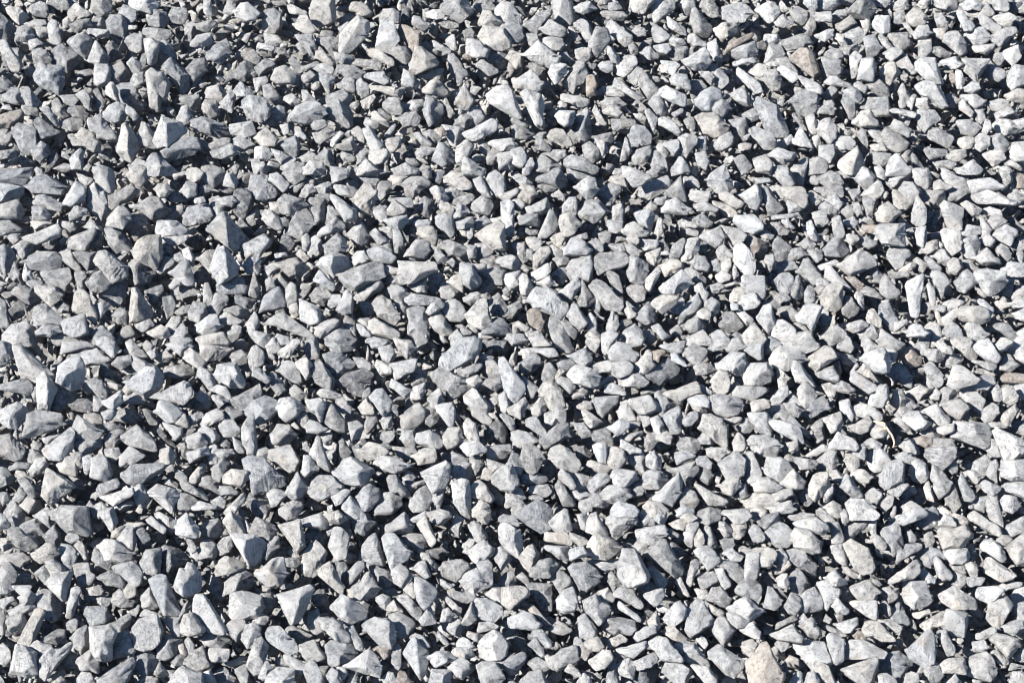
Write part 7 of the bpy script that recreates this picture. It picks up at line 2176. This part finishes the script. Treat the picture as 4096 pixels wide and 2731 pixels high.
# ---------------------------------------------------------------- the rest of the gravel: thousands of smaller and deeper stones, one mass
import bmesh
def chip(kind):
    """angular chip: the hull of a few points; kind 0 tiny, 1 small, 2 larger with slightly broken faces"""
    dims = np.array([1, rng.uniform(.32, .9), rng.uniform(.22, .65)])
    pts = rng.normal(size=((7, 9, 12)[kind], 3)); pts = pts / np.linalg.norm(pts, axis=1)[:, None] * dims * rng.uniform(.8, 1.1, (len(pts), 1))
    bm = bmesh.new()
    for p in pts: bm.verts.new(p.tolist())
    r = bmesh.ops.convex_hull(bm, input=bm.verts[:])
    bmesh.ops.delete(bm, geom=[v for v in bm.verts if not v.link_faces], context='VERTS')
    if kind == 2: bmesh.ops.subdivide_edges(bm, edges=bm.edges[:], cuts=3, use_grid_fill=True)
    bmesh.ops.triangulate(bm, faces=bm.faces[:]); bmesh.ops.recalc_face_normals(bm, faces=bm.faces[:])
    bm.verts.index_update()
    V = np.array([v.co[:] for v in bm.verts]); F = np.array([[v.index for v in f.verts] for f in bm.faces], dtype=np.int32)
    bm.free()
    if kind == 2:
        o_ = rng.random(3) * 30; V = V * (1 + .035 * vnoise(V * 3 + o_) + .025 * vnoise(V * 7 + o_))[:, None]
    return V, F
PROTO = {k: [chip(k) for _ in range(n_)] for k, n_ in ((0, 120), (1, 160), (2, 160))}
def rand_rot(flat=.5):
    q = unit(rng.normal(size=4) * np.array([1.4, flat, flat, 1.4])); w, x, y, z = q
    return np.array([[1 - 2 * (y * y + z * z), 2 * (x * y - z * w), 2 * (x * z + y * w)], [2 * (x * y + z * w), 1 - 2 * (x * x + z * z), 2 * (y * z - x * w)],
                     [2 * (x * z - y * w), 2 * (y * z + x * w), 1 - 2 * (x * x + y * y)]])
def scatter(p, size, lv, tones='wwwlllllggccbd', flat=.5):
    V, F = PROTO[lv][rng.integers(len(PROTO[lv]))]
    V = (V * size) @ rand_rot(flat).T + p
    soup(V, F, np.tile(colour(tones[rng.integers(len(tones))]), (len(V), 1)))
PX = DIST / F_PX
# chips wedged between the traced stones
H_, W_ = 682, 1024
free = ~cover[:H_, :W_]
tries = 0
for rad, amount in ((8, 500), (6, 1800), (4.4, 4000), (3.2, 7000), (2.2, 9000)):
    ys, xs = np.nonzero(free); idx = rng.permutation(len(ys))[:amount]
    rr = int(math.ceil(rad)); oy, ox = np.mgrid[-rr:rr + 1, -rr:rr + 1]; disc = (oy ** 2 + ox ** 2) <= rad * rad
    for q in idx:
        y, x = ys[q], xs[q]
        if not free[y, x]: continue
        yy = np.clip(y + oy[disc], 0, H_ - 1); xx = np.clip(x + ox[disc], 0, W_ - 1)
        if free[yy, xx].mean() < (.6 if rad > 4 else .5): continue
        free[yy, xx] = False
        if rng.random() < .16: continue
        z = -.022 - rng.random() ** 1.2 * .026 - (.004 if rad > 6 else 0)
        p, dep = on_plane(x, y, z)
        scatter(p, rad * 1.55 * PX * rng.uniform(.8, 1.3), 2 if rad > 4 else 1 if rad > 2.5 else 0, flat=.8)
# deeper layer under everything, and the surface carried on outside the frame
def in_frame(x, y, m=.03):
    p = np.array([x, y, 0.]) - cam_p; d = p @ fwd
    return abs(p @ right / d) < W_PX / 2 / F_PX - m * 0 and abs(p @ up / d) < H_PX / 2 / F_PX
XR, YR = 1.25, 1.15
cell = .0245
gx = np.arange(-XR, XR, cell); gy = np.arange(-YR, YR, cell)
for x in gx:
    for y in gy:
        jx, jy = x + rng.uniform(-.5, .5) * cell, y + rng.uniform(-.5, .5) * cell
        inside = in_frame(jx, jy)
        near = inside or (abs(jx) < .9 and abs(jy) < .8)
        s = rng.uniform(.012, .022)
        scatter(np.array([jx, jy, -.056 + rng.uniform(-.006, .006)]), s, 2 if near else 1)
        if not inside:
            for _ in range(2):
                jx2, jy2 = x + rng.uniform(-.6, .6) * cell, y + rng.uniform(-.6, .6) * cell
                if not in_frame(jx2, jy2) and not in_frame(jx2 * .975, jy2 * .975):
                    s = float(np.clip(rng.lognormal(math.log(.0135), .38), .006, .034))
                    scatter(np.array([jx2, jy2, -.020 + rng.uniform(-.012, .006)]), s, 2 if near else 1, 'wwllllggccb')
V = np.concatenate(soup_V); F = np.concatenate(soup_F); Cc = np.concatenate(soup_C)
me = mesh_from('gravel', V, F, Cc, M_STONE, np.concatenate(soup_G))
o = bpy.data.objects.new('gravel', me); C.objects.link(o); o['kind'] = 'stuff'
o['label'] = 'pale grey crushed limestone gravel of smaller stones and chips'
print('SOUP', len(V), len(F))

# ---------------------------------------------------------------- a dry root lying on the stones
def tube(path, radii, seg=7):
    path = np.array(path, float); V = []; n = len(path)
    for i in range(n):
        t = unit(path[min(i + 1, n - 1)] - path[max(i - 1, 0)]); a = unit(np.cross(t, [0.1, .2, 1.])); b = np.cross(t, a)
        for k in range(seg):
            w = 2 * math.pi * k / seg; rr = radii[i] * (1 + .18 * math.sin(k * 2.3 + i))
            V.append(path[i] + (a * math.cos(w) + b * math.sin(w)) * rr)
    F = []
    for i in range(n - 1):
        for k in range(seg):
            p, q = i * seg + k, i * seg + (k + 1) % seg
            F += [(p, q, q + seg), (p, q + seg, p + seg)]
    F += [(0, k + 1, k) for k in range(1, seg - 1)] + [((n - 1) * seg, (n - 1) * seg + k, (n - 1) * seg + k + 1) for k in range(1, seg - 1)]
    return np.array(V), np.array(F, dtype=np.int32)
def root():
    m, t, b = new_mat('dry root fibre'); gm = t.nodes.new('ShaderNodeNewGeometry')
    nn = noise(t, gm.outputs['Position'], 700, 4, .6)
    t.links.new(ramp(t, nn.outputs['Fac'], .3, .7, (.26, .20, .14, 1), (.42, .35, .27, 1)).outputs[0], b.inputs['Base Color'])
    def w(pts, z):
        out = []
        for (x, y), zz in zip(pts, z):
            p, _ = on_plane(768 + x * .10889, 341.3 + y * .10889, zz); out.append(p)
        # smooth by subdividing
        out = np.array(out)
        for _ in range(2):
            q = [out[0]]
            for i in range(len(out) - 1): q += [out[i] * .75 + out[i + 1] * .25, out[i] * .25 + out[i + 1] * .75]
            q.append(out[-1]); out = np.array(q)
        return out
    branches = [([(965, 728), (1010, 735), (1045, 745), (1080, 775), (1105, 810), (1135, 850), (1155, 895), (1162, 930), (1148, 972)], [.014, .016, .018, .02, .022, .02, .017, .015, .012], 1.5),
                ([(1012, 812), (1040, 806), (1070, 796), (1100, 790)], [.013, .016, .019, .02], 1.1),
                ([(985, 738), (1020, 752), (1050, 752), (1062, 772), (1085, 795)], [.014, .018, .02, .02, .02], 1.2),
                ([(1030, 742), (1058, 738), (1078, 758), (1070, 780), (1092, 800)], [.018, .021, .023, .021, .02], 1.0),
                ([(1095, 785), (1075, 800), (1062, 822)], [.02, .019, .014], .9)]
    Vs, Fs, k = [], [], 0
    for pts, z, r in branches:
        p = w(pts, z); rd = np.interp(np.linspace(0, 1, len(p)), [0, .15, .8, 1], [.5, 1, .9, .35]) * r * .00105
        V, F = tube(p, rd); Vs.append(V); Fs.append(F + k); k += len(V)
    V = np.concatenate(Vs); F = np.concatenate(Fs); c0 = V.mean(0)
    o = bpy.data.objects.new('dried_root', mesh_from('dried_root', V - c0, F, np.full((len(V), 3), .5), m)); o.location = c0.tolist(); C.objects.link(o)
    o['label'] = 'thin dry tan root with curled end lying on the pale stones'; o['category'] = 'dried root'
root()
